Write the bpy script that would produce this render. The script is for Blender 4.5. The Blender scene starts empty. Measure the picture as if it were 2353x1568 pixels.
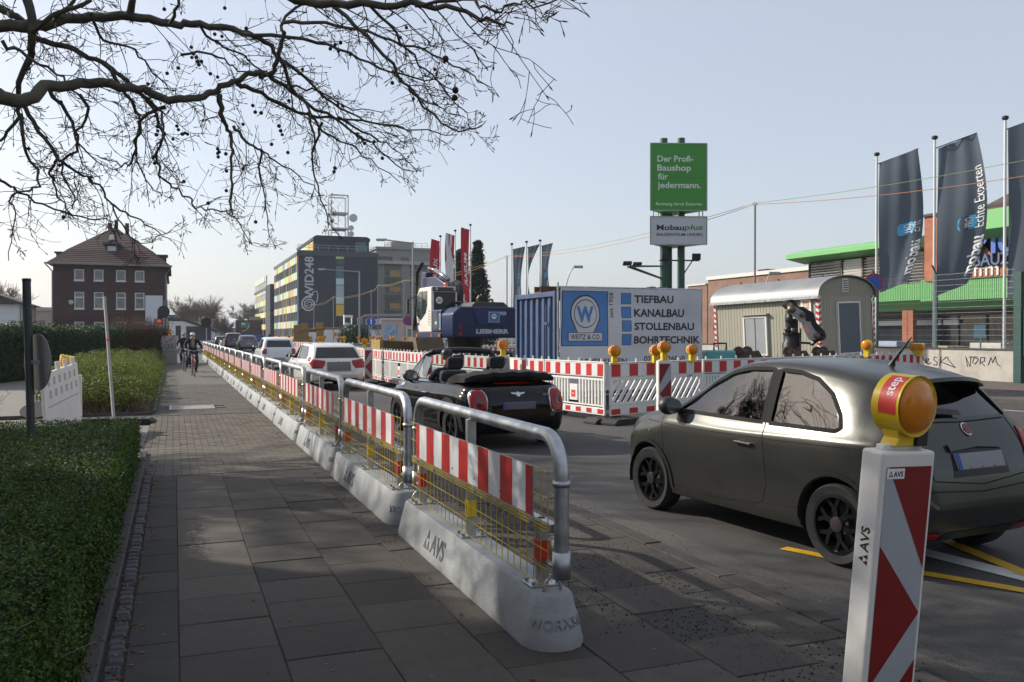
import bpy, bmesh, math, random
from mathutils import Vector, Matrix
from mathutils.bvhtree import BVHTree
R = math.radians
V = Vector
scene = bpy.context.scene
col = scene.collection
# ------------------------------------------------------------------ camera, sky, sun, exposure
CAM_H, FPX, CXP, CYP, HORIZON, VPX = 1.65, 2000.0, 1176.5, 784.0, 768.0, 400.0
YAW = math.atan((CXP - VPX) / FPX)
PITCH = math.atan((CYP - HORIZON) / FPX)
cam_data = bpy.data.cameras.new('camera')
cam_data.sensor_width = 36.0
cam_data.lens = FPX / 2353.0 * 36.0
cam_data.clip_end = 6000.0
cam_data.clip_start = 0.05
cam = bpy.data.objects.new('camera', cam_data)
col.objects.link(cam)
cam.location = (0, 0, CAM_H)
cam.rotation_euler = (R(90) - PITCH, 0, -YAW)
scene.camera = cam
SUN_AZ = R(47)       # left of the road axis (+Y), towards -X
SUN_EL = R(31)
SUN_DIR = V((-math.sin(SUN_AZ) * math.cos(SUN_EL), math.cos(SUN_AZ) * math.cos(SUN_EL), math.sin(SUN_EL)))
world = bpy.data.worlds.new('World')
scene.world = world
world.use_nodes = True
nt = world.node_tree
bg = nt.nodes['Background']
sky = nt.nodes.new('ShaderNodeTexSky')
sky.sky_type = 'NISHITA'
sky.sun_disc = False
sky.sun_elevation = SUN_EL
sky.sun_rotation = -SUN_AZ
sky.altitude = 50
sky.air_density = 1.0
sky.dust_density = 2.2
sky.ozone_density = 1.3
veil = nt.nodes.new('ShaderNodeMix')      # even pale haze over the whole sky
veil.data_type = 'RGBA'
veil.inputs[0].default_value = 0.55
veil.inputs[7].default_value = (3.75, 3.84, 4.12, 1)
nt.links.new(sky.outputs['Color'], veil.inputs[6])
nt.links.new(veil.outputs[2], bg.inputs['Color'])
bg.inputs['Strength'].default_value = 0.115
sl = bpy.data.lights.new('sun', 'SUN')
sl.energy = 3.5
sl.angle = R(0.6)
sl.color = (1.0, 0.93, 0.82)
so = bpy.data.objects.new('sun', sl)
col.objects.link(so)
so.rotation_euler = SUN_DIR.to_track_quat('Z', 'Y').to_euler()
vs = scene.view_settings
vs.view_transform = 'Standard'
vs.look = 'None'
vs.exposure = 0.72
vs.gamma = 1.0
vs.use_curve_mapping = False
# ------------------------------------------------------------------ photo pixel -> place (2353 x 1568 grid)
def ray(u, v):
 x = (u - CXP) / FPX; y = (CYP - v) / FPX; z = 1.0
 y2 = y * math.cos(PITCH) - z * math.sin(PITCH); z2 = z * math.cos(PITCH) + y * math.sin(PITCH)
 return V((x * math.cos(YAW) + z2 * math.sin(YAW), z2 * math.cos(YAW) - x * math.sin(YAW), y2))
def gp(u, v, z=0.0):
 d = ray(u, v); t = (z - CAM_H) / d.z
 return V((d.x * t, d.y * t, z))
def aty(u, v, Y):
 d = ray(u, v); t = Y / d.y
 return V((d.x * t, Y, CAM_H + d.z * t))
def atx(u, v, X):
 d = ray(u, v); t = X / d.x
 return V((X, d.y * t, CAM_H + d.z * t))
def atd(u, v, D):
 d = ray(u, v)
 return V((d.x * D, d.y * D, CAM_H + d.z * D))
# ------------------------------------------------------------------ materials
MATS = {}
def mat(name, c=(.5, .5, .5), rough=.6, metal=0.0, var=0.0, vs=6.0, bump=0.0, bs=40.0, spec=.5, coat=0.0,
  rnd=0.0, c2=None, trans=0.0, ior=1.45, emit=None, es=1.0, dirt=0.0, ds=1.2, dc=(.12, .1, .08), stretch=None):
 if name in MATS: return MATS[name]
 m = bpy.data.materials.new(name); m.use_nodes = True
 n = m.node_tree; b = n.nodes['Principled BSDF']; L = n.links.new
 b.inputs['Base Color'].default_value = (*c, 1)
 b.inputs['Roughness'].default_value = rough
 b.inputs['Metallic'].default_value = metal
 b.inputs['Specular IOR Level'].default_value = spec
 b.inputs['IOR'].default_value = ior
 if coat: b.inputs['Coat Weight'].default_value = coat; b.inputs['Coat Roughness'].default_value = .04
 if trans: b.inputs['Transmission Weight'].default_value = trans
 if emit: b.inputs['Emission Color'].default_value = (*emit, 1); b.inputs['Emission Strength'].default_value = es
 tc = n.nodes.new('ShaderNodeTexCoord')
 vec = tc.outputs['Object']
 if stretch:
  mp = n.nodes.new('ShaderNodeMapping'); mp.inputs['Scale'].default_value = stretch
  L(vec, mp.inputs['Vector']); vec = mp.outputs['Vector']
 cur = None
 if var or c2:
  t = n.nodes.new('ShaderNodeTexNoise'); t.inputs['Scale'].default_value = vs; t.inputs['Detail'].default_value = 6
  t.inputs['Roughness'].default_value = .65
  L(vec, t.inputs['Vector'])
  r = n.nodes.new('ShaderNodeValToRGB')
  r.color_ramp.elements[0].position = .3; r.color_ramp.elements[1].position = .7
  a = tuple(max(0, x * (1 - var)) for x in c); z = c2 if c2 else tuple(min(1, x * (1 + var)) for x in c)
  r.color_ramp.elements[0].color = (*a, 1); r.color_ramp.elements[1].color = (*z, 1)
  L(t.outputs['Fac'], r.inputs['Fac']); cur = r.outputs['Color']
  mr = n.nodes.new('ShaderNodeMapRange'); mr.inputs['To Min'].default_value = max(.02, rough - .08); mr.inputs['To Max'].default_value = min(1, rough + .12)
  L(t.outputs['Fac'], mr.inputs['Value']); L(mr.outputs['Result'], b.inputs['Roughness'])
 if dirt:
  t2 = n.nodes.new('ShaderNodeTexNoise'); t2.inputs['Scale'].default_value = ds; t2.inputs['Detail'].default_value = 8
  t2.inputs['Roughness'].default_value = .7
  L(tc.outputs['Object'], t2.inputs['Vector'])
  r2 = n.nodes.new('ShaderNodeValToRGB'); r2.color_ramp.elements[0].position = .48; r2.color_ramp.elements[1].position = .75
  r2.color_ramp.elements[0].color = (0, 0, 0, 1); r2.color_ramp.elements[1].color = (dirt, dirt, dirt, 1)
  L(t2.outputs['Fac'], r2.inputs['Fac'])
  mx = n.nodes.new('ShaderNodeMix'); mx.data_type = 'RGBA'
  L(r2.outputs['Color'], mx.inputs[0])
  if cur: L(cur, mx.inputs[6])
  else: mx.inputs[6].default_value = (*c, 1)
  mx.inputs[7].default_value = (*dc, 1)
  cur = mx.outputs[2]
 if rnd:
  oi = n.nodes.new('ShaderNodeObjectInfo')
  mr2 = n.nodes.new('ShaderNodeMapRange'); mr2.inputs['To Min'].default_value = 1 - rnd; mr2.inputs['To Max'].default_value = 1 + rnd
  L(oi.outputs['Random'], mr2.inputs['Value'])
  hs = n.nodes.new('ShaderNodeHueSaturation'); L(mr2.outputs['Result'], hs.inputs['Value'])
  if cur: L(cur, hs.inputs['Color'])
  else: hs.inputs['Color'].default_value = (*c, 1)
  cur = hs.outputs['Color']
 if cur: L(cur, b.inputs['Base Color'])
 if bump:
  t3 = n.nodes.new('ShaderNodeTexNoise'); t3.inputs['Scale'].default_value = bs; t3.inputs['Detail'].default_value = 4
  L(vec, t3.inputs['Vector'])
  bp = n.nodes.new('ShaderNodeBump'); bp.inputs['Strength'].default_value = min(1, bump); bp.inputs['Distance'].default_value = .01
  L(t3.outputs['Fac'], bp.inputs['Height']); L(bp.outputs['Normal'], b.inputs['Normal'])
 MATS[name] = m
 return m
def leafmat(name, c1, c2, tr=.35, rough=.45):
 if name in MATS: return MATS[name]
 m = bpy.data.materials.new(name); m.use_nodes = True
 n = m.node_tree; b = n.nodes['Principled BSDF']; L = n.links.new
 g = n.nodes.new('ShaderNodeNewGeometry')
 r = n.nodes.new('ShaderNodeValToRGB')
 r.color_ramp.elements[0].color = (*c1, 1); r.color_ramp.elements[1].color = (*c2, 1)
 L(g.outputs['Random Per Island'], r.inputs['Fac']); L(r.outputs['Color'], b.inputs['Base Color'])
 b.inputs['Roughness'].default_value = rough; b.inputs['Specular IOR Level'].default_value = .22
 tb = n.nodes.new('ShaderNodeBsdfTranslucent'); L(r.outputs['Color'], tb.inputs['Color'])
 ms = n.nodes.new('ShaderNodeMixShader'); ms.inputs['Fac'].default_value = tr
 L(b.outputs['BSDF'], ms.inputs[1]); L(tb.outputs['BSDF'], ms.inputs[2])
 L(ms.outputs['Shader'], n.nodes['Material Output'].inputs['Surface'])
 MATS[name] = m
 return m
def glassmat(name, tint=(.9, .95, .95), rough=.0, clear=.75):
 """thin pane: part clear, part mirror, like float glass seen from either side"""
 if name in MATS: return MATS[name]
 m = bpy.data.materials.new(name); m.use_nodes = True
 n = m.node_tree; L = n.links.new
 n.nodes.remove(n.nodes['Principled BSDF'])
 tr = n.nodes.new('ShaderNodeBsdfTransparent'); tr.inputs['Color'].default_value = (*[t * clear for t in tint], 1)
 gl = n.nodes.new('ShaderNodeBsdfGlossy'); gl.inputs['Roughness'].default_value = max(rough, .01)
 fr = n.nodes.new('ShaderNodeLayerWeight'); fr.inputs['Blend'].default_value = .5
 pw = n.nodes.new('ShaderNodeMath'); pw.operation = 'POWER'; pw.inputs[1].default_value = 3.2; L(fr.outputs['Facing'], pw.inputs[0])
 mp = n.nodes.new('ShaderNodeMath'); mp.operation = 'MULTIPLY_ADD'; mp.inputs[1].default_value = .7; mp.inputs[2].default_value = .09; mp.use_clamp = True
 L(pw.outputs[0], mp.inputs[0])
 ms = n.nodes.new('ShaderNodeMixShader')
 L(mp.outputs['Value'], ms.inputs['Fac']); L(tr.outputs['BSDF'], ms.inputs[1]); L(gl.outputs['BSDF'], ms.inputs[2])
 L(ms.outputs['Shader'], n.nodes['Material Output'].inputs['Surface'])
 MATS[name] = m
 return m
# ------------------------------------------------------------------ mesh kit
class MB:
 def __init__(self):
  self.v = []; self.f = []; self.mi = []; self.M = None; self.m = 0
 def add(self, vs, fs):
  o = len(self.v)
  if self.M is not None: vs = [self.M @ V(p) for p in vs]
  self.v += [tuple(p) for p in vs]
  for f in fs:
   self.f.append(tuple(i + o for i in f)); self.mi.append(self.m)
  return self
 def box(self, c, s, rot=None):
  hx, hy, hz = s[0] / 2, s[1] / 2, s[2] / 2
  P = [V((x, y, z)) for x in (-hx, hx) for y in (-hy, hy) for z in (-hz, hz)]
  if rot is not None: P = [rot @ p for p in P]
  P = [p + V(c) for p in P]
  return self.add(P, [(0, 1, 3, 2), (4, 6, 7, 5), (0, 4, 5, 1), (2, 3, 7, 6), (0, 2, 6, 4), (1, 5, 7, 3)])
 def bb(self, x0, x1, y0, y1, z0, z1):
  return self.box(((x0 + x1) / 2, (y0 + y1) / 2, (z0 + z1) / 2), (abs(x1 - x0), abs(y1 - y0), abs(z1 - z0)))
 def beam(self, p0, p1, w, h, up=(0, 0, 1)):
  p0 = V(p0); p1 = V(p1); d = p1 - p0; L = d.length
  if L < 1e-6: return self
  d /= L; s = d.cross(V(up))
  if s.length < 1e-4: s = d.cross(V((1, 0, 0)))
  s.normalize(); u = s.cross(d)
  rot = Matrix((d, s, u)).transposed()
  return self.box((p0 + p1) / 2, (L, w, h), rot)
 def tube(self, pts, r, n=8, cap=True):
  pts = [V(p) for p in pts]; k = len(pts)
  rs = r if isinstance(r, (list, tuple)) else [r] * k
  P = []; u = None
  for i, p in enumerate(pts):
   d = (pts[min(i + 1, k - 1)] - pts[max(i - 1, 0)])
   if d.length < 1e-9: d = V((0, 0, 1))
   d.normalize()
   if u is None:
    u = d.orthogonal().normalized()
   else:
    u = u - d * u.dot(d)
    if u.length < 1e-5: u = d.orthogonal()
    u.normalize()
   w = d.cross(u)
   for j in range(n):
    a = 2 * math.pi * j / n
    P.append(p + (u * math.cos(a) + w * math.sin(a)) * rs[i])
  F = []
  for i in range(k - 1):
   for j in range(n):
    F.append((i * n + j, i * n + (j + 1) % n, (i + 1) * n + (j + 1) % n, (i + 1) * n + j))
  if cap and n > 2:
   F.append(tuple(range(n - 1, -1, -1))); F.append(tuple((k - 1) * n + j for j in range(n)))
  return self.add(P, F)
 def prism(self, poly, a, b, axis='y'):
  n = len(poly)
  def pt(p, t):
   if axis == 'x': return V((t, p[0], p[1]))
   if axis == 'y': return V((p[0], t, p[1]))
   return V((p[0], p[1], t))
  P = [pt(p, a) for p in poly] + [pt(p, b) for p in poly]
  F = [tuple(range(n)), tuple(range(2 * n - 1, n - 1, -1))]
  for i in range(n): F.append((i, i + n, (i + 1) % n + n, (i + 1) % n))
  return self.add(P, F)
 def lathe(self, prof, n=16, axis='z', o=(0, 0, 0), cap=True):
  P = []; o = V(o)
  for (r, z) in prof:
   for j in range(n):
    a = 2 * math.pi * j / n; x, y = r * math.cos(a), r * math.sin(a)
    p = V((x, y, z)) if axis == 'z' else (V((z, x, y)) if axis == 'x' else V((x, z, y)))
    P.append(o + p)
  F = []; k = len(prof)
  for i in range(k - 1):
   for j in range(n):
    F.append((i * n + j, i * n + (j + 1) % n, (i + 1) * n + (j + 1) % n, (i + 1) * n + j))
  if cap: F.append(tuple(range(n - 1, -1, -1))); F.append(tuple((k - 1) * n + j for j in range(n)))
  return self.add(P, F)
 def sphere(self, c, r, n=10, k=6, s=(1, 1, 1)):
  prof = [(r * math.sin(math.pi * (i + .02) / (k + .04)), -r * math.cos(math.pi * (i + .02) / (k + .04))) for i in range(k + 1)]
  P = []; 
  for (q, z) in prof:
   for j in range(n):
    a = 2 * math.pi * j / n
    P.append(V(c) + V((q * math.cos(a) * s[0], q * math.sin(a) * s[1], z * s[2])))
  F = []
  for i in range(k):
   for j in range(n):
    F.append((i * n + j, i * n + (j + 1) % n, (i + 1) * n + (j + 1) % n, (i + 1) * n + j))
  return self.add(P, F)
 def quad(self, a, b, c, d):
  return self.add([a, b, c, d], [(0, 1, 2, 3)])
 def mesh(self, name, mats, smooth=None):
  me = bpy.data.meshes.new(name)
  me.from_pydata(self.v, [], self.f)
  if not isinstance(mats, (list, tuple)): mats = [mats]
  for m in mats: me.materials.append(m)
  if len(mats) > 1: me.polygons.foreach_set('material_index', self.mi)
  me.validate()
  bm = bmesh.new(); bm.from_mesh(me)
  if len(bm.faces) < 60000: bmesh.ops.recalc_face_normals(bm, faces=bm.faces)
  if smooth is not None:
   ca = math.cos(R(smooth))
   for f in bm.faces: f.smooth = True
   for e in bm.edges:
    if len(e.link_faces) == 2:
     e.smooth = e.link_faces[0].normal.dot(e.link_faces[1].normal) > ca
  bm.to_mesh(me); bm.free()
  return me
 def build(self, name, mats, parent=None, smooth=None, bevel=0, seg=2):
  me = self.mesh(name, mats, smooth)
  o = bpy.data.objects.new(name, me); col.objects.link(o)
  if parent is not None: o.parent = parent
  if bevel:
   md = o.modifiers.new('bevel', 'BEVEL'); md.width = bevel; md.segments = seg; md.limit_method = 'ANGLE'; md.angle_limit = R(35)
   if smooth is None:
    me.polygons.foreach_set('use_smooth', [True] * len(me.polygons))
    md.harden_normals = True
  return o
def tag(o, label=None, cat=None, group=None, kind=None):
 if label: o['label'] = label
 if cat: o['category'] = cat
 if group: o['group'] = group
 if kind: o['kind'] = kind
 return o
def thing(name, label, cat, loc=(0, 0, 0), rz=0.0, group=None):
 o = bpy.data.objects.new(name, None); col.objects.link(o)
 o.empty_display_size = .2
 o.location = loc; o.rotation_euler = (0, 0, rz)
 return tag(o, label, cat, group)
def dup(root, loc=None, rz=None, label=None, group=None):
 c = root.copy(); col.objects.link(c)
 if loc is not None: c.location = loc
 if rz is not None: c.rotation_euler = (0, 0, rz)
 if label: c['label'] = label
 if group: c['group'] = group
 for ch in list(root.children):
  d = ch.copy(); col.objects.link(d); d.parent = c
  for g in list(ch.children):
   e = g.copy(); col.objects.link(e); e.parent = d
 return c
def struct(o): o['kind'] = 'structure'; return o
def stuff(o): o['kind'] = 'stuff'; return o
_text = {}
def textmesh(body, size, bold, extrude, space=1.0):
 k = (body, size, bold, extrude, space)
 if k in _text: return _text[k]
 cu = bpy.data.curves.new('lettering', 'FONT'); cu.body = body; cu.size = size; cu.extrude = extrude
 cu.offset = bold * size; cu.resolution_u = 3; cu.space_character = space
 o = bpy.data.objects.new('lettering', cu); col.objects.link(o)
 dg = bpy.context.evaluated_depsgraph_get()
 me = bpy.data.meshes.new_from_object(o.evaluated_get(dg))
 bpy.data.objects.remove(o)
 me.materials.clear()
 _text[k] = me
 return me
def text(body, size, m, parent, org, xd=(1, 0, 0), up=(0, 0, 1), bold=0.0, center=False, fit=None, extrude=.0015, name='lettering', shear=0, space=1.0):
 me = textmesh(body, size, bold, extrude, space).copy()
 me.materials.append(m)
 xs = [v.co.x for v in me.vertices]; w = max(xs) - min(xs)
 sx = (fit / w) if fit else 1.0
 x0 = (min(xs) + max(xs)) / 2 if center else min(xs)
 for v in me.vertices: v.co.x = (v.co.x - x0) * sx + shear * v.co.y
 o = bpy.data.objects.new(name, me); col.objects.link(o)
 if parent is not None: o.parent = parent
 X = V(xd).normalized(); U = V(up); U = (U - X * U.dot(X)).normalized(); N = X.cross(U)
 o.matrix_local = Matrix.Translation(V(org)) @ Matrix((X, U, N)).transposed().to_4x4()
 return o
def clip(poly, f):
 """keep the part of a polygon where f(p) >= 0 (f linear)"""
 out = []
 for i in range(len(poly)):
  a, b = poly[i], poly[(i + 1) % len(poly)]
  fa, fb = f(a), f(b)
  if fa >= 0: out.append(a)
  if (fa >= 0) != (fb >= 0):
   t = fa / (fa - fb); out.append((a[0] + (b[0] - a[0]) * t, a[1] + (b[1] - a[1]) * t))
 return out
def lerp(a, b, t): return a + (b - a) * t
def arc(c, r, a0, a1, n, plane='yz'):
 out = []
 for i in range(n + 1):
  a = R(lerp(a0, a1, i / n)); out.append((c[0] + r * math.cos(a), c[1] + r * math.sin(a)))
 return out
# shared colours
GALV = mat('galvanised_steel', (.42, .44, .46), .38, .85, var=.28, vs=9, dirt=.35, ds=3, dc=(.25, .25, .25))
STEEL = mat('grey_steel', (.3, .32, .33), .45, .7, var=.15)
WHITEPL = mat('white_plastic', (.72, .71, .68), .45, var=.05, dirt=.35, ds=2.2, dc=(.42, .4, .36))
REDREF = mat('red_reflective', (.48, .028, .028), .3, var=.1, vs=3)
WHITEREF = mat('white_reflective', (.68, .69, .7), .32, var=.06, vs=3)
YELLOW = mat('yellow_plastic', (.72, .50, .02), .38, var=.08)
YELWIRE = mat('yellow_wire', (.46, .33, .03), .4, var=.1)
AMBER = mat('amber_lens', (.62, .2, .004), .15, var=.12, vs=50, bump=.12, bs=260, coat=.3)
RUBBER = mat('black_rubber', (.025, .025, .026), .75, var=.3, bump=.2)
DARK = mat('dark_metal', (.03, .032, .035), .45, .3)
BLACKP = mat('black_plastic', (.018, .018, .02), .45)
STICK = mat('red_sticker', (.62, .05, .04), .45)
PRINTBLK = mat('black_print', (.02, .02, .022), .6)
PRINTWHT = mat('white_print', (.8, .8, .8), .5)
GLASSDK = mat('dark_window_glass', (.02, .024, .028), .06, var=.2, vs=1.5, coat=.3)
# ------------------------------------------------------------------ ground, road, pavements
def sheet(name, x0, x1, y0, y1, z, m, nx=1, ny=1):
 b = MB()
 for i in range(nx):
  for j in range(ny):
   xa, xb = lerp(x0, x1, i / nx), lerp(x0, x1, (i + 1) / nx); ya, yb = lerp(y0, y1, j / ny), lerp(y0, y1, (j + 1) / ny)
   b.quad((xa, ya, z), (xb, ya, z), (xb, yb, z), (xa, yb, z))
 return struct(b.build(name, m))
def asphalt(name, base, warm):
 m = bpy.data.materials.new(name); m.use_nodes = True
 n = m.node_tree; b = n.nodes['Principled BSDF']; L = n.links.new
 tc = n.nodes.new('ShaderNodeTexCoord')
 big = n.nodes.new('ShaderNodeTexNoise'); big.inputs['Scale'].default_value = .35; big.inputs['Detail'].default_value = 7
 fine = n.nodes.new('ShaderNodeTexNoise'); fine.inputs['Scale'].default_value = 120; fine.inputs['Detail'].default_value = 3
 vor = n.nodes.new('ShaderNodeTexVoronoi'); vor.inputs['Scale'].default_value = 95
 for t in (big, fine, vor): L(tc.outputs['Object'], t.inputs['Vector'])
 r1 = n.nodes.new('ShaderNodeValToRGB'); r1.color_ramp.elements[0].position = .3; r1.color_ramp.elements[1].position = .72
 r1.color_ramp.elements[0].color = (*[x * .72 for x in base], 1); r1.color_ramp.elements[1].color = (*warm, 1)
 L(big.outputs['Fac'], r1.inputs['Fac'])
 mr = n.nodes.new('ShaderNodeMapRange'); mr.inputs['From Min'].default_value = .3; mr.inputs['From Max'].default_value = .7
 mr.inputs['To Min'].default_value = .55; mr.inputs['To Max'].default_value = 1.5
 L(fine.outputs['Fac'], mr.inputs['Value'])
 mx = n.nodes.new('ShaderNodeMix'); mx.data_type = 'RGBA'; mx.blend_type = 'MULTIPLY'; mx.inputs[0].default_value = 1
 L(r1.outputs['Color'], mx.inputs[6]); L(mr.outputs['Result'], mx.inputs[7]); L(mx.outputs[2], b.inputs['Base Color'])
 b.inputs['Roughness'].default_value = .82
 bp = n.nodes.new('ShaderNodeBump'); bp.inputs['Strength'].default_value = .6; bp.inputs['Distance'].default_value = .006
 L(vor.outputs['Distance'], bp.inputs['Height']); L(bp.outputs['Normal'], b.inputs['Normal'])
 MATS[name] = m
 return m
ASPH = asphalt('road_asphalt', (.042, .041, .04), (.068, .065, .061))
ASPH2 = asphalt('worn_asphalt', (.055, .052, .048), (.09, .084, .076))
EARTH = mat('earth', (.07, .06, .045), .95, var=.4, vs=2, bump=.5)
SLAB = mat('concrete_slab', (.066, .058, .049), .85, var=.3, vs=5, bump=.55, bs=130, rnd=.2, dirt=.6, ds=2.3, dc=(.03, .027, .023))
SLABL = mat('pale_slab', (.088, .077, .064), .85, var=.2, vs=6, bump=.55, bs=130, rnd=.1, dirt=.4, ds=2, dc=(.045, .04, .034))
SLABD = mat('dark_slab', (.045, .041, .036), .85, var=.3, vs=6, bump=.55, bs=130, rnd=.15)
SETT = mat('basalt_sett', (.06, .06, .066), .7, var=.3, vs=9, bump=.5, bs=60, rnd=.3)
PAVER = mat('clay_grey_paver', (.115, .101, .082), .85, var=.2, vs=9, bump=.5, bs=110, rnd=.13, dirt=.3, ds=3, dc=(.07, .065, .06))
KERB = mat('granite_kerb', (.068, .064, .058), .8, var=.3, vs=14, bump=.4, rnd=.12)
JOINT = mat('joint_sand', (.032, .028, .023), .95, var=.4, vs=20, bump=.4)
FARPAVE = mat('pavement_far', (.092, .085, .075), .85, var=.2, vs=2.5, bump=.3)
sheet('ground', -900, 1200, -60, 2600, -.13, EARTH)
sheet('road', 3.62, 19.0, -12, 420, -.035, ASPH)
PV0, PV1 = 2.0, 10.85        # slabs
DR0, DR1 = 10.85, 18.9       # drive crossing of small pavers
sheet('pavement_bed', -.42, 3.45, -2, 18.9, -.009, JOINT)
sheet('drive', -16, -.42, 12.75, 50, -.028, mat('drive_paving', (.17, .16, .14), .85, var=.2, vs=7, bump=.5, bs=35))
random.seed(3)
pav = struct(MB().bb(-.4, 3.44, -2, 1.9, -.03, -.001).build('pavement', SLAB))
# slabs: columns half a metre wide in half bond
slab_meshes = {}
def slabpiece(w, l, m, key, t=.05, ch=.006):
 k = (round(w, 3), round(l, 3), key)
 if k not in slab_meshes:
  b = MB(); hw, hl = w / 2, l / 2
  top = [(-hw + ch, -hl + ch, 0), (hw - ch, -hl + ch, 0), (hw - ch, hl - ch, 0), (-hw + ch, hl - ch, 0)]
  mid = [(-hw, -hl, -ch), (hw, -hl, -ch), (hw, hl, -ch), (-hw, hl, -ch)]
  bot = [(-hw, -hl, -t), (hw, -hl, -t), (hw, hl, -t), (-hw, hl, -t)]
  b.add(top + mid + bot, [(0, 1, 2, 3)] + [(4 + i, 4 + (i + 1) % 4, (i + 1) % 4, i) for i in range(4)] + [(8 + i, 8 + (i + 1) % 4, 4 + (i + 1) % 4, 4 + i) for i in range(4)])
  slab_meshes[k] = b.mesh('slab' if key.startswith('slab') else key, m)
 return slab_meshes[k]
def piece(name, me, loc, parent, tilt=.004, dz=.003, rz=0):
 o = bpy.data.objects.new(name, me); col.objects.link(o); o.parent = parent
 o.location = (loc[0], loc[1], loc[2] + random.uniform(-dz, dz)); o.rotation_euler = (random.uniform(-tilt, tilt), random.uniform(-tilt, tilt), rz)
 return o
cols = [(-.235, .02)] + [(.02 + .5 * i, .52 + .5 * i) for i in range(6)] + [(3.02, 3.43)]
for ci, (xa, xb) in enumerate(cols):
 y = PV0 - (.25 if ci % 2 else 0)
 while y < PV1 - .02:
  y2 = min(y + .5, PV1)
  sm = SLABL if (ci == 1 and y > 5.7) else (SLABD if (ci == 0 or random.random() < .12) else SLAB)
  piece('slab', slabpiece(xb - xa - .005, y2 - y - .006, sm, 'slab' + sm.name[0], ch=.0035), ((xa + xb) / 2, (y + y2) / 2, 0), pav)
  y = y2
# narrow row of dark setts beside the hedge kerb
y = PV0
while y < PV1 + .6:
 w = random.uniform(.085, .115)
 piece('sett', slabpiece(.085, .092, SETT, 'sett', ch=.014), (-.288 + random.uniform(-.006, .006), y + w / 2, .008), pav, tilt=.05, dz=.005)
 y += w + .008
# kerb stones of the hedge bed
y = PV0
while y < 12.4:
 piece('kerb_stone', slabpiece(.085, .985, KERB, 'kerb_stone', t=.2, ch=.01), (-.385, y + .5, .045), pav, tilt=.006, dz=.004)
 y += 1.0
# small pavers of the drive crossing: nearest 300 one by one, the rest as one mesh
def pavers():
 lst = []
 y = DR0 + .02; row = 0
 while y < DR1 - .05:
  x = -.42 - (.1 if row % 2 else 0)
  while x < 3.4:
   xa, xb = max(x, -.41), min(x + .2, 3.43)
   if xb - xa > .05: lst.append((xa, xb, y, y + .1))
   x += .2
  y += .1; row += 1
 return lst
pl = pavers()
vis = [p for p in pl if p[0] < 1.66]
for (xa, xb, ya, yb) in vis[:300]:
 piece('paver', slabpiece(round(xb - xa, 2) - .006, .094, PAVER, 'paver', ch=.004), ((xa + xb) / 2, (ya + yb) / 2, 0), pav, tilt=.006, dz=.002)
rest = [p for p in pl if p not in set(vis[:300])]
b = MB()
for (xa, xb, ya, yb) in rest:
 dz = random.uniform(-.002, .002); ch = .004; g_ = .003
 xa += g_; xb -= g_; ya += g_; yb -= g_
 b.add([(xa + ch, ya + ch, dz), (xb - ch, ya + ch, dz), (xb - ch, yb - ch, dz), (xa + ch, yb - ch, dz),
           (xa, ya, dz - .02), (xb, ya, dz - .02), (xb, yb, dz - .02), (xa, yb, dz - .02)],
          [(0, 1, 2, 3), (4, 5, 1, 0), (5, 6, 2, 1), (6, 7, 3, 2), (7, 4, 0, 3)])
PAVER2 = leafmat('paver_field', (.085, .075, .061), (.145, .128, .104), tr=0.0, rough=.85)
stuff(b.build('paver_field', PAVER2, pav))
# pavement beyond the crossing: larger slabs, still told apart for the first metres
far_pave = sheet('far_pavement', -1.1, 3.45, 18.9, 330, -.012, FARPAVE)
y = 18.92; r_ = 0
while y < 30:
 x = -.42 - (.25 if r_ % 2 else 0)
 while x < 1.75:
  xa, xb = max(x, -.41), min(x + .5, 1.8)
  if xb - xa > .1 and not (-.12 < (xa + xb) / 2 < .86 and 20.1 < y + .17 < 21.4):
   piece('slab', slabpiece(xb - xa - .006, .326, SLAB, 'slab', ch=.004), ((xa + xb) / 2, y + .166, .004), far_pave, tilt=.002, dz=.002)
  x += .5
 y += .333; r_ += 1
# service cover in the pavement
cv = thing('service_cover', 'pale concrete service cover with metal frame set in the pavement', 'cover', (.37, 20.75, 0))
MB().bb(-.42, .42, -.5, .5, -.03, .014).build('slab', mat('pale_concrete', (.25, .235, .21), .8, var=.15, vs=4, bump=.3), cv)
fb = MB()
for s in (-1, 1):
 fb.bb(s * .425, s * .47, -.55, .55, -.03, .018); fb.bb(-.4249, .4249, s * .505, s * .55, -.03, .018)
fb.build('frame', STEEL, cv)
# road kerb and gutter beyond the slabs
kb = thing('road_kerb', 'low worn kerb between the slabs and the asphalt road', 'kerb', (3.53, 0, 0))
del kb['category']; del kb['label']; kb['kind'] = 'structure'
y = -2.0
while y < 60:
 piece('kerb_stone', slabpiece(.15, .99, SLABD, 'road_kerb_stone', t=.2, ch=.008), (0, y + .5, .001), kb, tilt=.006, dz=.004)
 y += 1.0
sheet('gutter', 3.61, 3.92, -2, 60, -.03, ASPH2)
# far side: kerb, pavement
fk = struct(MB().bb(18.8, 19.0, -10, 400, -.1, .06).build('far_kerb', KERB))
farp = sheet('opposite_pavement', 19.0, 25.95, -10, 400, .05, FARPAVE)
sheet('yard', 26.2, 120, -10, 140, -.02, mat('yard_paving', (.12, .118, .11), .85, var=.25, vs=2))
# patches of red and pale paving on the opposite pavement
sheet('crossing_paving', 20.2, 24.5, 17.5, 19.4, .055, mat('red_paving', (.12, .085, .075), .85, var=.2, vs=6))
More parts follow.
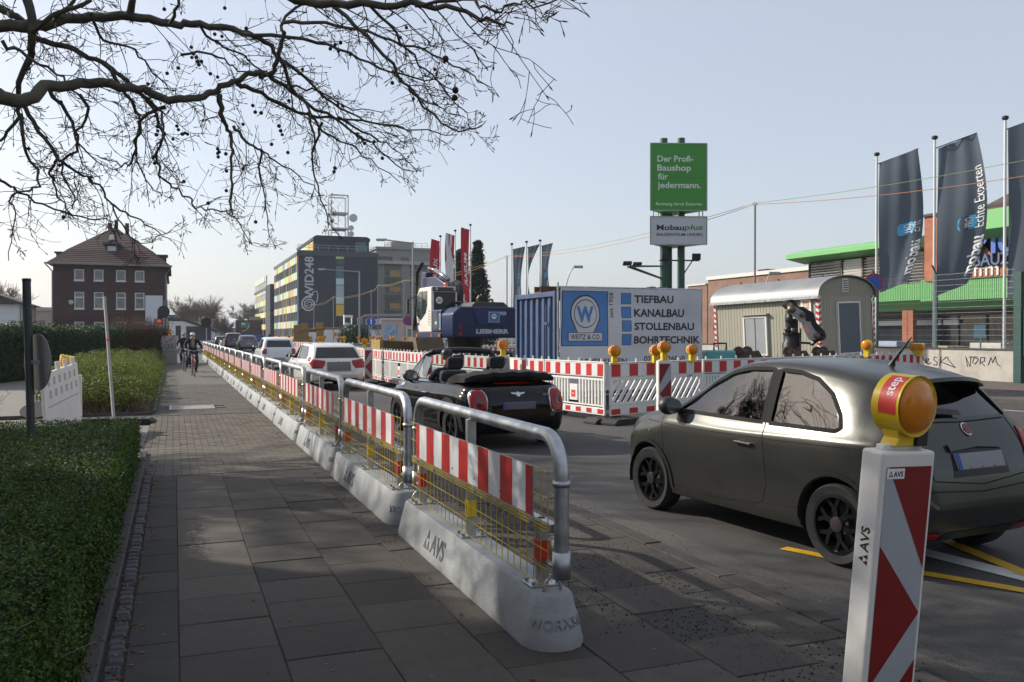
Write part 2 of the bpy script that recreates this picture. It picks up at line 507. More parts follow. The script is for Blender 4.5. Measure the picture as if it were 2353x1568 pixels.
# road markings
LINEW = mat('white_line_paint', (.55, .55, .52), .7, var=.15, vs=8, dirt=.6, ds=6, dc=(.1, .1, .1))
LINEY = mat('yellow_line_tape', (.62, .36, .02), .6, var=.12, vs=8, dirt=.5, ds=9, dc=(.12, .09, .04))
def strip(name, pts, m, z):
 b = MB(); b.add([(p[0], p[1], z) for p in pts], [tuple(range(len(pts)))])
 return struct(b.build(name, m))
def line_px(name, a, c, w, m, z=-.029):
 p, q = gp(*a, z), gp(*c, z); d = (q - p); d.z = 0; d.normalize(); s = V((-d.y, d.x, 0)) * (w / 2)
 return strip(name, [p - s, q - s, q + s, p + s], m, z)
line_px('yellow_marking', (1800, 1259), (1945, 1288), .11, LINEY)
line_px('yellow_marking', (2060, 1306), (2420, 1368), .12, LINEY, -.0285)
line_px('yellow_marking', (2150, 1232), (2440, 1352), .12, LINEY, -.028)
line_px('white_marking', (2010, 1240), (2430, 1345), .2, LINEW, -.030)
line_px('white_marking', (2040, 925), (2420, 950), .12, LINEW)
line_px('white_marking', (2240, 1010), (2420, 1040), .12, LINEW)
for (a, c) in (((570, 822), (603, 817)),):
 line_px('white_marking', a, c, .25, LINEW)
for k in range(6):
 strip('white_marking', [(7.25, 58 + k * 9, 0), (7.4, 58 + k * 9, 0), (7.4, 62 + k * 9, 0), (7.25, 62 + k * 9, 0)], LINEW, -.029)
strip('white_marking', [(12.2, 34, 0), (12.32, 34, 0), (12.32, 160, 0), (12.2, 160, 0)], LINEW, -.029)
for k in range(3):
 strip('yellow_marking', [(5.9, 50 + k * 1.6, 0), (8.2, 52 + k * 1.6, 0), (8.2, 52.25 + k * 1.6, 0), (5.9, 50.25 + k * 1.6, 0)], LINEY, -.0285)
# grit along the kerb
random.seed(11)
b = MB()
def grit(n, fx, fy, smin, smax, zf):
 for _ in range(n):
  x, y = fx(), fy(); s = random.uniform(smin, smax); a = random.uniform(0, 6.28)
  P = []
  for k in range(5):
   t = a + k * 1.2566; q = s * random.uniform(.6, 1.1); P.append((x + q * math.cos(t), y + q * math.sin(t), zf))
  P.append((x, y, zf + s * .9))
  b.add(P, [(k, (k + 1) % 5, 5) for k in range(5)])
grit(3200, lambda: random.gauss(2.85, .24), lambda: random.uniform(2.5, 8.5), .003, .012, -.002)
grit(2600, lambda: random.gauss(2.5, .3), lambda: random.uniform(2.4, 12), .002, .009, -.002)
grit(900, lambda: random.gauss(3.7, .12), lambda: random.uniform(2.5, 10), .002, .006, -.03)
grit(500, lambda: random.gauss(1.62, .06), lambda: random.uniform(4, 18), .002, .006, -.003)
stuff(tag(b.build('gravel', mat('dark_grit', (.022, .02, .018), .9, var=.4, vs=60)), 'dark loose grit scattered on the slabs along the kerb', 'gravel'))
b = MB()
for _ in range(170):
 x, y, s = random.uniform(-.2, 3.3), random.uniform(2.4, 11), random.uniform(.004, .013)
 b.add([(x + s * math.cos(k), y + s * math.sin(k) * .8, .0045) for k in range(6)], [tuple(range(6))])
stuff(tag(b.build('gum_spots', mat('pale_spot', (.13, .125, .115), .9)), 'pale trodden specks scattered over the slabs', 'specks'))
b = MB()
for _ in range(420):
 z = .004
 if random.random() < .55: x, y = random.gauss(-.26, .06), random.uniform(3, 12.5)
 elif random.random() < .6: x, y = random.gauss(1.6, .07), random.uniform(4.5, 20)
 else: x, y = random.uniform(-.2, 3.3), random.uniform(2.5, 18)
 s = random.uniform(.008, .026); a = random.uniform(0, 6.28); c_, s_ = math.cos(a) * s, math.sin(a) * s; h = random.uniform(.003, .012)
 b.add([(x - c_, y - s_, z), (x + s_ * .5, y - c_ * .5, z + h), (x + c_, y + s_, z), (x - s_ * .5, y + c_ * .5, z + h * .6)], [(0, 1, 2), (0, 2, 3)])
stuff(tag(b.build('leaf_litter', leafmat('dead_leaf', (.13, .075, .03), (.28, .18, .09), .1, .8)), 'small dry brown leaf scraps scattered on the pavement', 'leaves'))
# ------------------------------------------------------------------ pedestrian barrier on concrete feet
CONC = mat('barrier_concrete', (.275, .29, .295), .62, var=.16, vs=4, bump=.25, bs=50, dirt=.65, ds=2.6, dc=(.14, .14, .137), stretch=(1, .5, 1.6))
AVSINK = mat('stencil_paint', (.09, .095, .1), .7, var=.3, vs=30)
EMBOSS = mat('embossed_concrete', (.24, .25, .25), .7)
UL, PITCHU = 3.06, 3.2
def avs_logo(parent, org, xd, up, h, m, with_text=True):
 """three small triangles stacked as one, then the letters"""
 X = V(xd).normalized(); U = V(up); U = (U - X * U.dot(X)).normalized(); N = X.cross(U); o = V(org)
 b = MB(); s = h * .5
 for (ox, oz) in ((-.5, 0), (.5, 0), (0, 1)):
  P = [o + X * s * (ox - .42) + U * s * oz, o + X * s * (ox + .42) + U * s * oz, o + X * s * ox + U * s * (oz + .88)]
  b.add([p + N * .001 for p in P] + [p - N * .004 for p in P], [(0, 1, 2), (0, 3, 4, 1), (1, 4, 5, 2), (2, 5, 3, 0)])
 b.build('logo', m, parent)
 if with_text:
  text('AVS', h * 1.25, m, parent, o + X * h * .65, xd, up, bold=.012, extrude=.001)
def barrier_unit():
 t = thing('barrier_unit', 'galvanised tube barrier with striped board, standing in the long row along the pavement', 'barrier', (1.885, 4.1, 0), 0, 'barriers along the pavement')
 # concrete foot with half-round ends
 hb, ht, H = .17, .098, .275
 def ring(h, z, n=7):
  P = []
  for i in range(n + 1):
   a = math.pi + math.pi * i / n; P.append((h * math.cos(a), hb + h * math.sin(a), z))
  for i in range(n + 1):
   a = math.pi * i / n; P.append((h * math.cos(a), UL - hb + h * math.sin(a), z))
  return P
 rings = [ring(hb, 0), ring(hb, .03), ring(ht + .012, H - .012), ring(ht, H)]
 n = len(rings[0]); b = MB(); P = sum(rings, []); F = []
 for k in range(3):
  for i in range(n): F.append((k * n + i, k * n + (i + 1) % n, (k + 1) * n + (i + 1) % n, (k + 1) * n + i))
 F.append(tuple(range(n - 1, -1, -1))); F.append(tuple(3 * n + i for i in range(n)))
 b.add(P, F)
 base = b.build('concrete_foot', CONC, t, smooth=40)
 # lifting loops
 lb = MB()
 for y in (.16, UL - .16):
  lb.tube([(.05 * math.cos(R(a)), y, H + .075 * math.sin(R(a))) for a in range(-10, 191, 20)], .008, 6)
 lb.build('lifting_loop', GALV, base, smooth=50)
 sl_ = (hb - ht - .012) / (H - .042)
 up = V((sl_, 0, 1)).normalized()
 zc = .07
 avs_logo(base, (-hb + sl_ * (zc - .03) - .003, 2.1, zc), (0, -1, 0), up, .15, AVSINK)
 me = textmesh('WORXSAFE', .075, 0, .006, 1.15).copy(); me.materials.append(EMBOSS)
 for v in me.vertices:
  z = .11 + v.co.y; a = R(196) + v.co.x / .15; q = hb - sl_ * (z - .03) + v.co.z; v.co = (q * math.cos(a), hb + q * math.sin(a), z)
 wo = bpy.data.objects.new('lettering', me); col.objects.link(wo); wo.parent = base
 # handrail
 RX, r = .018, .04
 pts = [(RX, .08, .4), (RX, .08, .88)]
 for a in range(0, 91, 15): pts.append((RX, .08 + .2 * (1 - math.cos(R(a))), .9 + .2 * math.sin(R(a))))
 for a in range(90, -1, -15): pts.append((RX, UL - .08 - .2 * (1 - math.cos(R(a))), .9 + .2 * math.sin(R(a))))
 pts += [(RX, UL - .08, .88), (RX, UL - .08, .4)]
 rail = MB().tube(pts, r, 14).build('handrail', GALV, t, smooth=50)
 sb = MB()
 for y in (.08, UL - .08):
  sb.lathe([(.05, .36), (.05, .5)], 14, o=(RX, y, 0))
  sb.lathe([(.0475, .845), (.0475, .875)], 14, o=(RX, y, 0))
  e = .05 if y < 1 else -.05
  sb.bb(-.01, .05, y + e * .4, y + e * 3.4, .4, .42)
  sb.bb(.0, .015, y + e * .9, y + e * 2.2, .43, .56)
 sb.build('socket', GALV, rail, smooth=50)
 # posts and bottom rail
 for y, top in ((.3, .64), (UL / 2, 1.07), (UL - .3, .64)):
  p = MB().bb(-.03, .03, y - .028, y + .028, H, top)
  p.bb(-.09, .09, y - .07, y + .07, H + .0005, H + .012)
  po = p.build('post', GALV, t, bevel=.004, seg=1)
  m2 = YELLOW if top > 1 else REDREF
  MB().bb(-.0325, .0325, y - .0305, y + .0305, .41, .52).build('reflector', m2, po)
  nb = MB()
  for sx in (-.07, .07):
   for sy in (-.05, .05): nb.lathe([(.011, H + .012), (.011, H + .03)], 6, o=(sx, y + sy, 0))
  nb.build('bolt', STEEL, po)
 MB().bb(-.028, .022, .12, UL - .12, .595, .64).build('cross_rail', GALV, t, bevel=.004, seg=1)
 # yellow wire mesh
 w = MB(); x = -.042
 y = .12; k = 0
 while y < UL - .1:
  w.tube([(x, y, .3), (x, y, .93 if (y < .3 or y > UL - .3) else .66)], .003, 4, False); y += .0985
 for z in (.3, .4, .5, .602, .62, .638): w.tube([(x - .005, .12, z), (x - .005, UL - .12, z)], .003, 4, False)
 for z in (.78, .92):
  w.tube([(x - .005, .1, z), (x - .005, .34, z)], .003, 4, False); w.tube([(x - .005, UL - .34, z), (x - .005, UL - .1, z)], .003, 4, False)
 stuff(w.build('wire_mesh', YELWIRE, t))
 # striped board
 b = MB(); y0, y1, z0, z1 = .3, UL - .3, .655, .925; n = 13
 for i in range(n):
  b.m = 0 if i % 2 == 0 else 1
  a, c = lerp(y0, y1, max(0, (i - .5)) / (n - 1)), lerp(y0, y1, min(n - 1, i + .5) / (n - 1))
  b.quad((x - .014, a, z0), (x - .014, c, z0), (x - .014, c, z1), (x - .014, a, z1))
 b.m = 2
 b.bb(x - .0135, x - .008, y0 - .003, y1 + .003, z0 - .003, z1 + .003)
 b.build('striped_board', [REDREF, WHITEREF, GALV], t)
 nb = MB()
 for i in range(6):
  yy = lerp(y0 + .03, y1 - .03, i / 5); nb.lathe([(.007, -.019), (.007, -.014)], 6, 'x', (x, yy, z0 + .05)); nb.lathe([(.012, -.02), (.012, -.004)], 6, 'x', (x, yy, .62))
 nb.build('rivet', STEEL, t)
 return t
bu = barrier_unit()
for k in range(1, 18):
 dup(bu, (1.885 + random.uniform(-.012, .012), 4.1 + k * PITCHU, 0), random.uniform(-.004, .004))
bu['label'] = 'galvanised tube barrier whose free rounded concrete end stands open beside the gritty kerb'
for k in range(4):
 dup(bu, (3.35 + k * .12, 70 + k * PITCHU, 0), -.03, 'galvanised barrier on concrete foot in the offset row beyond the cyclist', 'barriers beyond the cyclist')
for k in range(2):
 dup(bu, (2.0 + 0 * k, 64.5 + k * 3.3, 0), R(-14), 'galvanised barrier joining the long row to the offset row', 'barriers beyond the cyclist')
# ------------------------------------------------------------------ site fences, beacons, warning lamps
def stripes_row(b, x0, x1, z0, z1, y, n, first=0, sgn=-1):
 for i in range(n):
  b.m = (i + first) % 2
  a, c = lerp(x0, x1, i / n), lerp(x0, x1, (i + 1) / n)
  b.quad((a, y, z0), (c, y, z0), (c, y, z1), (a, y, z1))
def fence_slat(L=2.05, n=11, lab='', grp=''):
 t = thing('barrier_fence', lab, 'fence', (0, 0, 0), 0, grp)
 f = MB()
 f.bb(0, L, -.02, .02, .79, 1.06); f.bb(0, L, -.018, .018, .06, .2)
 f.bb(0, .05, -.022, .022, .2, .79); f.bb(L - .05, L, -.022, .022, .2, .79)
 f.bb(.05, L - .05, -.016, .016, .72, .76); f.bb(.05, L - .05, -.016, .016, .22, .25)
 f.bb(0, L, -.03, .03, 1.06, 1.085)
 f.build('frame', WHITEPL, t, bevel=.006, seg=1)
 s = MB(); k = int(L / .1)
 for i in range(1, k):
  x = L * i / k
  if abs(x - L / 2) < .13: continue
  s.bb(x - .02, x + .02, -.014, .014, .25, .72)
 s.bb(L / 2 - .13, L / 2 + .13, -.015, .015, .3, .62)
 stuff(s.build('slats', WHITEPL, t))
 p = MB()
 for i in range(6):
  x = lerp(.12, L - .12, i / 5); p.lathe([(.02, 1.085), (.02, 1.15)], 8, o=(x, 0, 0))
 p.build('stud', WHITEPL, t, smooth=40)
 for sg in (-1, 1):
  b = MB(); stripes_row(b, .04, L - .04, .81, 1.04, sg * .0235, n); stripes_row(b, .04, L - .04, .085, .175, sg * .0215, n)
  b.build('stripe_film', [REDREF, WHITEREF], t)
 st = MB(); st.bb(L / 2 - .07, L / 2 + .07, -.0185, -.0155, .36, .5)
 so_ = st.build('sticker', STICK, t)
 text('step', .05, PRINTWHT, so_, (L / 2, -.019, .42), center=True)
 return t
def fence_diag(L=2.6, lab='', grp=''):
 t = thing('barrier_fence', lab, 'fence', (0, 0, 0), 0, grp)
 f = MB()
 f.bb(0, L, -.02, .02, .79, 1.06); f.bb(0, L, -.018, .018, .06, .25); f.bb(0, L, -.03, .03, 1.06, 1.085)
 f.bb(0, .07, -.022, .022, .25, .79); f.bb(L - .07, L, -.022, .022, .25, .79); f.bb(.07, L - .07, -.018, .018, .73, .79)
 f.bb(.07, L - .07, -.018, .018, .25, .31)
 f.build('frame', WHITEPL, t, bevel=.008, seg=1)
 s = MB(); x = -.35
 rect = [(.07, .31), (L - .07, .31), (L - .07, .73), (.07, .73)]
 while x < L:
  q = [(x, .31), (x + .09, .31), (x + .09 + .36, .73), (x + .36, .73)]
  q = clip(q, lambda p: p[0] - .07); q = clip(q, lambda p: L - .07 - p[0]) if q else q
  if len(q) > 2: s.prism(q, -.014, .014, 'y')
  x += .185
 stuff(s.build('slats', WHITEPL, t))
 p = MB()
 for i in range(5):
  x = lerp(.12, L - .12, i / 4); p.lathe([(.022, 1.085), (.022, 1.15)], 8, o=(x, 0, 0))
 p.build('stud', WHITEPL, t, smooth=40)
 b = MB(); stripes_row(b, .03, L - .03, .81, 1.045, -.0235, 11); stripes_row(b, .03, L - .03, .085, .19, -.0215, 11)
 b.build('stripe_film', [REDREF, WHITEREF], t)
 avs_logo(t, (L - .5, -.0195, .735), (1, 0, 0), (0, 0, 1), .055, PRINTBLK)
 return t
def fence_foot(loc, rz, lab='black rubber foot slab under the striped barrier fence'):
 t = thing('fence_foot', lab, 'foot', loc, rz, 'fence feet')
 MB().prism([(-.42, 0), (.42, 0), (.42, .05), (.34, .11), (-.34, .11), (-.42, .05)], -.2, .2, 'y').build('slab', RUBBER, t, bevel=.012)
 h = MB()
 for x in (-.22, -.08, .08, .22): h.bb(x - .035, x + .035, -.05, .05, .1105, .122)
 h.build('socket_rim', RUBBER, t)
 return t
foot0 = fence_foot((0, -300, 0), 0)
def put(tr, a, b_, z=0.0):
 d = V(b_) - V(a); tr.location = (a[0], a[1], z); tr.rotation_euler = (0, 0, math.atan2(d.y, d.x)); return tr
def on_depth(u, Z):
 p = atd(u, HORIZON, Z); p.z = 0; return p
ROADZ = -.035
C0 = on_depth(1396, 16.5)
A1 = on_depth(1254, 18.35)
# row along the lane, from the corner to the white cars
rowA = [C0, A1]
dirs = [(-.28, 2.1), (-.22, 2.1), (-.2, 2.1), (-.1, 2.1), (-.05, 2.1), (0, 2.1), (.05, 2.1), (.1, 2.1), (.1, 2.1)]
p = A1.copy()
for d in dirs:
 p = p + V((d[0], d[1], 0)); rowA.append(p.copy())
labA = 'white slatted fence with red stripes in the row beside the lane of cars'
protoA = fence_slat(2.08, 11, labA, 'striped fences beside the lane')
for i in range(len(rowA) - 1):
 o = protoA if i == 0 else dup(protoA)
 put(o, rowA[i + 1], rowA[i], ROADZ + .07)
 m = rowA[i]; d = rowA[i] - rowA[i + 1]
 dup(foot0, (m.x, m.y, ROADZ), math.atan2(d.y, d.x) + R(90), 'black rubber foot slab under the striped fence beside the lane of cars')
protoA['label'] = 'white slatted striped fence meeting the diagonal-slot board at the corner below the banner'
del protoA['group']
# row crossing towards the shop
P1, P2, P3 = on_depth(1611, 18.5), on_depth(1794, 20.4), on_depth(2115, 25.0)
d1 = (P1 - C0).length
fd = fence_diag(d1 - .05, 'white board fence with diagonal slots and red stripes behind the dark hatchback', None)
put(fd, C0 + (P1 - C0).normalized() * .06, P1, ROADZ + .06)
fs = fence_slat((P2 - P1).length - .06, 11, 'striped slatted fence seen through the dark hatchback windows', 'striped fences before the site wagon')
put(fs, P1 + (P2 - P1).normalized() * .05, P2, ROADZ + .06)
q = P2; k = 0
nseg = 3
for k in range(nseg):
 a = P2.lerp(P3, k / nseg); b_ = P2.lerp(P3, (k + 1) / nseg)
 f2 = fence_slat((b_ - a).length - .05, 11, 'striped slatted fence standing in front of the beige site wagon', 'striped fences before the site wagon')
 put(f2, a, b_, ROADZ + .06)
for pt, a_ in ((P1, 40), (P2, 42), (P2.lerp(P3, .34), 45), (P2.lerp(P3, .67), 45), (P3, 45)):
 dup(foot0, (pt.x, pt.y, ROADZ), R(a_ + 90), 'black rubber foot slab under the striped fence before the site wagon')
foot0.location = (*(C0 + V((.15, -.25, 0))).xy, ROADZ); foot0.rotation_euler = (0, 0, R(25))
foot0['label'] = 'black rubber foot slab at the fence corner below the banner'; del foot0['group']
# beacons ---------------------------------------------------------------
def beacon(lab, loc, rz, lean=(0, 0), arrow='R', lamp=True, two=False):
 t = thing('beacon', lab, 'beacon', loc, rz)
 t.rotation_euler = (lean[0], lean[1], rz)
 W, z0, z1, th = .138, .16, 1.2, .05
 b = MB(); b.bb(-W, W, -th, th, z0, z1)
 body = b.build('body', WHITEPL, t, bevel=.014, seg=3)
 MB().bb(-.1, .1, -.02, .02, z1 - .001, z1 + .02).build('cap', WHITEPL, t, bevel=.006)
 MB().bb(-.05, .05, -.03, .03, .05, z0 + .01).build('stem', WHITEPL, t)
 fm = MB().prism([(-.41, 0), (.41, 0), (.41, .04), (.33, .1), (-.33, .1), (-.41, .04)], -.2, .2, 'y')
 fm.build('foot', RUBBER, t, bevel=.012)
 # film: zigzag of red triangles as on the photographed beacons
 x0, x1, a, c = -W + .022, W - .022, z0 + .03, z1 - .055
 yf = -th - .0015
 f = MB(); w = x1 - x0
 f.m = 1; f.quad((x0, yf, a), (x1, yf, a), (x1, yf, c), (x0, yf, c)); f.m = 0
 yr = yf - .0012
 def pl(pts): 
  q = [(x if arrow == 'R' else -x, z) for x, z in pts]
  f.add([(x, yr, z) for x, z in q], [tuple(range(len(q)))])
 H_ = c - a
 pl([(x0 + .05 * w, c), (x1, c), (x1, c - .40 * H_)])
 pl([(x0, c - .30 * H_), (x1, c - .575 * H_), (x0, c - .85 * H_)])
 pl([(x1, c - .76 * H_), (x1, a), (x0 + .15 * w, a)])
 f.build('striped_film', [mat('beacon_red_film', (.2, .012, .012), .35, var=.15, vs=4), mat('beacon_grey_film', (.36, .39, .42), .4, var=.08, vs=4)], t)  # darker film type, with the shade on its face put into both colours
 if two:
  avs_logo(body, (x0 + .02, yf - .003, c - .035), (1, 0, 0), (0, 0, 1), .022, PRINTBLK)
  MB().bb(x0 + .002, x0 + .09, yf - .0028, yf - .001, c - .043, c - .006).build('label_plate', PRINTWHT, body)
  avs_logo(body, (-W - .0008, -.02, .8), (0, 0, 1), (0, 1, 0), .042, PRINTBLK)
 return t
def lamp(lab, loc, rz, box='below', grp=None, s=1.0, lean=None):
 t = thing('warning_lamp', lab, 'lamp', loc, rz, grp)
 r = .112 * s; hz = (.25 if box == 'below' else .15) * s
 h = MB(); h.lathe([(r * .93, -.052 * s), (r, -.06 * s), (r, .05 * s), (r * .92, .056 * s)], 28, 'y', (0, 0, hz))
 hs = h.build('housing', YELLOW, t, smooth=40)
 for sg in (-1, 1):
  l = MB(); l.lathe([(r * .88, sg * .057 * s), (r * .8, sg * .07 * s), (r * .55, sg * .083 * s), (r * .25, sg * .09 * s), (.004, sg * .092 * s)], 24, 'y', (0, 0, hz))
  l.build('lens', AMBER, t, smooth=60)
 n = MB()
 if box == 'below':
  n.bb(-.055 * s, .055 * s, -.045 * s, .045 * s, .0, .15 * s)
 else:
  n.prism([(-.07 * s, 0), (.035 * s, 0), (.035 * s, .03 * s), (.06 * s, .08 * s), (-.075 * s, .08 * s), (-.05 * s, .03 * s)], -.035 * s, .035 * s, 'y')
 n.build('battery_box' if box == 'below' else 'bracket', YELLOW, t, bevel=.006, seg=2)
 if box != 'below':
  MB().bb(.085 * s, .155 * s, .02, .07 * s, .0 * s, .17 * s).build('battery_box', YELLOW, t, bevel=.012, seg=3)
  MB().bb(.036 * s, .1 * s, -.045 * s, .015 * s, .0, .085 * s).build('clamp', BLACKP, t, bevel=.004)
 # sticker wrapped on the ring
 st = MB(); P = []; n_ = 8
 for i in range(n_ + 1):
  a = R(lerp(112, 196, i / n_))
  for yy in (-.05, .022): P.append((1.008 * r * math.cos(a), yy * s, hz + 1.008 * r * math.sin(a)))
 st.add(P, [(2 * i, 2 * i + 1, 2 * i + 3, 2 * i + 2) for i in range(n_)])
 sk = st.build('sticker', STICK, hs, smooth=60)
 return t, hz, r
# the leaning beacon in front
bt = atd(2066, 1032, 3.2)
bb_ = atd(2018, 1568, 3.24)
axis = (bt - bb_); axis.normalize()
base = bt - axis * (1.2)
bz = -YAW + R(26)
bk = beacon('white beacon with red zigzag film leaning beside the dark hatchback', (base.x, base.y, 0), 0, two=True, arrow='R')
Xd = V((math.cos(bz), math.sin(bz), 0)); Xd = (Xd - axis * Xd.dot(axis)).normalized(); Yd = axis.cross(Xd)
Mx = Matrix((Xd, Yd, axis)).transposed().to_4x4()
bk.matrix_world = Matrix.Translation(base) @ Mx
lt, hz, r = lamp('yellow lamp with orange lens and red sticker on top of the leaning beacon', (0, 0, 0), 0, box='side', s=1.0)
lt.matrix_world = Matrix.Translation(bt + axis * .015) @ Mx @ Matrix.Rotation(R(4), 4, 'Z')
hs_ = [c for c in lt.children if c.name.startswith('housing')][0]
# lettering on the sticker, along the ring
me = textmesh('step', .052, .012, 0).copy(); me.materials.append(PRINTWHT)
for v in me.vertices:
 a = R(163) - v.co.x / r; v.co = (1.012 * r * math.cos(a), v.co.y - .03, hz + 1.012 * r * math.sin(a))
o_ = bpy.data.objects.new('lettering', me); col.objects.link(o_); o_.parent = hs_
# zebra beacons by the lane
def bcn_at(u, Z, rz, lab, arrow='L'):
 p = on_depth(u, Z); b = beacon(lab, (p.x, p.y, ROADZ), rz, arrow=arrow); return b, p
b2, p2 = bcn_at(1526, 15.9, -YAW + R(18), 'striped beacon standing against the diagonal-slot fence')
b3, p3 = bcn_at(981, 23.0, -YAW + R(20), 'striped beacon without lamp in the fence row beside the lane')
b4, p4 = bcn_at(1156, 19.3, -YAW + R(15), 'striped beacon behind the open black convertible')
b5, p5 = bcn_at(846, 29.0, -YAW + R(20), 'striped beacon beside the white hatchback')
LG = 'warning lamps on the near fences'
def lampon(u, Z, zb, lab, rz=None, s=1.0, grp=None, box='below'):
 p = on_depth(u, Z)
 return lamp(lab, (p.x, p.y, zb), -YAW + R(15) if rz is None else rz, box, grp, s)[0]
lampon(1412, 16.6, 1.07, 'amber lamp on the fence corner below the banner', R(-4))
lampon(1506, 17.3, 1.07, 'amber lamp on the fence half hidden by the beacon lamp', R(-4))
lampon(1526, 15.9, 1.16, 'amber lamp on the beacon against the diagonal-slot fence', R(-4))
lampon(1590, 18.2, 1.07, 'amber lamp at the far end of the diagonal-slot fence', R(-4))
lampon(1156, 19.3, 1.16, 'pale housed amber lamp on the beacon behind the convertible', R(-10))
lampon(838, 29.0, 1.16, 'amber lamp on the beacon beside the white hatchback', R(-10))
lampon(1992, 20.2, 1.12, 'yellow lamp turned aside in front of the site wagon', R(-70), s=1.1)
# stack of lamps at the end of the row
for k in range(4):
 p = on_depth(2098 + k * 6, 25.0 - k * .15)
 lamp('yellow lamp in the bunch at the fence end before the graffiti wall', (p.x, p.y, 1.02), R(-78), 'below', 'bunched lamps at the fence end')[0].scale = (1, .45, 1)
 MB_ = None
bp = thing('barrier_stack', 'upright bundle of white fence posts holding lamps before the graffiti wall', 'posts', (*on_depth(2110, 25.1).xy, ROADZ))
for k in range(3):
 MB().bb(-.2 + k * .1, -.14 + k * .1, -.03, .03, 0, 1.1).build('post', WHITEPL, bp)
# ------------------------------------------------------------------ buildings
def wallface(b, org, U, W, w, h, ops, depth):
 """rectangle with real openings: cells plus reveals; N = U x W points out"""
 org = V(org); U = V(U); W = V(W); N = U.cross(W)
 xs = sorted({0, w} | {o[0] for o in ops} | {o[1] for o in ops}); zs = sorted({0, h} | {o[2] for o in ops} | {o[3] for o in ops})
 P = lambda x, z, d=0: org + U * x + W * z - N * d
 for i in range(len(xs) - 1):
  for j in range(len(zs) - 1):
   cx, cz = (xs[i] + xs[i + 1]) / 2, (zs[j] + zs[j + 1]) / 2
   if any(o[0] < cx < o[1] and o[2] < cz < o[3] for o in ops): continue
   b.quad(P(xs[i], zs[j]), P(xs[i + 1], zs[j]), P(xs[i + 1], zs[j + 1]), P(xs[i], zs[j + 1]))
 for (a, c, e, f) in ops:
  b.quad(P(a, e), P(a, f), P(a, f, depth), P(a, e, depth)); b.quad(P(c, f), P(c, e), P(c, e, depth), P(c, f, depth))
  b.quad(P(c, e), P(a, e), P(a, e, depth), P(c, e, depth)); b.quad(P(a, f), P(c, f), P(c, f, depth), P(a, f, depth))
def window(parent, org, U, W, o, depth, fm, gm, fw=.07, transom=None, mull=None, sill=None, blind=None):
 org = V(org); U = V(U); W = V(W); N = U.cross(W)
 P = lambda x, z, d: org + U * x + W * z - N * d
 a, c, e, f = o
 fb = MB()
 def bar(x0, x1, z0, z1):
  p = [P(x, z, d) for d in (depth - .06, depth) for (x, z) in ((x0, z0), (x1, z0), (x1, z1), (x0, z1))]
  fb.add(p, [(0, 1, 2, 3), (7, 6, 5, 4), (0, 4, 5, 1), (1, 5, 6, 2), (2, 6, 7, 3), (3, 7, 4, 0)])
 bar(a, a + fw, e, f); bar(c - fw, c, e, f); bar(a + fw, c - fw, e, e + fw); bar(a + fw, c - fw, f - fw, f)
 if transom: bar(a + fw, c - fw, lerp(e, f, transom) - fw / 2, lerp(e, f, transom) + fw / 2)
 if mull:
  for t in mull: bar(lerp(a, c, t) - fw / 2, lerp(a, c, t) + fw / 2, e + fw, f - fw)
 fo = fb.build('window', fm, parent)
 MB().quad(P(a, e, depth - .025), P(c, e, depth - .025), P(c, f, depth - .025), P(a, f, depth - .025)).build('pane', gm, fo)
 if sill: MB().add([P(x, z, d) for d in (-.06, .05) for (x, z) in ((a - .05, e - .08), (c + .05, e - .08), (c + .05, e), (a - .05, e))], [(0, 1, 2, 3), (7, 6, 5, 4), (0, 4, 5, 1), (1, 5, 6, 2), (2, 6, 7, 3), (3, 7, 4, 0)]).build('sill', sill, fo)
 return fo
def brickmat(name, c1, c2, mortar, sx=1.0, scale=1.0, rough=.85, axes='xz'):
 if name in MATS: return MATS[name]
 m = bpy.data.materials.new(name); m.use_nodes = True
 n = m.node_tree; b = n.nodes['Principled BSDF']; L = n.links.new
 tc = n.nodes.new('ShaderNodeTexCoord'); sep = n.nodes.new('ShaderNodeSeparateXYZ'); cmb = n.nodes.new('ShaderNodeCombineXYZ')
 L(tc.outputs['Object'], sep.inputs[0])
 ad = n.nodes.new('ShaderNodeMath'); ad.operation = 'ADD'; L(sep.outputs['X'], ad.inputs[0]); L(sep.outputs['Y'], ad.inputs[1])
 L(ad.outputs[0], cmb.inputs['X']); L(sep.outputs['Z'], cmb.inputs['Y'])
 br = n.nodes.new('ShaderNodeTexBrick'); L(cmb.outputs[0], br.inputs['Vector'])
 br.inputs['Color1'].default_value = (*c1, 1); br.inputs['Color2'].default_value = (*c2, 1); br.inputs['Mortar'].default_value = (*mortar, 1)
 br.inputs['Scale'].default_value = scale; br.inputs['Brick Width'].default_value = .25; br.inputs['Row Height'].default_value = .08; br.inputs['Mortar Size'].default_value = .008
 no = n.nodes.new('ShaderNodeTexNoise'); no.inputs['Scale'].default_value = .7; no.inputs['Detail'].default_value = 6; L(tc.outputs['Object'], no.inputs['Vector'])
 mr = n.nodes.new('ShaderNodeMapRange'); mr.inputs['To Min'].default_value = .6; mr.inputs['To Max'].default_value = 1.4; L(no.outputs['Fac'], mr.inputs['Value'])
 mx = n.nodes.new('ShaderNodeMix'); mx.data_type = 'RGBA'; mx.blend_type = 'MULTIPLY'; mx.inputs[0].default_value = 1
 L(br.outputs['Color'], mx.inputs[6]); L(mr.outputs['Result'], mx.inputs[7]); L(mx.outputs[2], b.inputs['Base Color'])
 bp = n.nodes.new('ShaderNodeBump'); bp.inputs['Strength'].default_value = .4; bp.inputs['Distance'].default_value = .01
 L(br.outputs['Fac'], bp.inputs['Height']); bp.invert = True; L(bp.outputs['Normal'], b.inputs['Normal'])
 b.inputs['Roughness'].default_value = rough
 MATS[name] = m; return m
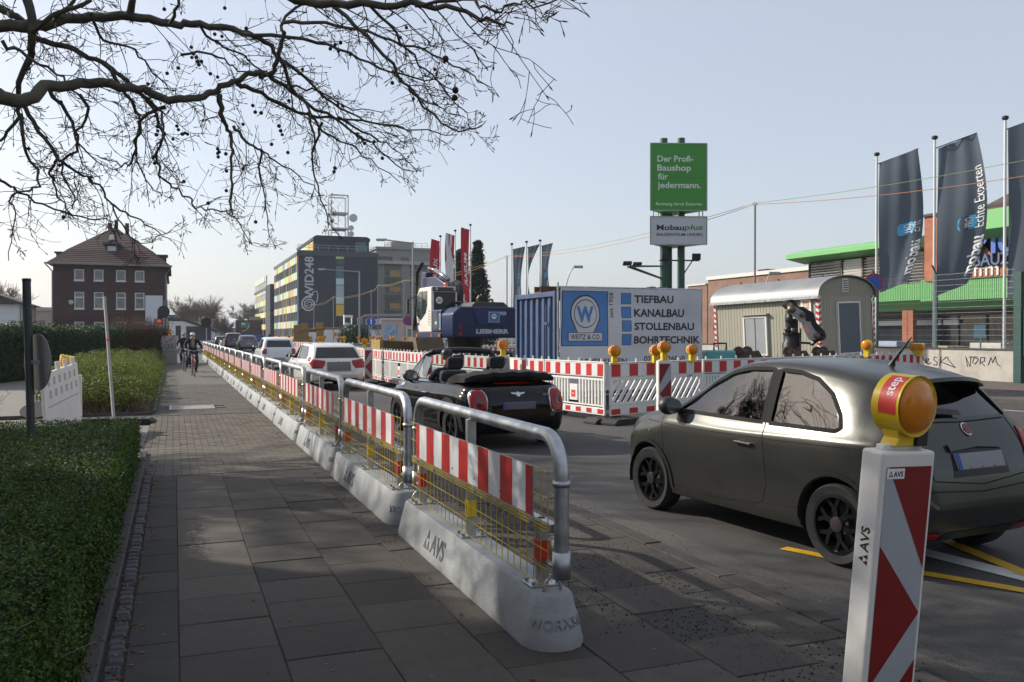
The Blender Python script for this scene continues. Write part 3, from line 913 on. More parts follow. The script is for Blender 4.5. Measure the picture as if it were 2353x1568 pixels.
def wavemat(name, c, period, axis='Y', rough=.6, metal=0, depth=.03, var=.1, rnd=0, profile='SIN'):
 if name in MATS: return MATS[name]
 m = mat(name, c, rough, metal, var=var, vs=1.5)
 n = m.node_tree; b = n.nodes['Principled BSDF']; L = n.links.new
 tc = n.nodes.new('ShaderNodeTexCoord'); w = n.nodes.new('ShaderNodeTexWave'); w.bands_direction = axis; w.wave_profile = profile
 w.inputs['Scale'].default_value = .314159 / period * 1.0; L(tc.outputs['Object'], w.inputs['Vector'])
 bp = n.nodes.new('ShaderNodeBump'); bp.inputs['Distance'].default_value = depth; bp.inputs['Strength'].default_value = 1
 L(w.outputs['Fac'], bp.inputs['Height']); L(bp.outputs['Normal'], b.inputs['Normal'])
 return m
DKBRICK = brickmat('dark_brick', (.075, .032, .026), (.05, .024, .022), (.055, .045, .04))
ORBRICK = brickmat('orange_brick', (.42, .14, .065), (.34, .105, .05), (.25, .16, .12))
TANBRICK = brickmat('tan_brick', (.24, .13, .09), (.19, .095, .07), (.2, .16, .13))
WFRAME = mat('white_frame', (.7, .7, .68), .5)
CURTAIN = mat('curtained_glass', (.17, .18, .19), .12, var=.5, vs=1.8, coat=.4)
ROOFT = wavemat('clay_tile_roof', (.046, .021, .017), .2, 'Z', .8, depth=.05, var=.3)
ZINC = mat('zinc', (.2, .21, .22), .5, .4)
UX, UZ = (1, 0, 0), (0, 0, 1)
# --- brick house at the end of the pavement
HY = 88.0
hl, hr = aty(122, 700, HY).x, aty(379, 700, HY).x
HW = hr - hl; ev = aty(250, 606, HY).z
house = thing('brick_house', 'dark brick house with steep hipped tile roof and white windows beyond the tall hedge', 'house', (hl, HY, 0))
def hx(u): return aty(u, 700, HY).x - hl
def hz_(v): return aty(250, v, HY).z
ops = []
for (a, c) in ((170.6, 193.5), (215.8, 238), (266.8, 289), (310, 332)):
 ops.append((hx(a), hx(c), hz_(646), hz_(620.5))); ops.append((hx(a), hx(c), hz_(710.5), hz_(672)))
 ops.append((hx(a), hx(c), hz_(765), hz_(740)))
b = MB(); wallface(b, (0, 0, 0), UX, UZ, HW, ev, ops, .16)
D_ = 15
b.quad((0, D_, 0), (0, 0, 0), (0, 0, ev), (0, D_, ev)); b.quad((HW, 0, 0), (HW, D_, 0), (HW, D_, ev), (HW, 0, ev)); b.quad((HW, D_, 0), (0, D_, 0), (0, D_, ev), (HW, D_, ev))
b.build('wall', DKBRICK, house)
for i, o in enumerate(ops):
 window(house, (0, 0, 0), UX, UZ, o, .12, WFRAME, CURTAIN, .09, transom=.68 if i % 3 == 1 else None, sill=WFRAME)
# hipped roof with flared eave
ap = aty(256, 522, HY + 6.5).z
b = MB(); ov = .55; mid = HW / 2
def rl(t, z): return [(-ov + (mid + ov) * t, -ov + (6.5 + ov) * t, z), (HW + ov - (mid + ov) * t, -ov + (6.5 + ov) * t, z), (HW + ov - (mid + ov) * t, D_ + ov - (5.5 + ov) * t, z), (-ov + (mid + ov) * t, D_ + ov - (5.5 + ov) * t, z)]
prof = [(0, ev - .1), (.12, ev + .42), (.3, ev + 1.35), (1.0, ap)]
rg = [rl(t, z) for t, z in prof]; P = sum(rg, []); F = []
for k in range(3):
 for i in range(4): F.append((k * 4 + i, k * 4 + (i + 1) % 4, (k + 1) * 4 + (i + 1) % 4, (k + 1) * 4 + i))
F.append((3, 2, 1, 0)); F.append((12, 13, 14, 15))
b.add(P, F)
roof = b.build('roof', ROOFT, house)
MB().bb(-ov - .1, HW + ov + .1, -ov - .12, -ov + .02, ev - .2, ev - .06).build('gutter', ZINC, house)
gb = MB().tube([(HW + ov, -ov, ev - .2), (HW + .1, -.12, ev - .9), (HW + .1, -.12, 0)], .06, 8).tube([(-ov, -ov, ev - .2), (-.05, -.1, ev - .8), (-.05, -.1, 0)], .06, 8)
gb.build('downpipe', ZINC, house)
for (u, w, hh) in ((240, .34, 513), (256, .3, 506), (283, .34, 514)):
 x = hx(u); zt = aty(u, hh, HY + 8).z
 MB().bb(x - w / 2, x + w / 2, 7.5, 8.3, ap - 1.6, zt).build('chimney', DKBRICK, roof)
# front dormer and skylight
dx0, dx1 = hx(241), hx(269)
dz0, dz1 = aty(255, 590, HY + 1.5).z, aty(255, 560, HY + 1.5).z
dm = MB(); dm.bb(dx0, dx1, 1.55, 5, dz0, dz1 - .1); dm.bb(dx0 - .25, dx1 + .25, 1.2, 5.2, dz1 - .1, dz1 + .06)
dmo = dm.build('dormer', mat('slate_dark', (.05, .045, .045), .7), roof)
MB().bb(dx0 + .15, dx1 - .15, 1.5, 1.548, dz0 + .1, dz1 - .25).build('window', mat('bright_pane', (.45, .5, .55), .2, coat=.4), dmo)
sk = MB(); k0 = .55
MB().beam((hx(251), 3.6, lerp(ev + 1.35, ap, .38) + .1), (hx(251), 4.7, lerp(ev + 1.35, ap, .60) + .1), .5, .12).build('skylight', mat('skylight_frame', (.2, .2, .21), .4), roof)
for xx, s in ((HW - .4, 1), (.2, -1)):
 q = MB(); q.bb(xx - .5, xx + .5, 5, 7, ev + .3, ev + 1.25); q.bb(xx - .65, xx + .65, 4.8, 7.2, ev + 1.25, ev + 1.38)
 q.build('side_dormer', mat('slate_dark'), roof)
wb0, wb1 = hx(334), hx(373.6)
MB().bb(wb0, wb1, -.08, -.003, 0, hz_(678)).build('blank_board', mat('white_board', (.62, .65, .7), .6), house)
MB().sphere((hx(164), -.3, hz_(696)), .22, 8, 5, (1, .4, 1)).build('dish', mat('pale_dish', (.5, .5, .48), .5), house)
# neighbours left of the house
nb = thing('white_house', 'low white rendered house with dark flat roof left of the brick house', 'house', (-19, 82, 0))
x1_ = aty(46, 730, 82).x + 19
q = MB(); q.bb(0, x1_, 0, 9, 0, aty(40, 699, 82).z); q.build('wall', mat('white_render', (.66, .67, .68), .8, var=.08, vs=.6), nb)
MB().prism([(-.3, 0), (x1_ + .5, 0), (x1_ - 2.2, 1.0), (-.3, 1.3)], -.4, 9.4, 'y').build('roof', mat('slate_dark'), nb).location = (0, 0, aty(40, 699, 82).z + .002)
gb = MB().tube([(x1_ + .05, -.06, 0), (x1_ + .05, -.06, aty(40, 702, 82).z)], .06, 6); gb.build('downpipe', ZINC, nb)
nc = thing('cream_building', 'cream low building with flat roof between the white and brick houses', 'building', (-22, 104, 0))
xa, xb = aty(50, 720, 104).x + 22, 22 + hl + 1
zt = aty(90, 714, 104).z
b = MB(); o1 = (aty(89, 740, 104).x + 22, aty(106, 740, 104).x + 22, aty(95, 757, 104).z, aty(95, 735, 104).z)
o2 = (aty(118, 740, 104).x + 22, aty(124, 740, 104).x + 22, o1[2], o1[3])
wallface(b, (xa, 0, 0), UX, UZ, xb - xa, zt, [(o1[0] - xa, o1[1] - xa, o1[2], o1[3])], .15)
b.bb(xa, xb, .3, 9, 0, zt - .01)
b.build('wall', mat('cream_render', (.55, .52, .43), .85, var=.08, vs=.5), nc)
window(nc, (xa, 0, 0), UX, UZ, (o1[0] - xa, o1[1] - xa, o1[2], o1[3]), .12, WFRAME, mat('roller_blind', (.32, .34, .37), .6), .06)
MB().bb(xa - .2, xb + .2, -.2, 9.2, zt, zt + .35).build('roof_edge', mat('pale_parapet', (.6, .58, .52), .8), nc)
MB().bb(xa + 3, xa + 6.5, 3, 5, zt + .35, zt + 1.2).build('roof_box', mat('grey_box', (.25, .26, .28), .6), nc)
# shop behind the house along the street, seen past its corner
sb = thing('pale_street_house', 'narrow pale rendered house front seen past the brick house corner', 'house', (aty(383, 700, 106).x - 8, 104, 0))
MB().bb(0, 8 + .0, 0, 14, 0, aty(392, 640, 106).z).build('wall', mat('cream_render'), sb)
MB().bb(-.2, 8.25, -.2, 14.2, aty(392, 640, 106).z, aty(392, 637, 106).z).build('roof_edge', mat('slate_dark'), sb)
for k in range(4):
 MB().bb(8.005, 8.06, 1.5 + k * 3, 2.7 + k * 3, 4, 5.6).build('window', GLASSDK, sb)
gb_ = thing('gabled_house', 'small white gabled house far down the pavement', 'house', (aty(388, 750, 150).x, 150, 0))
w_ = 7.0
b = MB(); hh = aty(410, 748, 150).z
b.prism([(0, 0), (w_, 0), (w_, hh - 1), (2.2, aty(396, 738, 150).z), (0, aty(396, 738, 150).z)], 0, 9, 'y').build('wall', mat('white_render'), gb_)
MB().prism([(-.1, aty(396, 736, 150).z), (2.2, aty(396, 736, 150).z), (w_ + .4, hh - 1.2), (w_ + .4, hh - .8), (2.2, aty(396, 733, 150).z), (-.1, aty(396, 733, 150).z)], -.3, 9, 'y').build('roof', mat('slate_dark'), gb_)
MB().bb(2.6, 6.4, -.06, -.002, .6, 2.9).build('shop_sign', mat('dark_sign', (.03, .035, .04), .5), gb_)
MB().bb(1, 1.8, -.05, -.002, .5, 3).build('door', mat('dark_sign'), gb_)
# --- office block with coloured panels
WY, WX = 150.0, 19.4
wz = aty(691, 575, WY).z; wxr = aty(868, 572, WY).x
office = thing('office_block', 'dark slate office block with coloured window panels and a large white number', 'office building', (WX, WY, 0))
NAVY = mat('navy_render', (.028, .036, .048), .8, var=.12, vs=.4)
NAVY2 = mat('navy_trim', (.05, .06, .075), .6)
PIL = mat('grey_mullion', (.3, .31, .32), .6)
cols6 = [mat('panel_white', (.62, .65, .68), .5), mat('panel_yellow', (.62, .38, .05), .5), mat('panel_lime', (.5, .65, .2), .5), mat('panel_teal', (.2, .33, .36), .5), mat('panel_mint', (.45, .58, .57), .5), mat('panel_paleyellow', (.66, .62, .22), .5)]
WIN = [mat('office_glass', (.02, .025, .03), .08, coat=.3), mat('office_blind', (.22, .14, .05), .3, coat=.3), mat('office_glass')]
y1a = atx(630, 640, WX).y - WY      # end of the near block
b = MB(); Wd = wxr - WX
b.bb(.25, Wd, .0, y1a, 0, wz - .9)
b.build('wall', NAVY, office)
b = MB(); b.prism([(0 - .1, wz - .9), (Wd + .15, wz - .9), (Wd + .15, wz - .35), (Wd - .35, wz), (.4, wz), (-.1, wz - .35)], -.15, y1a, 'y'); b.build('roof_edge', NAVY2, office)
random.seed(21)
nb_, ns = 15, 5
st0 = 1.2; sh = (wz - .9 - st0) / ns
pm = {}
def boxpart(name, x0, x1, y0, y1, z0, z1, m, parent):
 k = ('bp', round(x1 - x0, 3), round(y1 - y0, 3), round(z1 - z0, 3), m.name, name)
 if k not in pm: pm[k] = MB().bb(0, x1 - x0, 0, y1 - y0, 0, z1 - z0).mesh(name, m)
 o = bpy.data.objects.new(name, pm[k]); col.objects.link(o); o.parent = parent; o.location = (x0, y0, z0); return o
bw = (y1a - .6) / nb_
pb = MB()
for i in range(nb_ + 1):
 y = .3 + i * bw; pb.bb(-.02, .25, y - .12, y + .12, .3, wz - .9)
pb.build('mullion', PIL, office)
for s in range(ns):
 for i in range(nb_):
  y = .3 + i * bw; z = st0 + s * sh
  boxpart('window_pane', .12, .25, y + .12, y + bw - .12, z, z + sh * .54, random.choice(WIN), office)
  boxpart('facade_panel', .0, .25, y + .12, y + bw - .12, z + sh * .54, z + sh - .02, random.choice(cols6[:5]), office)
MB().bb(.0, .249, .2, y1a - .2, .2, st0 - .02).build('plinth', mat('panel_yellow'), office)
# strip on the end wall
sx0, sx1 = aty(772, 650, WY).x - WX, aty(790, 650, WY).x - WX
def pz(zv): return aty(780, (700 + zv / 1.96) / 1.7, WY).z
for (a, c, m) in ((567, 611, cols6[2]), (613, 662, WIN[0]), (668, 760, mat('panel_deepteal', (.06, .14, .16), .5)), (761, 809, mat('panel_mint')), (814, 901, mat('panel_lilac', (.36, .38, .45), .5)), (905, 956, mat('panel_mint')), (961, 1049, mat('panel_yellow')), (1052, 1100, WIN[0])):
 boxpart('facade_panel', sx0, sx1, -.06, -.003, pz(c), pz(a), m, office)
# number painted on the end wall, reading upwards
WINK = mat('pale_grey_paint', (.42, .45, .49), .7)
xl, xr = aty((900 + 568 / 1.96) / 1.7, 650, WY).x - WX, aty((900 + 637 / 1.96) / 1.7, 650, WY).x - WX
zb_, zt_ = pz(918), wz - 1.05
tx = text('WID248', 1.0, WINK, office, (xr - .05, -.01, zb_), (0, 0, 1), (-1, 0, 0), bold=.02, fit=zt_ - zb_)
tx.scale = (1, (xr - xl) / .73, 1)
# ram emblem: coil and horn
b = MB(); cx, cz = (xl + xr) / 2 - .05, pz(962)
pts = []
for k in range(46):
 a = R(k * 19); r = 1.28 * (1 - k / 58); pts.append((cx + r * math.cos(a + 1.2), -.04, cz + r * math.sin(a + 1.2)))
b.tube(pts, [.16 - .002 * k for k in range(46)], 5)
b.tube([(cx + .3, -.04, cz + 1.25), (cx + .7, -.04, cz + 2.1), (cx + 1.3, -.04, cz + 2.3), (cx + 1.5, -.04, cz + 1.6), (cx + 1.45, -.04, cz + .8), (cx + 1.2, -.04, cz + .3)], .1, 5)
b.build('emblem', WINK, office)
# penthouse, railing
px0, px1 = aty((900 + 640 / 1.96) / 1.7, 560, WY + 4).x - WX, aty((900 + 1062 / 1.96) / 1.7, 560, WY + 4).x - WX
pzt = aty(740, (700 + 432 / 1.96) / 1.7, WY + 4).z
ph = MB(); ph.bb(px0, px1, 4, 26, wz - .01, pzt - .8); ph.prism([(px0 - .15, pzt - .8), (px1 + .15, pzt - .8), (px1 + .15, pzt - .3), (px1 - .4, pzt), (px0 + .4, pzt), (px0 - .15, pzt - .3)], 3.8, 26, 'y')
pho = ph.build('penthouse', NAVY, office)
for k in range(5): boxpart('facade_panel', px0 - .06, px0 - .003, 5 + k * 4, 8.6 + k * 4, wz + .3, pzt - 1, cols6[(1, 2, 5, 0, 4)[k]], office)
boxpart('facade_panel', px0 + 7.2, px0 + 9.2, 3.94, 3.997, wz + .3, pzt - .9, mat('panel_deepteal'), office)
rb = MB()
for z in (wz + .55, wz + 1.0): rb.tube([(.3, .5, z), (Wd - .2, .5, z)], .04, 5); rb.tube([(.3, .5, z), (.3, 3.8, z)], .04, 5)
for k in range(9): x = lerp(.3, Wd - .2, k / 8); rb.tube([(x, .5, wz), (x, .5, wz + 1)], .04, 5)
rb.build('railing', PIL, office)
# second block further along
w2 = thing('office_wing', 'far wing of the office block with coloured panels behind a blank dark stair wall', 'office building', (WX - .6, WY + y1a + 1, 0))
z2 = atx(620, 654, WX - .6).z; y2e = atx(585, 655, WX - .6).y - (WY + y1a + 1)
MB().bb(.25, 14, 0, y2e, 0, z2 - .8).build('wall', NAVY, w2)
MB().bb(-.15, 14.2, -.3, 9.5, 0, z2).build('stair_wall', NAVY, w2)
MB().bb(-.1, 14.1, 9.5, y2e + .1, z2 - .8, z2 - .2).build('roof_edge', NAVY2, w2)
n2 = 13; bw2 = (y2e - 10) / n2
for s in range(5):
 for i in range(n2):
  y = 9.7 + i * bw2; z = st0 + s * sh * .97
  boxpart('window_pane', .12, .25, y + .15, y + bw2 - .1, z, z + sh * .52, random.choice(WIN), w2)
  boxpart('facade_panel', .0, .25, y + .1, y + bw2 - .05, z + sh * .52, z + sh * .95, random.choice(cols6), w2)
# lattice mast on the roof
mx0, mx1 = aty(761, 500, WY + 12).x, aty(800, 500, WY + 12).x
mast = thing('lattice_mast', 'white steel lattice mast with dish antennas on the office roof', 'mast', (mx0, WY + 12, 0))
wm = mx1 - mx0; zb0 = pzt - .02; zt0 = aty(780, 449, WY + 12).z
WS = mat('white_steel', (.55, .56, .56), .5)
mb_ = MB()
for x in (0, wm):
 for y in (0, wm): mb_.tube([(x, y, zb0), (x, y, zt0)], .11, 6)
zs = [zb0 + (zt0 - zb0) * t for t in (.28, .62, 1.0)]
for z in zs:
 for (a, c) in (((0, 0), (wm, 0)), ((wm, 0), (wm, wm)), ((wm, wm), (0, wm)), ((0, wm), (0, 0))): mb_.beam((*a, z), (*c, z), .2, .25)
mb_.build('frame', WS, mast)
mb_ = MB()
for z in zs[:2]: mb_.bb(0, wm, 0, wm, z - .2, z - .05)
mb_.build('platform', mat('grey_grating', (.35, .36, .37), .6), mast)
mb_ = MB(); zz = [zb0] + zs
for i in range(3):
 for (a, c) in (((0, 0), (wm, 0)), ((wm, 0), (wm, wm)), ((0, wm), (0, 0))):
  mb_.tube([(*a, zz[i]), (*c, zz[i + 1])], .03, 4, False); mb_.tube([(*c, zz[i]), (*a, zz[i + 1])], .03, 4, False)
mb_.tube([(wm * .5, wm * .5, zb0), (wm * .5, wm * .5, zs[1] + 1.5)], .07, 6)
stuff(mb_.build('bracing', WS, mast))
for (x, z, r) in ((wm + .9, zs[1] - .9, .75), (wm + .5, zs[0] + .1, .5), (wm + .5, zb0 + 1.4, .5), (.1, zs[1] - 1.6, .45)):
 d = MB(); d.lathe([(r, 0), (r, .35), (r * .6, .5)], 14, 'y', (x, -.5, z)); d.build('dish', mat('dish_grey', (.5, .52, .55), .5), mast, smooth=40)
# plain concrete office right of it
C0Y = 168.0
cx0, cx1 = aty(866, 650, C0Y).x, aty(1010, 650, C0Y).x
conc = thing('concrete_office', 'pale concrete office with olive bands and yellow window blinds', 'office building', (cx0, C0Y, 0))
cz = aty(930, 575, C0Y).z; cw = cx1 - cx0
CONCW = mat('pale_concrete_panel', (.26, .255, .235), .85, var=.08, vs=.5)
OLIVE = mat('olive_band', (.11, .11, .085), .7)
ops = []
def cxx(zu): return aty((900 + zu / 1.96) / 1.7, 650, C0Y).x - cx0
def czz(zv): return aty(930, (700 + zv / 1.96) / 1.7, C0Y).z
for (a, c) in ((1180, 1308), (1375, 1500)):
 for (t, bt_) in ((695, 752), (820, 880), (945, 1003), (1065, 1120)): ops.append((cxx(a), cxx(c), czz(bt_), czz(t)))
for (a, c) in ((1130, 1240), (1305, 1365)): ops.append((cxx(a), cxx(c), czz(628), czz(598)))
b = MB(); wallface(b, (0, 0, 0), UX, UZ, cw, cz, ops, .3); b.bb(0, cw, .31, 16, 0, cz - .01); b.build('wall', CONCW, conc)
BL = [mat('yellow_blind', (.4, .24, .03), .4, coat=.3), mat('office_glass'), mat('yellow_blind')]
for i, o in enumerate(ops):
 fo = window(conc, (0, 0, 0), UX, UZ, o, .25, mat('grey_frame', (.2, .21, .22), .5), mat('office_glass'), .12, mull=(.33, .66))
 if i < 8:
  w_ = o[1] - o[0]
  MB().bb(o[0] + w_ * .34, o[1] - .1, .215, .22, lerp(o[2], o[3], random.uniform(.05, .4)), o[3] - .1).build('blind', BL[0], fo)
ob = MB()
for (t, bt_) in ((640, 690), (755, 815), (885, 940), (1006, 1060)):
 for (a, c) in ((1180, 1308), (1375, 1500)): ob.bb(cxx(a), cxx(c), -.04, -.003, czz(bt_), czz(t))
ob.build('olive_band', OLIVE, conc)
MB().bb(-.3, cw + .2, -.5, 16, czz(655), czz(632)).build('ledge', mat('pale_parapet2', (.4, .39, .37), .8), conc)
MB().bb(-.3, cw + .2, -.3, 16, cz, cz + .5).build('roof_edge', CONCW, conc)
q = MB(); q.bb(cxx(1250), cxx(1400), 2, 8, cz + .5, czz(475)); q.lathe([(1.1, cz + .5), (1.1, czz(472))], 12, o=(cxx(1405), 5, 0)); q.build('roof_house', CONCW, conc)
rb = MB()
for z in (cz + .9, cz + 1.4): rb.tube([(cxx(1180), 0, z), (cxx(1510), 0, z)], .04, 4)
for k in range(8): x = lerp(cxx(1180), cxx(1510), k / 7); rb.tube([(x, 0, cz + .5), (x, 0, cz + 1.4)], .04, 4)
rb.build('railing', PIL, conc)
# low annex with air conditioners in front of the dark wall
ann = thing('low_annex', 'low white annex with dark roof band at the foot of the dark office wall', 'annex', (aty(700, 760, 140).x, 140, 0))
aw = aty(985, 760, 140).x - aty(700, 760, 140).x
MB().bb(0, aw, 0, 8, 0, aty(800, 757, 140).z).build('wall', mat('white_render'), ann)
ax = aty(800, 757, 140).x - aty(700, 757, 140).x
MB().bb(ax, aw, -.3, 8, aty(800, 757, 140).z + .01, aty(800, 746, 140).z).build('roof_band', NAVY2, ann)
def dz(v): return aty(830, v, 141).z
for (u0, u1, v0, v1, lab) in ((794, 814, 724, 746, 'box'), (808, 822, 724, 746, 'fan')):
 ac = thing('air_conditioner', 'white twin-fan air conditioner on the annex roof' if lab == 'fan' else 'white boxy air handling unit on the annex roof', 'air conditioner', (aty(u0, 740, 141).x, 141 + (.0 if lab == 'fan' else 1.2), 0))
 w_ = aty(u1, 740, 141).x - aty(u0, 740, 141).x
 MB().bb(0, w_, 0, .8, dz(v1), dz(v0) - (.5 if lab == 'fan' else 0)).build('case', mat('ac_white', (.6, .6, .58), .6), ac)
 if lab == 'fan':
  for k in range(2): MB().lathe([(.42, -.03), (.42, .03)], 14, 'y', (w_ / 2, -.01, lerp(dz(v1), dz(v0) - .5, .27 + .46 * k))).build('fan', DARK, ac)
 else: MB().bb(.1, w_ * .8, -.02, -.002, dz(v1) + .3, dz(v0) - .4).build('grille', DARK, ac)
dc = thing('roof_duct', 'pale metal air duct lying on the annex roof', 'duct', (aty(832, 740, 142).x, 142, 0))
MB().tube([(0, 0, dz(746)), (0, 0, dz(730)), (.5, 0, dz(726)), (6.6, 0, dz(725))], .32, 10).build('pipe', mat('zinc'), dc, smooth=50)
MB().bb(.6, 4.4, -.5, .5, dz(746), dz(733)).build('case', mat('ac_white'), dc)
# --- unseen house on the viewer's left, added to shade the pavement
lh = thing('street_house', 'unseen white rendered two-storey house added left of the hedge bed', 'house', (-6.3, -9, 0))
b = MB(); ops = [(2 + 3.2 * k, 3.3 + 3.2 * k, z, z + 1.4) for k in range(6) for z in (1.0, 3.9)]
wallface(b, (0, 0, 0), (0, 1, 0), UZ, 21.8, 6.1, ops, .15); b.bb(-9, -.2, 0, 21.8, 0, 6.0); b.build('wall', mat('white_render'), lh)
for o in ops: window(lh, (0, 0, 0), (0, 1, 0), UZ, o, .12, WFRAME, CURTAIN, .07)
MB().bb(-9.2, .2, -.2, 22.0, 6.1, 6.3).build('roof_edge', mat('pale_parapet'), lh)
for k, (x, w, h, m) in enumerate(((-18, 13, 9, 'cream_render'), (-3.5, 15, 11, 'dark_brick'), (13, 16, 10, 'white_render'), (31, 18, 8, 'tan_brick'))):  # unseen houses added behind the viewer to cut fill light and sky reflections
 t = thing('street_house', ('unseen cream house added across the street behind the viewer', 'unseen brick house added to close the street behind the viewer', 'unseen white corner house added behind the viewer', 'unseen tan brick house added behind the viewer on the shop side')[k], 'house', (x, -34, 0))
 MB().bb(0, w, -9, 0, 0, h).build('wall', mat(m), t); MB().prism([(-9.3, h), (.4, h), (-4.5, h + 3.5)], -.2, w + .2, 'x').build('roof', ROOFT, t)
 for i in range(int(w / 2.6)):
  for j in range(3): MB().bb(1 + i * 2.6, 2.2 + i * 2.6, .005, .06, 1 + j * 2.9, 2.6 + j * 2.9).build('window', GLASSDK, t)
# ------------------------------------------------------------------ right side: hall, shop, wall, fence, flags
GREENF = mat('green_fascia', (.16, .42, .15), .5, var=.06, vs=.8)
GREENC = wavemat('green_corrugated', (.15, .4, .14), .11, 'Y', .5, depth=.03, var=.06)
hall = thing('brick_hall', 'long tan brick hall with pale coping behind the site wagon', 'hall', (41, 0, 0))
HX = 41.0
ya, yb = atx(1700, 640, HX).y * .5, atx(1627, 648, HX).y
hzt = atx(1850, 622, HX).z
b = MB()
wop = [(.8, 3.0, atx(1655, 760, HX).z, atx(1655, 745, HX).z)]
wallface(b, (0, yb, 0), (0, -1, 0), UZ, yb - ya, hzt, wop, .2)
b.bb(.25, 20, ya, yb, 0, hzt - .05)
b.build('wall', TANBRICK, hall)
window(hall, (0, yb, 0), (0, -1, 0), UZ, wop[0], .14, WFRAME, GLASSDK, .08, mull=(.33, .66))
MB().bb(-.12, 20.1, ya, yb + .12, hzt, hzt + .28).build('coping', mat('pale_coping', (.6, .58, .54), .8), hall)
MB().bb(0, 18, yb + .121, yb + 3, 0, atx(1618, 655, HX).z).build('side_wall', TANBRICK, hall)
MB().bb(-.1, 18, yb + .25, yb + 3.1, atx(1618, 655, HX).z, atx(1618, 652, HX).z).build('side_coping', mat('pale_coping'), hall)
chy = atx(1741, 640, HX).y
MB().bb(.4, 1.5, chy - .5, chy + .5, hzt + .28, atx(1741, 619, HX).z).build('chimney', DKBRICK, hall)
dome = MB(); dome.sphere((6, atx(1800, 600, HX).y - 4, hzt - .4), 2.4, 14, 8, (1, 1, .6)); dome.build('dome_light', mat('pale_dome', (.55, .53, .5), .5), hall, smooth=60)
shop = thing('builders_shop', 'builders merchant with green fascias, orange brick and glass shopfront', 'shop', (36, 0, 0))
SX = 36.0
def sy(u, X=SX): return atx(u, 600, X).y
def sz(u, v, X=SX): return atx(u, v, X).z
yl, yr = sy(1850), 10.0
zf0, zf1 = sz(1845, 606), sz(1845, 585)
# upper storey
ub = MB(); zlow = sz(1850, 700)
ub.bb(.3, 14, yr, yl, 0, zf0); ub.build('wall', mat('grey_brown_wall', (.13, .09, .075), .8), shop)
# blinds bay by bay: each louvre field a part
yy = yl; k = 0
us = [1857, 1930, 1978, 2030, 2080, 2122]
WB = mat('white_louvre', (.62, .61, .58), .5)
for i in range(len(us) - 1):
 y0, y1 = sy(us[i]), sy(us[i + 1])
 o = MB()
 zt, zb = zf0 - .05, zf0 - 2.3
 if i in (1,):
  o.bb(.2, .24, y1 + .12, y0 - .12, zb, zt)
 n = 14
 for j in range(n):
  z = lerp(zb, zt, j / n); o.box((.14, (y0 + y1) / 2, z), (.11, abs(y0 - y1) - .24, .012), Matrix.Rotation(R(35 if i != 1 else 65), 3, 'Y'))
 stuff(o.build('blind', WB, shop))
 MB().bb(.1, .3, y1 - .06, y1 + .06, zb, zt).build('mullion', mat('brown_mullion', (.1, .055, .04), .6), shop)
MB().bb(.24, .3, yr, yl - .02, zf0 - 2.32, zf0 - .04).build('glazing', GLASSDK, shop)
fb = MB(); fb.prism([(.6, zf0 - .02), (-.9, zf0 + .25), (-.9, zf1), (.6, zf1 + .3)], sy(2125), yl + .7, 'y'); fb.build('upper_fascia', GREENF, shop, bevel=.03)
# lower canopy and ground floor
zc1, zc0, zcs = sz(2060, 661), sz(2060, 696), sz(2060, 712)
yc = sy(2005)
lc = MB(); lc.bb(-2.0, -1.9, sy(2126, 34), yc + 6, zc0, zc1); lc.build('canopy_front', GREENC, shop)
MB().bb(-1.9, .3, yr, yc + 6, zc0, zc0 + .08).build('canopy_soffit', mat('green_soffit', (.1, .24, .09), .6), shop)
MB().prism([(-2.01, zc0 - .005), (-1.3, zcs - .15), (-1.2, zcs - .15), (-1.9, zc0 + .01)], yr, yc + 6, 'y').build('canopy_skirt', GREENF, shop)
MB().bb(-1.9, .3, yr, yc + 6, zc1 - .06, zc1).build('canopy_top', mat('roof_felt', (.12, .12, .115), .9), shop)
MB().bb(-2.3, -2.2, yr, sy(2126, 34) - .002, zc0 - .1, zc1 + .12).build('canopy_front', GREENC, shop)
gzt = zcs - .1
for i, u in enumerate((2078, 2090)):
 y = sy(u, 34.5); MB().bb(-1.45, -1.2, y - .18, y + .18, 0, gzt).build('pillar', ORBRICK, shop)
gl = MB().bb(-.2, -.15, yr, yc + 6, 0, gzt); gl.build('shopfront', GLASSDK, shop)
mm = MB()
for i in range(14):
 y = yr + 1 + i * 1.6; mm.bb(-.28, -.2, y - .04, y + .04, 0, gzt)
mm.bb(-.27, -.2, yr, yc + 6, gzt - .75, gzt - .68); mm.build('shopfront_frame', DARK, shop)
bn = MB(); z0, z1 = sz(2150, 747, 35), sz(2150, 735, 35)
for (u0, u1) in ((2020, 2076), (2095, 2165), (2170, 2205)):
 bn.bb(-.36, -.3, sy(u1, 35.7), sy(u0, 35.7), z0, z1)
bn.build('shop_banner', mat('banner_white', (.66, .67, .67), .6), shop)
MB().bb(-.34, -.29, yr, yc + 6, gzt - .3, gzt - .02).build('header', mat('brown_header', (.14, .1, .08), .7), shop)
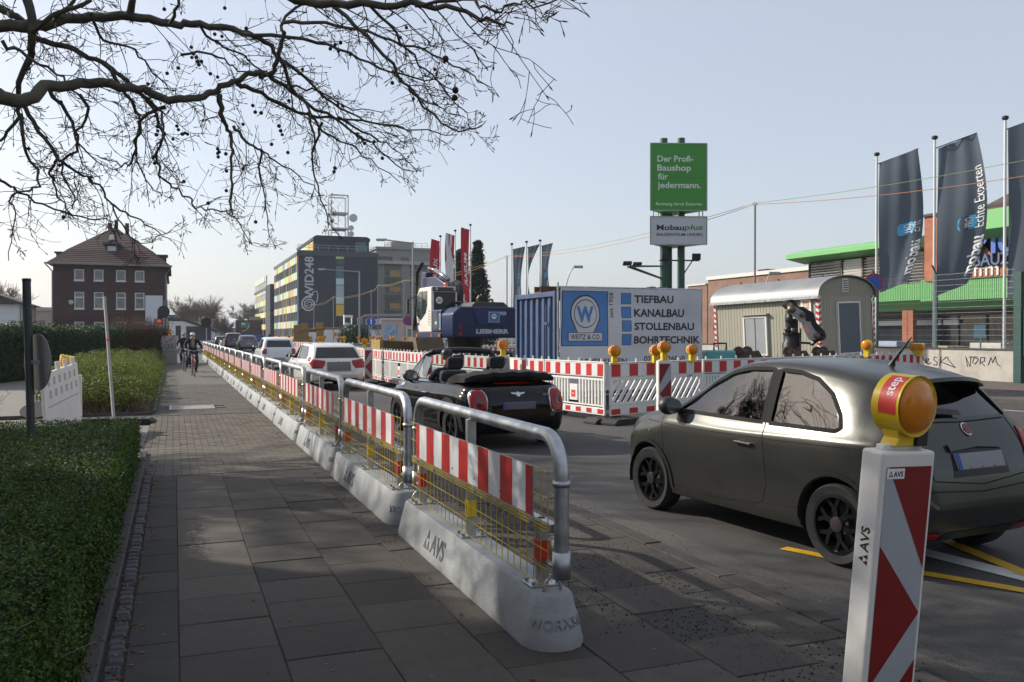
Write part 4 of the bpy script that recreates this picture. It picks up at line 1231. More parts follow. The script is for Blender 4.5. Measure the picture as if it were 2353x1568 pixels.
# orange brick block with the name
OX = 33.6
ob0, ob1 = sz(2122, 720, OX), sz(2122, 500, OX)
oy = sy(2124, OX)
op_ = MB(); op_.bb(OX - SX, OX - SX + 9, yr - 6, oy, zc1 + .05, ob1); op_.build('brick_block', ORBRICK, shop)
MB().bb(OX - SX - .1, OX - SX + 9.1, yr - 6, oy + .1, ob1, ob1 + .12).build('coping', mat('slate_dark'), shop)
MB().bb(.6, 1.6, oy + .2, oy + 1.2, zf1, ob1 - .2).build('white_shaft', mat('white_render'), shop)
g0, g1 = sz(2270, 545, OX - .9), sz(2270, 482, OX - .9)
gy = sy(2232, OX - .9)
MB().prism([(OX - SX - .9, g0 + .35), (OX - SX + .5, g0 - .35), (OX - SX + .5, g1), (OX - SX - .9, g1)], yr - 6, gy, 'y').build('block_fascia', GREENF, shop)
MB().prism([(OX - SX - .6, g1), (OX - SX + 6, g1 + 2.9), (OX - SX + 12, g1)], yr - 6, gy + .3, 'y').build('tile_roof', mat('brown_roof', (.09, .06, .05), .85, var=.25, vs=3, bump=.4, bs=8), shop)
BLUEL = mat('blue_letter', (.06, .14, .45), .45)
ty = sy(2240, OX - .1)
text('Mobau', 1.7, BLUEL, shop, (OX - SX - .1, ty, sz(2250, 585, OX)), (0, -1, 0), UZ, bold=.018, extrude=.12)
text('BAUZENTRUM', .72, mat('steel_blue_letter', (.08, .13, .24), .45), shop, (OX - SX - .1, ty, sz(2250, 612, OX)), (0, -1, 0), UZ, bold=.012, extrude=.08)
rl_ = MB()
for i in range(9):
 y = lerp(sy(2190, 33.5), sy(2290, 33.5), i / 8); rl_.bb(-2.45, -2.4, y - .05, y + .05, zc1 + .1, zc1 + .5)
rl_.bb(-2.44, -2.41, sy(2290, 33.5), sy(2190, 33.5), zc1 + .42, zc1 + .47)
rl_.build('roof_rail', WFRAME, shop)
# goods in front of the shop
random.seed(5)
goods = [((2215, 800), (.42, .24, .12), .9, .5, 'brown stacked pallet of tiles before the shopfront'), ((2280, 800), (.55, .53, .5), 1.4, .75, 'white wrapped pallet of goods before the shopfront'), ((2150, 800), (.16, .25, .42), 1.0, .5, 'blue crate of goods before the shopfront'), ((2045, 790), (.3, .36, .45), 1.8, .8, 'grey blue corrugated bin beside the site wagon'), ((2120, 795), (.2, .2, .19), 1.1, .7, 'grey display stand before the shopfront'), ((2185, 790), (.35, .3, .08), .7, .6, 'yellow and white display of plants before the shopfront')]
for (uv, c, w, h, lab) in goods:
 p = atx(uv[0], 780, 31.0 + random.uniform(-1, 1.5))
 t = thing('pallet_goods', lab, 'goods', (p.x, p.y, 0), R(random.uniform(-8, 8)))
 MB().bb(-.5, .5, -w / 2, w / 2, 0, .14).build('pallet', mat('pallet_wood', (.24, .17, .1), .85), t)
 q = MB()
 for k in range(3):
  for j in range(2): q.bb(-.48 + .5 * j, -.02 + .5 * j, -w / 2 + .02, w / 2 - .02, .142 + k * (h + .4) / 3, .13 + (k + 1) * (h + .4) / 3)
 q.build('load', mat('goods_' + lab[:9], c, .6, var=.15, vs=3), t, bevel=.015)
for k, (u, lab) in enumerate(((2205, 'white plastic garden table with slanted legs before the shopfront'), (2232, 'grey steel display rack of tools before the shopfront'))):
 p = atx(u, 780, 29.5)
 t = thing('display_table', lab, 'table', (p.x, p.y, 0), R(4))
 MB().bb(-.4, .4, -.9, .9, .85, .92).build('top', WFRAME if k == 0 else STEEL, t)
 for sx in (-1, 1):
  for s2 in (-1, 1): MB().beam((sx * .3, s2 * .4, .85), (sx * .35, s2 * .8, 0), .06, .06).build('leg', WFRAME if k == 0 else STEEL, t)
sgn = thing('notice_board', 'small blue and white notice board on a post before the shop', 'sign', (*atx(2253, 780, 28.5).xy, 0))
MB().tube([(0, 0, 0), (0, 0, 2.0)], .03, 6).build('post', GALV, sgn); MB().bb(-.05, -.03, -.25, .25, 1.5, 2.0).build('board', mat('notice_blue', (.2, .4, .5), .5), sgn)
# graffiti wall
WXW = 25.95
wy0, wy1 = gp(2343, 884, .05).y, 60.0
wall = thing('low_wall', 'low pale rendered wall with black graffiti tags below the wire fence', 'wall', (WXW, 0, .05))
wh = 1.06
wy0 = atx(2328, 845, WXW).y
MB().bb(0, .22, wy0, wy1, 0, wh).build('render', mat('stained_render', (.42, .39, .35), .85, var=.1, vs=1.2, dirt=.75, ds=.9, dc=(.16, .14, .12), bump=.2), wall)
MB().bb(-.04, .26, wy0 - .02, wy1, wh, wh + .05).build('coping', mat('dark_coping', (.07, .07, .068), .8), wall)
INK = mat('spray_ink', (.012, .014, .035), .7)
def spray(strokes, name='graffiti'):
 b = MB()
 for st in strokes:
  pts = [atx(3200 / 1.7 + x / 2.614 / 1.7, 1100 / 1.7 + y / 2.614 / 1.7, WXW - .004) for (x, y) in st]
  b.tube([(-.004, p.y, p.z - .05) for p in pts], .016, 5)
 b.build(name, INK, wall)
spray([[(1050, 762), (1070, 800), (1090, 815)], [(1085, 830), (1110, 815), (1120, 790), (1100, 785), (1090, 820), (1110, 845), (1140, 830)], [(1200, 775), (1175, 770), (1170, 800), (1205, 825), (1200, 855), (1165, 850)],
       [(1245, 765), (1230, 860)], [(1300, 770), (1240, 820), (1390, 880)], [(1310, 770), (1320, 800), (1345, 830), (1390, 880)]])
spray([[(1515, 870), (1495, 765), (1540, 870), (1550, 770)], [(1610, 790), (1580, 780), (1565, 830), (1590, 845), (1625, 800), (1610, 770), (1530, 772)], [(1640, 850), (1650, 775), (1690, 775), (1685, 815), (1650, 825), (1690, 862)],
       [(1725, 855), (1755, 775), (1770, 830), (1800, 765), (1805, 810), (1825, 850), (1850, 868)]])
# wire fence on the wall
GRN = mat('green_post_paint', (.02, .065, .055), .5, var=.2, vs=5)
wf = thing('wire_fence', 'tall grey welded wire mesh fence standing on the low wall', 'fence', (26.08, 0, .05 + wh + .05))
fh = atx(2200, 628, 26.08).z - (.05 + wh + .05)
pys = [sy(u, 26.08) for u in (2334, 2153)]; pys += [pys[1] + (pys[1] - pys[0]) * k * .9 for k in (1, 2, 3, 4)]
for y in pys[1:]:
 p = MB().bb(-.03, .03, y - .03, y + .03, 0, fh); p.beam((0, y, fh), (-.25, y, fh + .35), .04, .04); p.build('post', GRN, wf)
w = MB(); z = .05
while z < fh:
 w.tube([(-.04, pys[0], z), (-.04, pys[-1], z)], .0065, 4, False); z += .2
stuff(w.build('horizontal_wires', STEEL, wf))
w = MB(); y = pys[0]
while y < pys[-1]:
 w.tube([(-.046, y, 0), (-.046, y, fh)], .0025, 3, False); y += .055
stuff(w.build('vertical_wires', STEEL, wf))
gpst = thing('gate_post', 'heavy dark green steel gate post at the end of the graffiti wall', 'post', (*atx(2343, 800, 25.75).xy, .05))
MB().bb(-.12, .12, -.14, .14, 0, atx(2343, 625, 25.75).z - .05).build('post', GRN, gpst, bevel=.01)
MB().bb(-.06, .06, -.34, -.14, .9, 2.4).build('hinge_plate', GRN, gpst)
# tall flags
FLAG = leafmat('slate_flag', (.11, .135, .17), (.11, .135, .17), .35, .8)
PROB = mat('cyan_badge', (.08, .42, .72), .6)
POLEW = mat('white_pole', (.62, .63, .63), .4)
def flag(lab, X, u, vt, w, h, sway, seed, fmat, grp, body=None, z0=0.05, arm=.18, red=False, s=1.0):
 p = atx(u, vt, X) if X else None
 t = thing('banner_flag', lab, 'flag', (p.x, p.y, z0), 0, grp)
 return t, p.z - z0
def build_flag(t, H, dirv, w, h, droop, bow, seed, fm, poler=.055):
 """pole with a cloth hung from a raised arm; dirv is the ground direction the cloth points"""
 random.seed(seed)
 d = V(dirv).normalized(); n = V((-d.y, d.x, 0))
 MB().tube([(0, 0, 0), (0, 0, H)], [poler, poler * .75], 10).build('pole', POLEW, t, smooth=50)
 c = MB().lathe([(poler * 1.1, H - .02), (poler * 1.9, H + .03), (poler * 1.9, H + .1), (poler * 1.0, H + .13)], 10); c.build('cap', DARK, t, smooth=40)
 zt = H - .35
 MB().tube([d * .03 + V((0, 0, zt)), d * (w + .1) + V((0, 0, zt + arm_rise(w)))], .02, 6).build('arm', DARK, t)
 NX, NZ = 12, 26
 def S(i, j):
  a = i / NX; c_ = j / NZ
  ww = w * (1 - .12 * c_ ** 2)
  x = .1 + ww * a + bow * math.sin(c_ * math.pi) * a
  z = zt + arm_rise(w) * a * (1 - c_ * .6) - h * c_ + droop * a * c_ ** 2
  o = .05 * math.sin(a * 15 + seed + c_ * 3.0) * (.25 + a) * (1 - .35 * c_) + .10 * math.sin(c_ * 5 + a * 2 + seed)
  if c_ > .75: x -= (c_ - .75) * a * w * .55
  return d * x + n * o + V((0, 0, z))
 b = MB(); P = [S(i, j) for j in range(NZ + 1) for i in range(NX + 1)]; F = []
 for j in range(NZ):
  for i in range(NX):
   k = j * (NX + 1) + i; F.append((k, k + 1, k + NX + 2, k + NX + 1))
 b.add(P, F)
 cl = b.build('cloth', fm, t, smooth=80)
 return S, NX, NZ, n, cl
def arm_rise(w): return w * .28
def print_on(cl, S, NX, NZ, n, tmesh_body, a0, c0, size_a, m, bold=.02, vertical=True, side=-1):
 """lettering laid on the cloth: text runs up the cloth (towards the top)"""
 me = textmesh(tmesh_body, 1.0, bold, 0.0).copy(); me.materials.append(m)
 for v in me.vertices:
  i = (a0 - v.co.y * size_a[0] * 1.0) * NX; j = (c0 - v.co.x * size_a[1]) * NZ
  v.co = S(i, j) + n * (side * .012)
 o = bpy.data.objects.new('lettering', me); col.objects.link(o); o.parent = cl
 return o
FX = 27.0
flagspec = [(2015, 358, 'slate flag with pale name nearest the site wagon roof', 1.5, 5.3, .2, 3.0),
   (2148, 320, 'slate flag with long bowed lettering on the middle of the tall poles', 1.35, 5.6, .4, 1.2),
   (2310, 275, 'slate flag on the tall pole beside the green gate post', 1.5, 5.9, .4, 5.0)]
for (u, v, lab, w, h, bow, seed) in flagspec:
 t, H = flag(lab, FX, u, v, w, h, 0, seed, FLAG, None)
 S, NX, NZ, n, cl = build_flag(t, H, (.5, -.86, 0), w, h, .25, bow, seed, FLAG, .06)
 WT = mat('white_lettering', (.72, .73, .74), .6)
 print_on(cl, S, NX, NZ, n, 'mobau', .97, .93, (.40, .098), WT, .03)
 print_on(cl, S, NX, NZ, n, 'Echte Experten' if seed == 1.2 else 'Erft', .95, .61, (.3, .062 if seed != 1.2 else .066), WT, .0)
 bb2 = MB(); P = []
 for k in range(14):
  a = 2 * math.pi * k / 14
  P.append(S((.62 + .19 * max(-1, min(1, 1.25 * math.cos(a)))) * NX, (.56 + .045 * max(-1, min(1, 1.25 * math.sin(a)))) * NZ) + n * -.01)
 bb2.add(P, [tuple(range(14))]); bb2.build('badge', PROB, cl)
 print_on(cl, S, NX, NZ, n, 'PRO', .74, .592, (.24, .034), WT, .01, side=-2.5)
# small flags of the same firm further back
for k, (u, v, bow) in enumerate(((1176, 563, .1), (1210, 558, .6), (1241, 555, .3))):
 p = aty(u, v, 58); t = thing('banner_flag', ('slim slate flag beside the blue container, first of three', 'slim slate flag swept sideways between two hanging flags', 'slim slate flag over the blue container, next to the curved lamp')[k], 'flag', (p.x, p.y, 0))
 S, NX, NZ, n, cl = build_flag(t, p.z, (1, -.2, 0), .85, (4.4, 5.0, 4.2)[k], .3, (-.25, -.8, -.3)[k], 2.0 + k, FLAG, .06)
 print_on(cl, S, NX, NZ, n, 'mobau', .85, .86, (.3, .08), mat('white_lettering'), .03)
 print_on(cl, S, NX, NZ, n, 'Erft', .8, .5, (.25, .06), mat('white_lettering'), .0)
 MB().add([S(a * NX, c * NZ) + n * -.012 for (a, c) in ((.45, .5), (.75, .5), (.75, .58), (.45, .58))], [(0, 1, 2, 3)]).build('badge', PROB, cl)
REDF = mat('red_flag', (.45, .015, .03), .7, var=.08)
WHTF = mat('white_flag', (.62, .6, .62), .7)
for k, (u, v, hh, m) in enumerate(((1012, 545, 5.2, REDF), (1046, 532, 5.2, WHTF), (1081, 519, 7.0, REDF))):
 p = aty(u, v, 62); t = thing('banner_flag', ('red flag with white mirrored lettering beside the concrete office', 'white flag with red star corners between two red flags', 'tall red flag with white lettering and arrow before the conifers')[k], 'flag', (p.x, p.y, 0))
 S, NX, NZ, n, cl = build_flag(t, p.z, (-1, -.1, 0), .62, hh, .2, .1, 1.0 + k, m, .055)
 if k != 1:
  print_on(cl, S, NX, NZ, n, 'MUSAR', .22, .25, (-.55, -.11), mat('white_lettering'), .03, side=1)
 else:
  for (q) in (((0, 0), (1, 0), (.2, .3)), ((0, .0), (.35, .2), (0, .38)), ((1, .12), (.65, .32), (1, .42)), ((.1, 1), (.9, 1), (.5, .62))):
   b = MB()
   P = [S(a * NX, c * NZ) + n * .015 for a, c in q]; b.add(P, [(0, 1, 2)]); b.build('red_print', REDF, cl)
 if k == 2:
  for q in (((.9, .75), (.2, .95), (.1, .9), (.7, .70)), ((.75, .82), (.1, 1), (.55, .99))):
   MB().add([S(a * NX, c * NZ) + n * .015 for a, c in q], [tuple(range(len(q)))]).build('white_print', mat('white_lettering'), cl)
# ------------------------------------------------------------------ container, banner, pylon, wagon, excavator, poles
BLUEC = mat('blue_container_paint', (.026, .062, .15), .5, var=.2, vs=3, dirt=.55, ds=3.5, dc=(.12, .1, .09))
BLUEM = mat('blue_machine_paint', (.008, .021, .075), .38, var=.1, vs=2, coat=.1)
RUST = mat('rusty_steel', (.12, .06, .035), .8, var=.4, vs=6)
cl0 = on_depth(1288, 19.7)
cw = aty(1612, 700, cl0.y).x - cl0.x
ctop = aty(1290, 668, cl0.y).z
cont = thing('container', 'blue corrugated steel container behind the printed banner', 'container', (cl0.x, cl0.y + .25, 0))
cd = 2.35
b = MB()
# corrugated long and end walls
def corr(b, p0, p1, z0, z1, n, amp, out):
 p0 = V(p0); p1 = V(p1); out = V(out); P = []; ts = []
 for i in range(n):
  for (f, o) in ((0, 0), (.35, 0), (.5, 1), (.85, 1)): ts.append(((i + f) / n, o))
 ts.append((1, 0))
 for (t, o) in ts:
  q = p0.lerp(p1, t) - out * amp * o; P += [(q.x, q.y, z0), (q.x, q.y, z1)]
 b.add(P, [(2 * i, 2 * i + 1, 2 * i + 3, 2 * i + 2) for i in range(len(ts) - 1)])
corr(b, (0, cd - .1, 0), (0, .1, 0), .15, ctop - .12, 6, .06, (-1, 0, 0))
corr(b, (.1, 0, 0), (cw - .1, 0, 0), .15, ctop - .12, 9, .05, (0, -1, 0))
b.build('wall', BLUEC, cont)
fr = MB()
for x in (0, cw):
 for y in (0, cd): fr.bb(x - .06, x + .06, y - .06, y + .06, 0, ctop)
for y in (0, cd): fr.bb(.06, cw - .06, y - .05, y + .05, ctop - .12, ctop - .002); fr.bb(.06, cw - .06, y - .05, y + .05, .02, .15)
for x in (0, cw): fr.bb(x - .05, x + .05, .06, cd - .06, ctop - .12, ctop - .002); fr.bb(x - .05, x + .05, .06, cd - .06, .02, .15)
fr.build('frame', BLUEC, cont, bevel=.01)
MB().bb(.05, cw - .05, .05, cd - .05, ctop - .05, ctop - .03).build('roof', BLUEC, cont)
lk = MB()
for z in (.9, 1.9): lk.bb(-.075, -.05, .35, .55, z - .03, z + .03)
lk.tube([(-.06, .42, .3), (-.06, .42, ctop - .3)], .02, 6); lk.build('lock_bar', BLUEC, cont)
for k, (x0, x1, y0, y1, h, lab) in enumerate(((.0, 1.4, .9, 1.3, .16, 'rusty steel beams lying on the container roof'), (1.2, 2.4, .4, .7, .1, 'loose steel channel on the container roof above the banner'))):
 t = thing('steel_beam', lab, 'beam', (cl0.x, cl0.y + .25, ctop + .0))
 q = MB(); q.bb(x0, x1, y0, y1, .0, .03); q.bb(x0, x1, y0, y0 + .03, .03, h); q.bb(x0, x1, y1 - .03, y1, .03, h); q.build('channel', RUST, t)
rp = thing('tarpaulin_bundle', 'crumpled dark tarpaulin bundle with orange rope on the container roof', 'tarpaulin', (cl0.x + cw - .55, cl0.y + .9, ctop))
random.seed(8)
b = MB()
for k in range(7): b.sphere((random.uniform(-.4, .35), random.uniform(-.2, .2), .05 + random.uniform(0, .06)), random.uniform(.1, .17), 8, 5, (1.3, 1, .7))
b.build('cloth', mat('dark_tarp', (.025, .03, .04), .7), rp, smooth=30)
b = MB(); b.tube([(-.6 + .1 * k + .04 * math.sin(k * 2), -.2 + .05 * math.cos(k * 1.7), .08 + .07 * abs(math.sin(k * 1.3))) for k in range(14)], .018, 5); b.build('rope', mat('orange_rope', (.45, .1, .03), .7), rp)
# banner on a mobile fence
BY = cl0.y
bx0, bx1 = aty(1286, 700, BY).x, aty(1611, 700, BY).x
bzt, bzb = aty(1286, 661, BY).z, .35
ban = thing('site_banner', 'large printed company banner with blue emblem stretched on a mobile fence', 'banner', (bx0, BY, 0))
bw_ = bx1 - bx0
fr = MB()
for x in (-.03, bw_ + .03): fr.tube([(x, .03, 0), (x, .03, bzt + .12 if x < 0 else bzt + .05)], .022, 8)
for z in (bzt + .02, .25): fr.tube([(-.03, .03, z), (bw_ + .03, .03, z)], .02, 8)
fr.build('frame', GALV, ban, smooth=50)
def bs(x, z): return .012 * math.sin(x * 9 + z * 2) + .018 * math.sin(x * 2.1 - z * 3) - .01 * math.sin(z * 7 + x)
b = MB(); NX, NZ = 40, 24; P = []; F = []
for j in range(NZ + 1):
 for i in range(NX + 1):
  x = lerp(0, bw_, i / NX); z = lerp(bzb, bzt, j / NZ); P.append((x, bs(x, z) - .02, z))
for j in range(NZ):
 for i in range(NX): k = j * (NX + 1) + i; F.append((k, k + 1, k + NX + 2, k + NX + 1))
b.add(P, F); sheet_ = b.build('sheet', mat('pvc_white', (.52, .54, .58), .5, var=.04, vs=1.5), ban, smooth=80)
BLUP = mat('blue_print', (.07, .2, .47), .5)
DKP = mat('navy_print', (.025, .03, .045), .5)
def bX(z4x): return aty((2000 + z4x / 2.24) / 1.7, 740, BY).x - bx0
def bZ(z4y): return aty(1450, (1000 + z4y / 2.24) / 1.7, BY).z
def onsheet(o, off):
 for v in o.data.vertices: v.co.y += 0
def flat(name, pts, m, off, parent=sheet_):
 """polygon print that follows the cloth"""
 bm = bmesh.new(); vs = [bm.verts.new((x, 0, z)) for x, z in pts]; bm.faces.new(vs)
 bmesh.ops.triangulate(bm, faces=bm.faces)
 for _ in range(3): 
  es = [e for e in bm.edges if e.calc_length() > .12]
  if es: bmesh.ops.subdivide_edges(bm, edges=es, cuts=1); bmesh.ops.triangulate(bm, faces=bm.faces)
 for v in bm.verts: v.co.y = bs(v.co.x, v.co.z) - .02 - off
 me = bpy.data.meshes.new(name); bm.to_mesh(me); bm.free(); me.materials.append(m)
 o = bpy.data.objects.new(name, me); col.objects.link(o); o.parent = parent; return o
def btext(body, x0, x1, yb, yt, m, bold=.012, off=.006, vertical=False):
 me = textmesh(body, 1.0, bold, 0.0).copy(); me.materials.append(m)
 xs = [v.co.x for v in me.vertices]; ys = [v.co.y for v in me.vertices]
 ax, bx_, ay, by_ = min(xs), max(xs), min(ys), max(ys)
 X0, X1, Z0, Z1 = bX(x0), bX(x1), bZ(yb), bZ(yt)
 for v in me.vertices:
  tx, ty = (v.co.x - ax) / (bx_ - ax), (v.co.y - ay) / (by_ - ay)
  if vertical: tx, ty = 1 - ty, tx
  x, z = lerp(X0, X1, tx), lerp(Z0, Z1, ty); v.co = (x, bs(x, z) - .02 - off, z)
 o = bpy.data.objects.new('lettering', me); col.objects.link(o); o.parent = sheet_
rect = lambda a, c, e, f: [(bX(a), bZ(f)), (bX(c), bZ(f)), (bX(c), bZ(e)), (bX(a), bZ(e))]
flat('emblem_border', rect(430, 838, 316, 788), DKP, .003); flat('emblem_field', rect(437, 831, 322, 782), BLUP, .006)
cx, cz_ = bX(640), bZ(510); rr = (bX(766) - bX(514)) / 2
def drop(s):
 pts = [(cx + rr * s * math.cos(R(a)), cz_ + rr * s * math.sin(R(a)) * 1.12) for a in range(-25, 206, 11)]
 return pts + [(cx - rr * .52 * s, bZ(672)), (cx + rr * .52 * s, bZ(672))]
flat('emblem_drop', drop(1.05), DKP, .009); flat('emblem_drop', drop(.97), mat('pvc_white'), .012)
def disc(s): return [(cx + rr * s * math.cos(R(a)), cz_ + rr * s * 1.12 * math.sin(R(a))) for a in range(0, 360, 12)]
flat('emblem_ring', disc(.8), DKP, .015); flat('emblem_ring', disc(.75), mat('pvc_white'), .018)
btext('W', 562, 710, 585, 447, BLUP, .05, .022)
flat('name_plate', rect(487, 784, 671, 746), DKP, .021); flat('name_plate', rect(491, 780, 675, 742), mat('pvc_white'), .024)
btext('WEITZ & CO.', 510, 765, 731, 687, DKP, .012, .028)
btext('seit 1958', 848, 882, 542, 325, DKP, 0, .006, True)
for (t, bt_, body, xe) in ((326, 424, 'TIEFBAU', 1403), (446, 546, 'KANALBAU', 1505), (565, 662, 'STOLLENBAU', 1591), (684, 782, 'BOHRTECHNIK', 1635)):
 flat('blue_square', rect(953, 1040, t, bt_), DKP, .003); flat('blue_square', rect(957, 1036, t + 4, bt_ - 4), BLUP, .006)
 btext(body, 1064, xe, bt_ - 12, t + 18, DKP, .028)
btext('LEVERKUSEN', 598, 1000, 945, 895, DKP, .015); btext('02171 / 26060', 1155, 1508, 928, 878, DKP, .015)
ft = MB(); ft.bb(-.35, .35, -.15, .2, 0, .12); ft.bb(bw_ - .35, bw_ + .35, -.15, .2, 0, .12); ft.build('foot', RUBBER, ban)
# advertising pylon
PZ = 36.0
pl0, pr0 = atd(1494, 400, PZ), atd(1625, 400, PZ)
py = thing('sign_pylon', 'tall green and white three-sided advertising pylon on three dark green poles', 'sign', (*((pl0 + pr0) / 2).xy, 0), -YAW + R(2))
pw = (pr0 - pl0).length
def pzv(v): return atd(1560, v, PZ).z
GPOLE = mat('pylon_green', (.035, .085, .06), .45, .2)
for (u, v, dy) in ((1534, 310, .75), (1550, 319, 1.15), (1575, 309, .75)):
 x = (u - 1559.5) * PZ / 2000
 MB().tube([(x, dy, 0), (x, dy, pzv(v))], .155, 14).build('pole', GPOLE, py, smooth=50)
SIGNG = mat('sign_green', (.05, .26, .035), .45, var=.04, vs=.8)
SIGNW = mat('sign_white', (.5, .52, .56), .5, var=.04, vs=.8)
def tri(z0, z1, m, nm, m2):
 b = MB(); P = [(-pw / 2, 0), (pw / 2, 0), (pw / 2 - .1, .12), (0.1, 1.75), (-.1, 1.75), (-pw / 2 + .1, .12)]
 b.prism(P, z0, z1, 'z'); return b.build(nm, m, py)
g_ = tri(pzv(484), pzv(330), SIGNG, 'green_panel', None); w_ = tri(pzv(562), pzv(498), SIGNW, 'white_panel', None)
for nm, z0, z1 in (('rim', pzv(484), pzv(330)), ('rim', pzv(562), pzv(498))):
 r_ = MB()
 for (a, c, e, f) in ((-pw / 2, pw / 2, z1 - .02, z1 + .02), (-pw / 2, pw / 2, z0 - .02, z0 + .02), (-pw / 2 - .02, -pw / 2 + .03, z0, z1), (pw / 2 - .03, pw / 2 + .02, z0, z1)): r_.bb(a, c, -.02, -.003, e, f)
 r_.build(nm, mat('rim_grey', (.3, .36, .3), .5), g_ if z1 > pzv(400) else w_)
MB().bb(-pw / 2 + .03, pw / 2 - .03, -.006, -.002, pzv(408) - .008, pzv(408) + .008).build('panel_joint', mat('joint_green', (.03, .14, .02), .6), g_)
sg = lambda zx: (2400 + zx / 2.24) / 1.7
def stext(body, x0, x1, yb, size_px, m, par, bold=.02, shear=0):
 h = size_px / 2.24 / 1.7 * PZ / 2000
 text(body, h, m, par, ((sg(x0) - 1559.5) * PZ / 2000, -.006, pzv((450 + yb / 2.24) / 1.7)), fit=(sg(x1) - sg(x0)) * PZ / 2000, bold=bold, extrude=.003, shear=shear)
SW = mat('sign_lettering', (.62, .68, .62), .5)
stext('Der Profi-', 374, 692, 408, 74, SW, g_); stext('Baushop', 374, 672, 487, 74, SW, g_); stext('für', 380, 470, 563, 74, SW, g_); stext('jedermann.', 378, 757, 638, 74, SW, g_)
stext('Beratung durch Experten', 363, 770, 790, 38, SW, g_, .012)
stext('Mobau', 370, 610, 1006, 66, DKP, w_, .022); stext('plus', 616, 772, 1002, 62, SIGNG, w_, .022, .2); stext('BAUZENTRUM LINDEN', 370, 770, 1057, 36, DKP, w_, .006)
st_ = MB()
for x in (-pw / 2 + .15, -pw / 2 + .35, pw / 2 - .3, pw / 2 - .15, 0): st_.tube([(x, .1, pzv(500)), (x, .1, pzv(483))], .025, 6)
st_.build('strut', GALV, py)
# floodlights on brackets
br_ = MB(); zf = pzv(596)
xx = lambda u: (u - 1559.5) * PZ / 2000
br_.beam((xx(1522), .6, zf), (xx(1616), .6, zf), .05, .06)
br_.beam((xx(1600), .6, zf), (xx(1572), .7, pzv(640)), .04, .05); br_.beam((xx(1545), .6, zf), (xx(1534), .7, pzv(640)), .04, .05)
for dy in (-.25, .25):
 br_.beam((xx(1534), .7 + dy * .3, pzv(609)), (xx(1444), .1 + dy, pzv(612)), .05, .05)
 br_.beam((xx(1534), .7 + dy * .3, pzv(640)), (xx(1444), .1 + dy, pzv(612)), .05, .05)
br_.build('bracket', GPOLE, py)
for (u, v, rot) in ((1536, 588, 10), (1607, 588, 10), (1443, 605, 70), (1466, 607, 70)):
 MB().box((xx(u), .2 if rot > 50 else .45, pzv(v)), (.36, .1, .28), Matrix.Rotation(R(rot), 3, 'X')).build('floodlight', DARK, py, bevel=.02)
# site wagon
WZ = 24.0
N0, L0, R0 = on_depth(1889, WZ), on_depth(1649, WZ * 1.13), on_depth(2015, WZ * 1.06)
xw = (R0 - N0); wid = xw.length; xw.normalize(); yw = V((-xw.y, xw.x, 0)); ln = abs((L0 - N0).dot(yw))
ze = CAM_H + 86 * WZ / 2000; z0w = .55
wag = thing('site_wagon', 'beige boarded site wagon with grey barrel roof and shuttered windows', 'site wagon')
camf = V((math.sin(YAW), math.cos(YAW), 0))
wag.matrix_world = Matrix.Translation(N0) @ Matrix.Rotation(R(2.5), 4, -camf) @ Matrix((xw, yw, V((0, 0, 1)))).transposed().to_4x4()
BEIGE = mat('beige_boards', (.35, .335, .27), .7, var=.06, vs=2, rnd=.04, dirt=.25, ds=2, dc=(.22, .2, .15))
core = MB(); core.bb(.03, wid - .03, .03, ln - .03, z0w, ze); core.build('core', mat('beige_core', (.13, .12, .09), .8), wag)
nbd = 32; bwd = (ln - .2) / nbd
bmx = MB().bb(-.0, .028, 0, bwd - .012, 0, ze - z0w).mesh('board', BEIGE)
for i in range(nbd):
 o = bpy.data.objects.new('board', bmx); col.objects.link(o); o.parent = wag; o.location = (0.0, .1 + i * bwd, z0w)
nbe = 18; bwe = (wid - .2) / nbe
bme = MB().bb(0, bwe - .012, 0, .028, 0, ze - z0w).mesh('board', BEIGE)
for i in range(nbe):
 o = bpy.data.objects.new('board', bme); col.objects.link(o); o.parent = wag; o.location = (.1 + i * bwe, 0.0, z0w)
# gable and barrel roof
rise = .62
def arch(a, off=0): 
 return [(wid / 2 + (wid / 2 + .1 + off) * math.cos(R(t)) * (1 if True else 1), ze - .02 + (rise + off) * max(0, math.sin(R(t))) ** .8) for t in range(0, 181, 12)]
MB().prism(arch(0, -.06), .005, .06, 'y').build('gable', mat('beige_gable', (.3, .29, .22), .7, var=.06), wag)
MB().prism(arch(0, -.06), ln - .06, ln - .005, 'y').build('gable', mat('beige_gable'), wag)
A = arch(0); n = len(A); P = [(x, -.08, z) for x, z in A] + [(x, ln + .08, z) for x, z in A] + [(wid / 2 + (x - wid / 2) * .985, -.08, z - .03) for x, z in A] + [(wid / 2 + (x - wid / 2) * .985, ln + .08, z - .03) for x, z in A]
F = []
for i in range(n - 1): F += [(i, i + 1, n + i + 1, n + i), (2 * n + i + 1, 2 * n + i, 3 * n + i, 3 * n + i + 1), (i + 1, i, 2 * n + i, 2 * n + i + 1), (n + i, n + i + 1, 3 * n + i + 1, 3 * n + i)]
rf = MB().add(P, F).build('roof', mat('zinc_roof', (.24, .25, .255), .5, .3, var=.15, vs=1.5), wag, smooth=40)
MB().bb(-.13, -.09, -.1, ln + .1, ze - .05, ze + .02).build('gutter', GALV, rf)
SHUT = mat('grey_shutter', (.3, .32, .34), .45, .3, var=.06)
def fr_of(u): 
 d = ray(u, 768); d.z = 0
 # where the pixel column meets the long side (x = 0)
 a = N0; t = (a.x * d.y - a.y * d.x) / (-(yw.x * d.y - yw.y * d.x)); return t
def fr_end(u):
 d = ray(u, 768); a = N0; return (a.x * d.y - a.y * d.x) / (-(xw.x * d.y - xw.y * d.x))
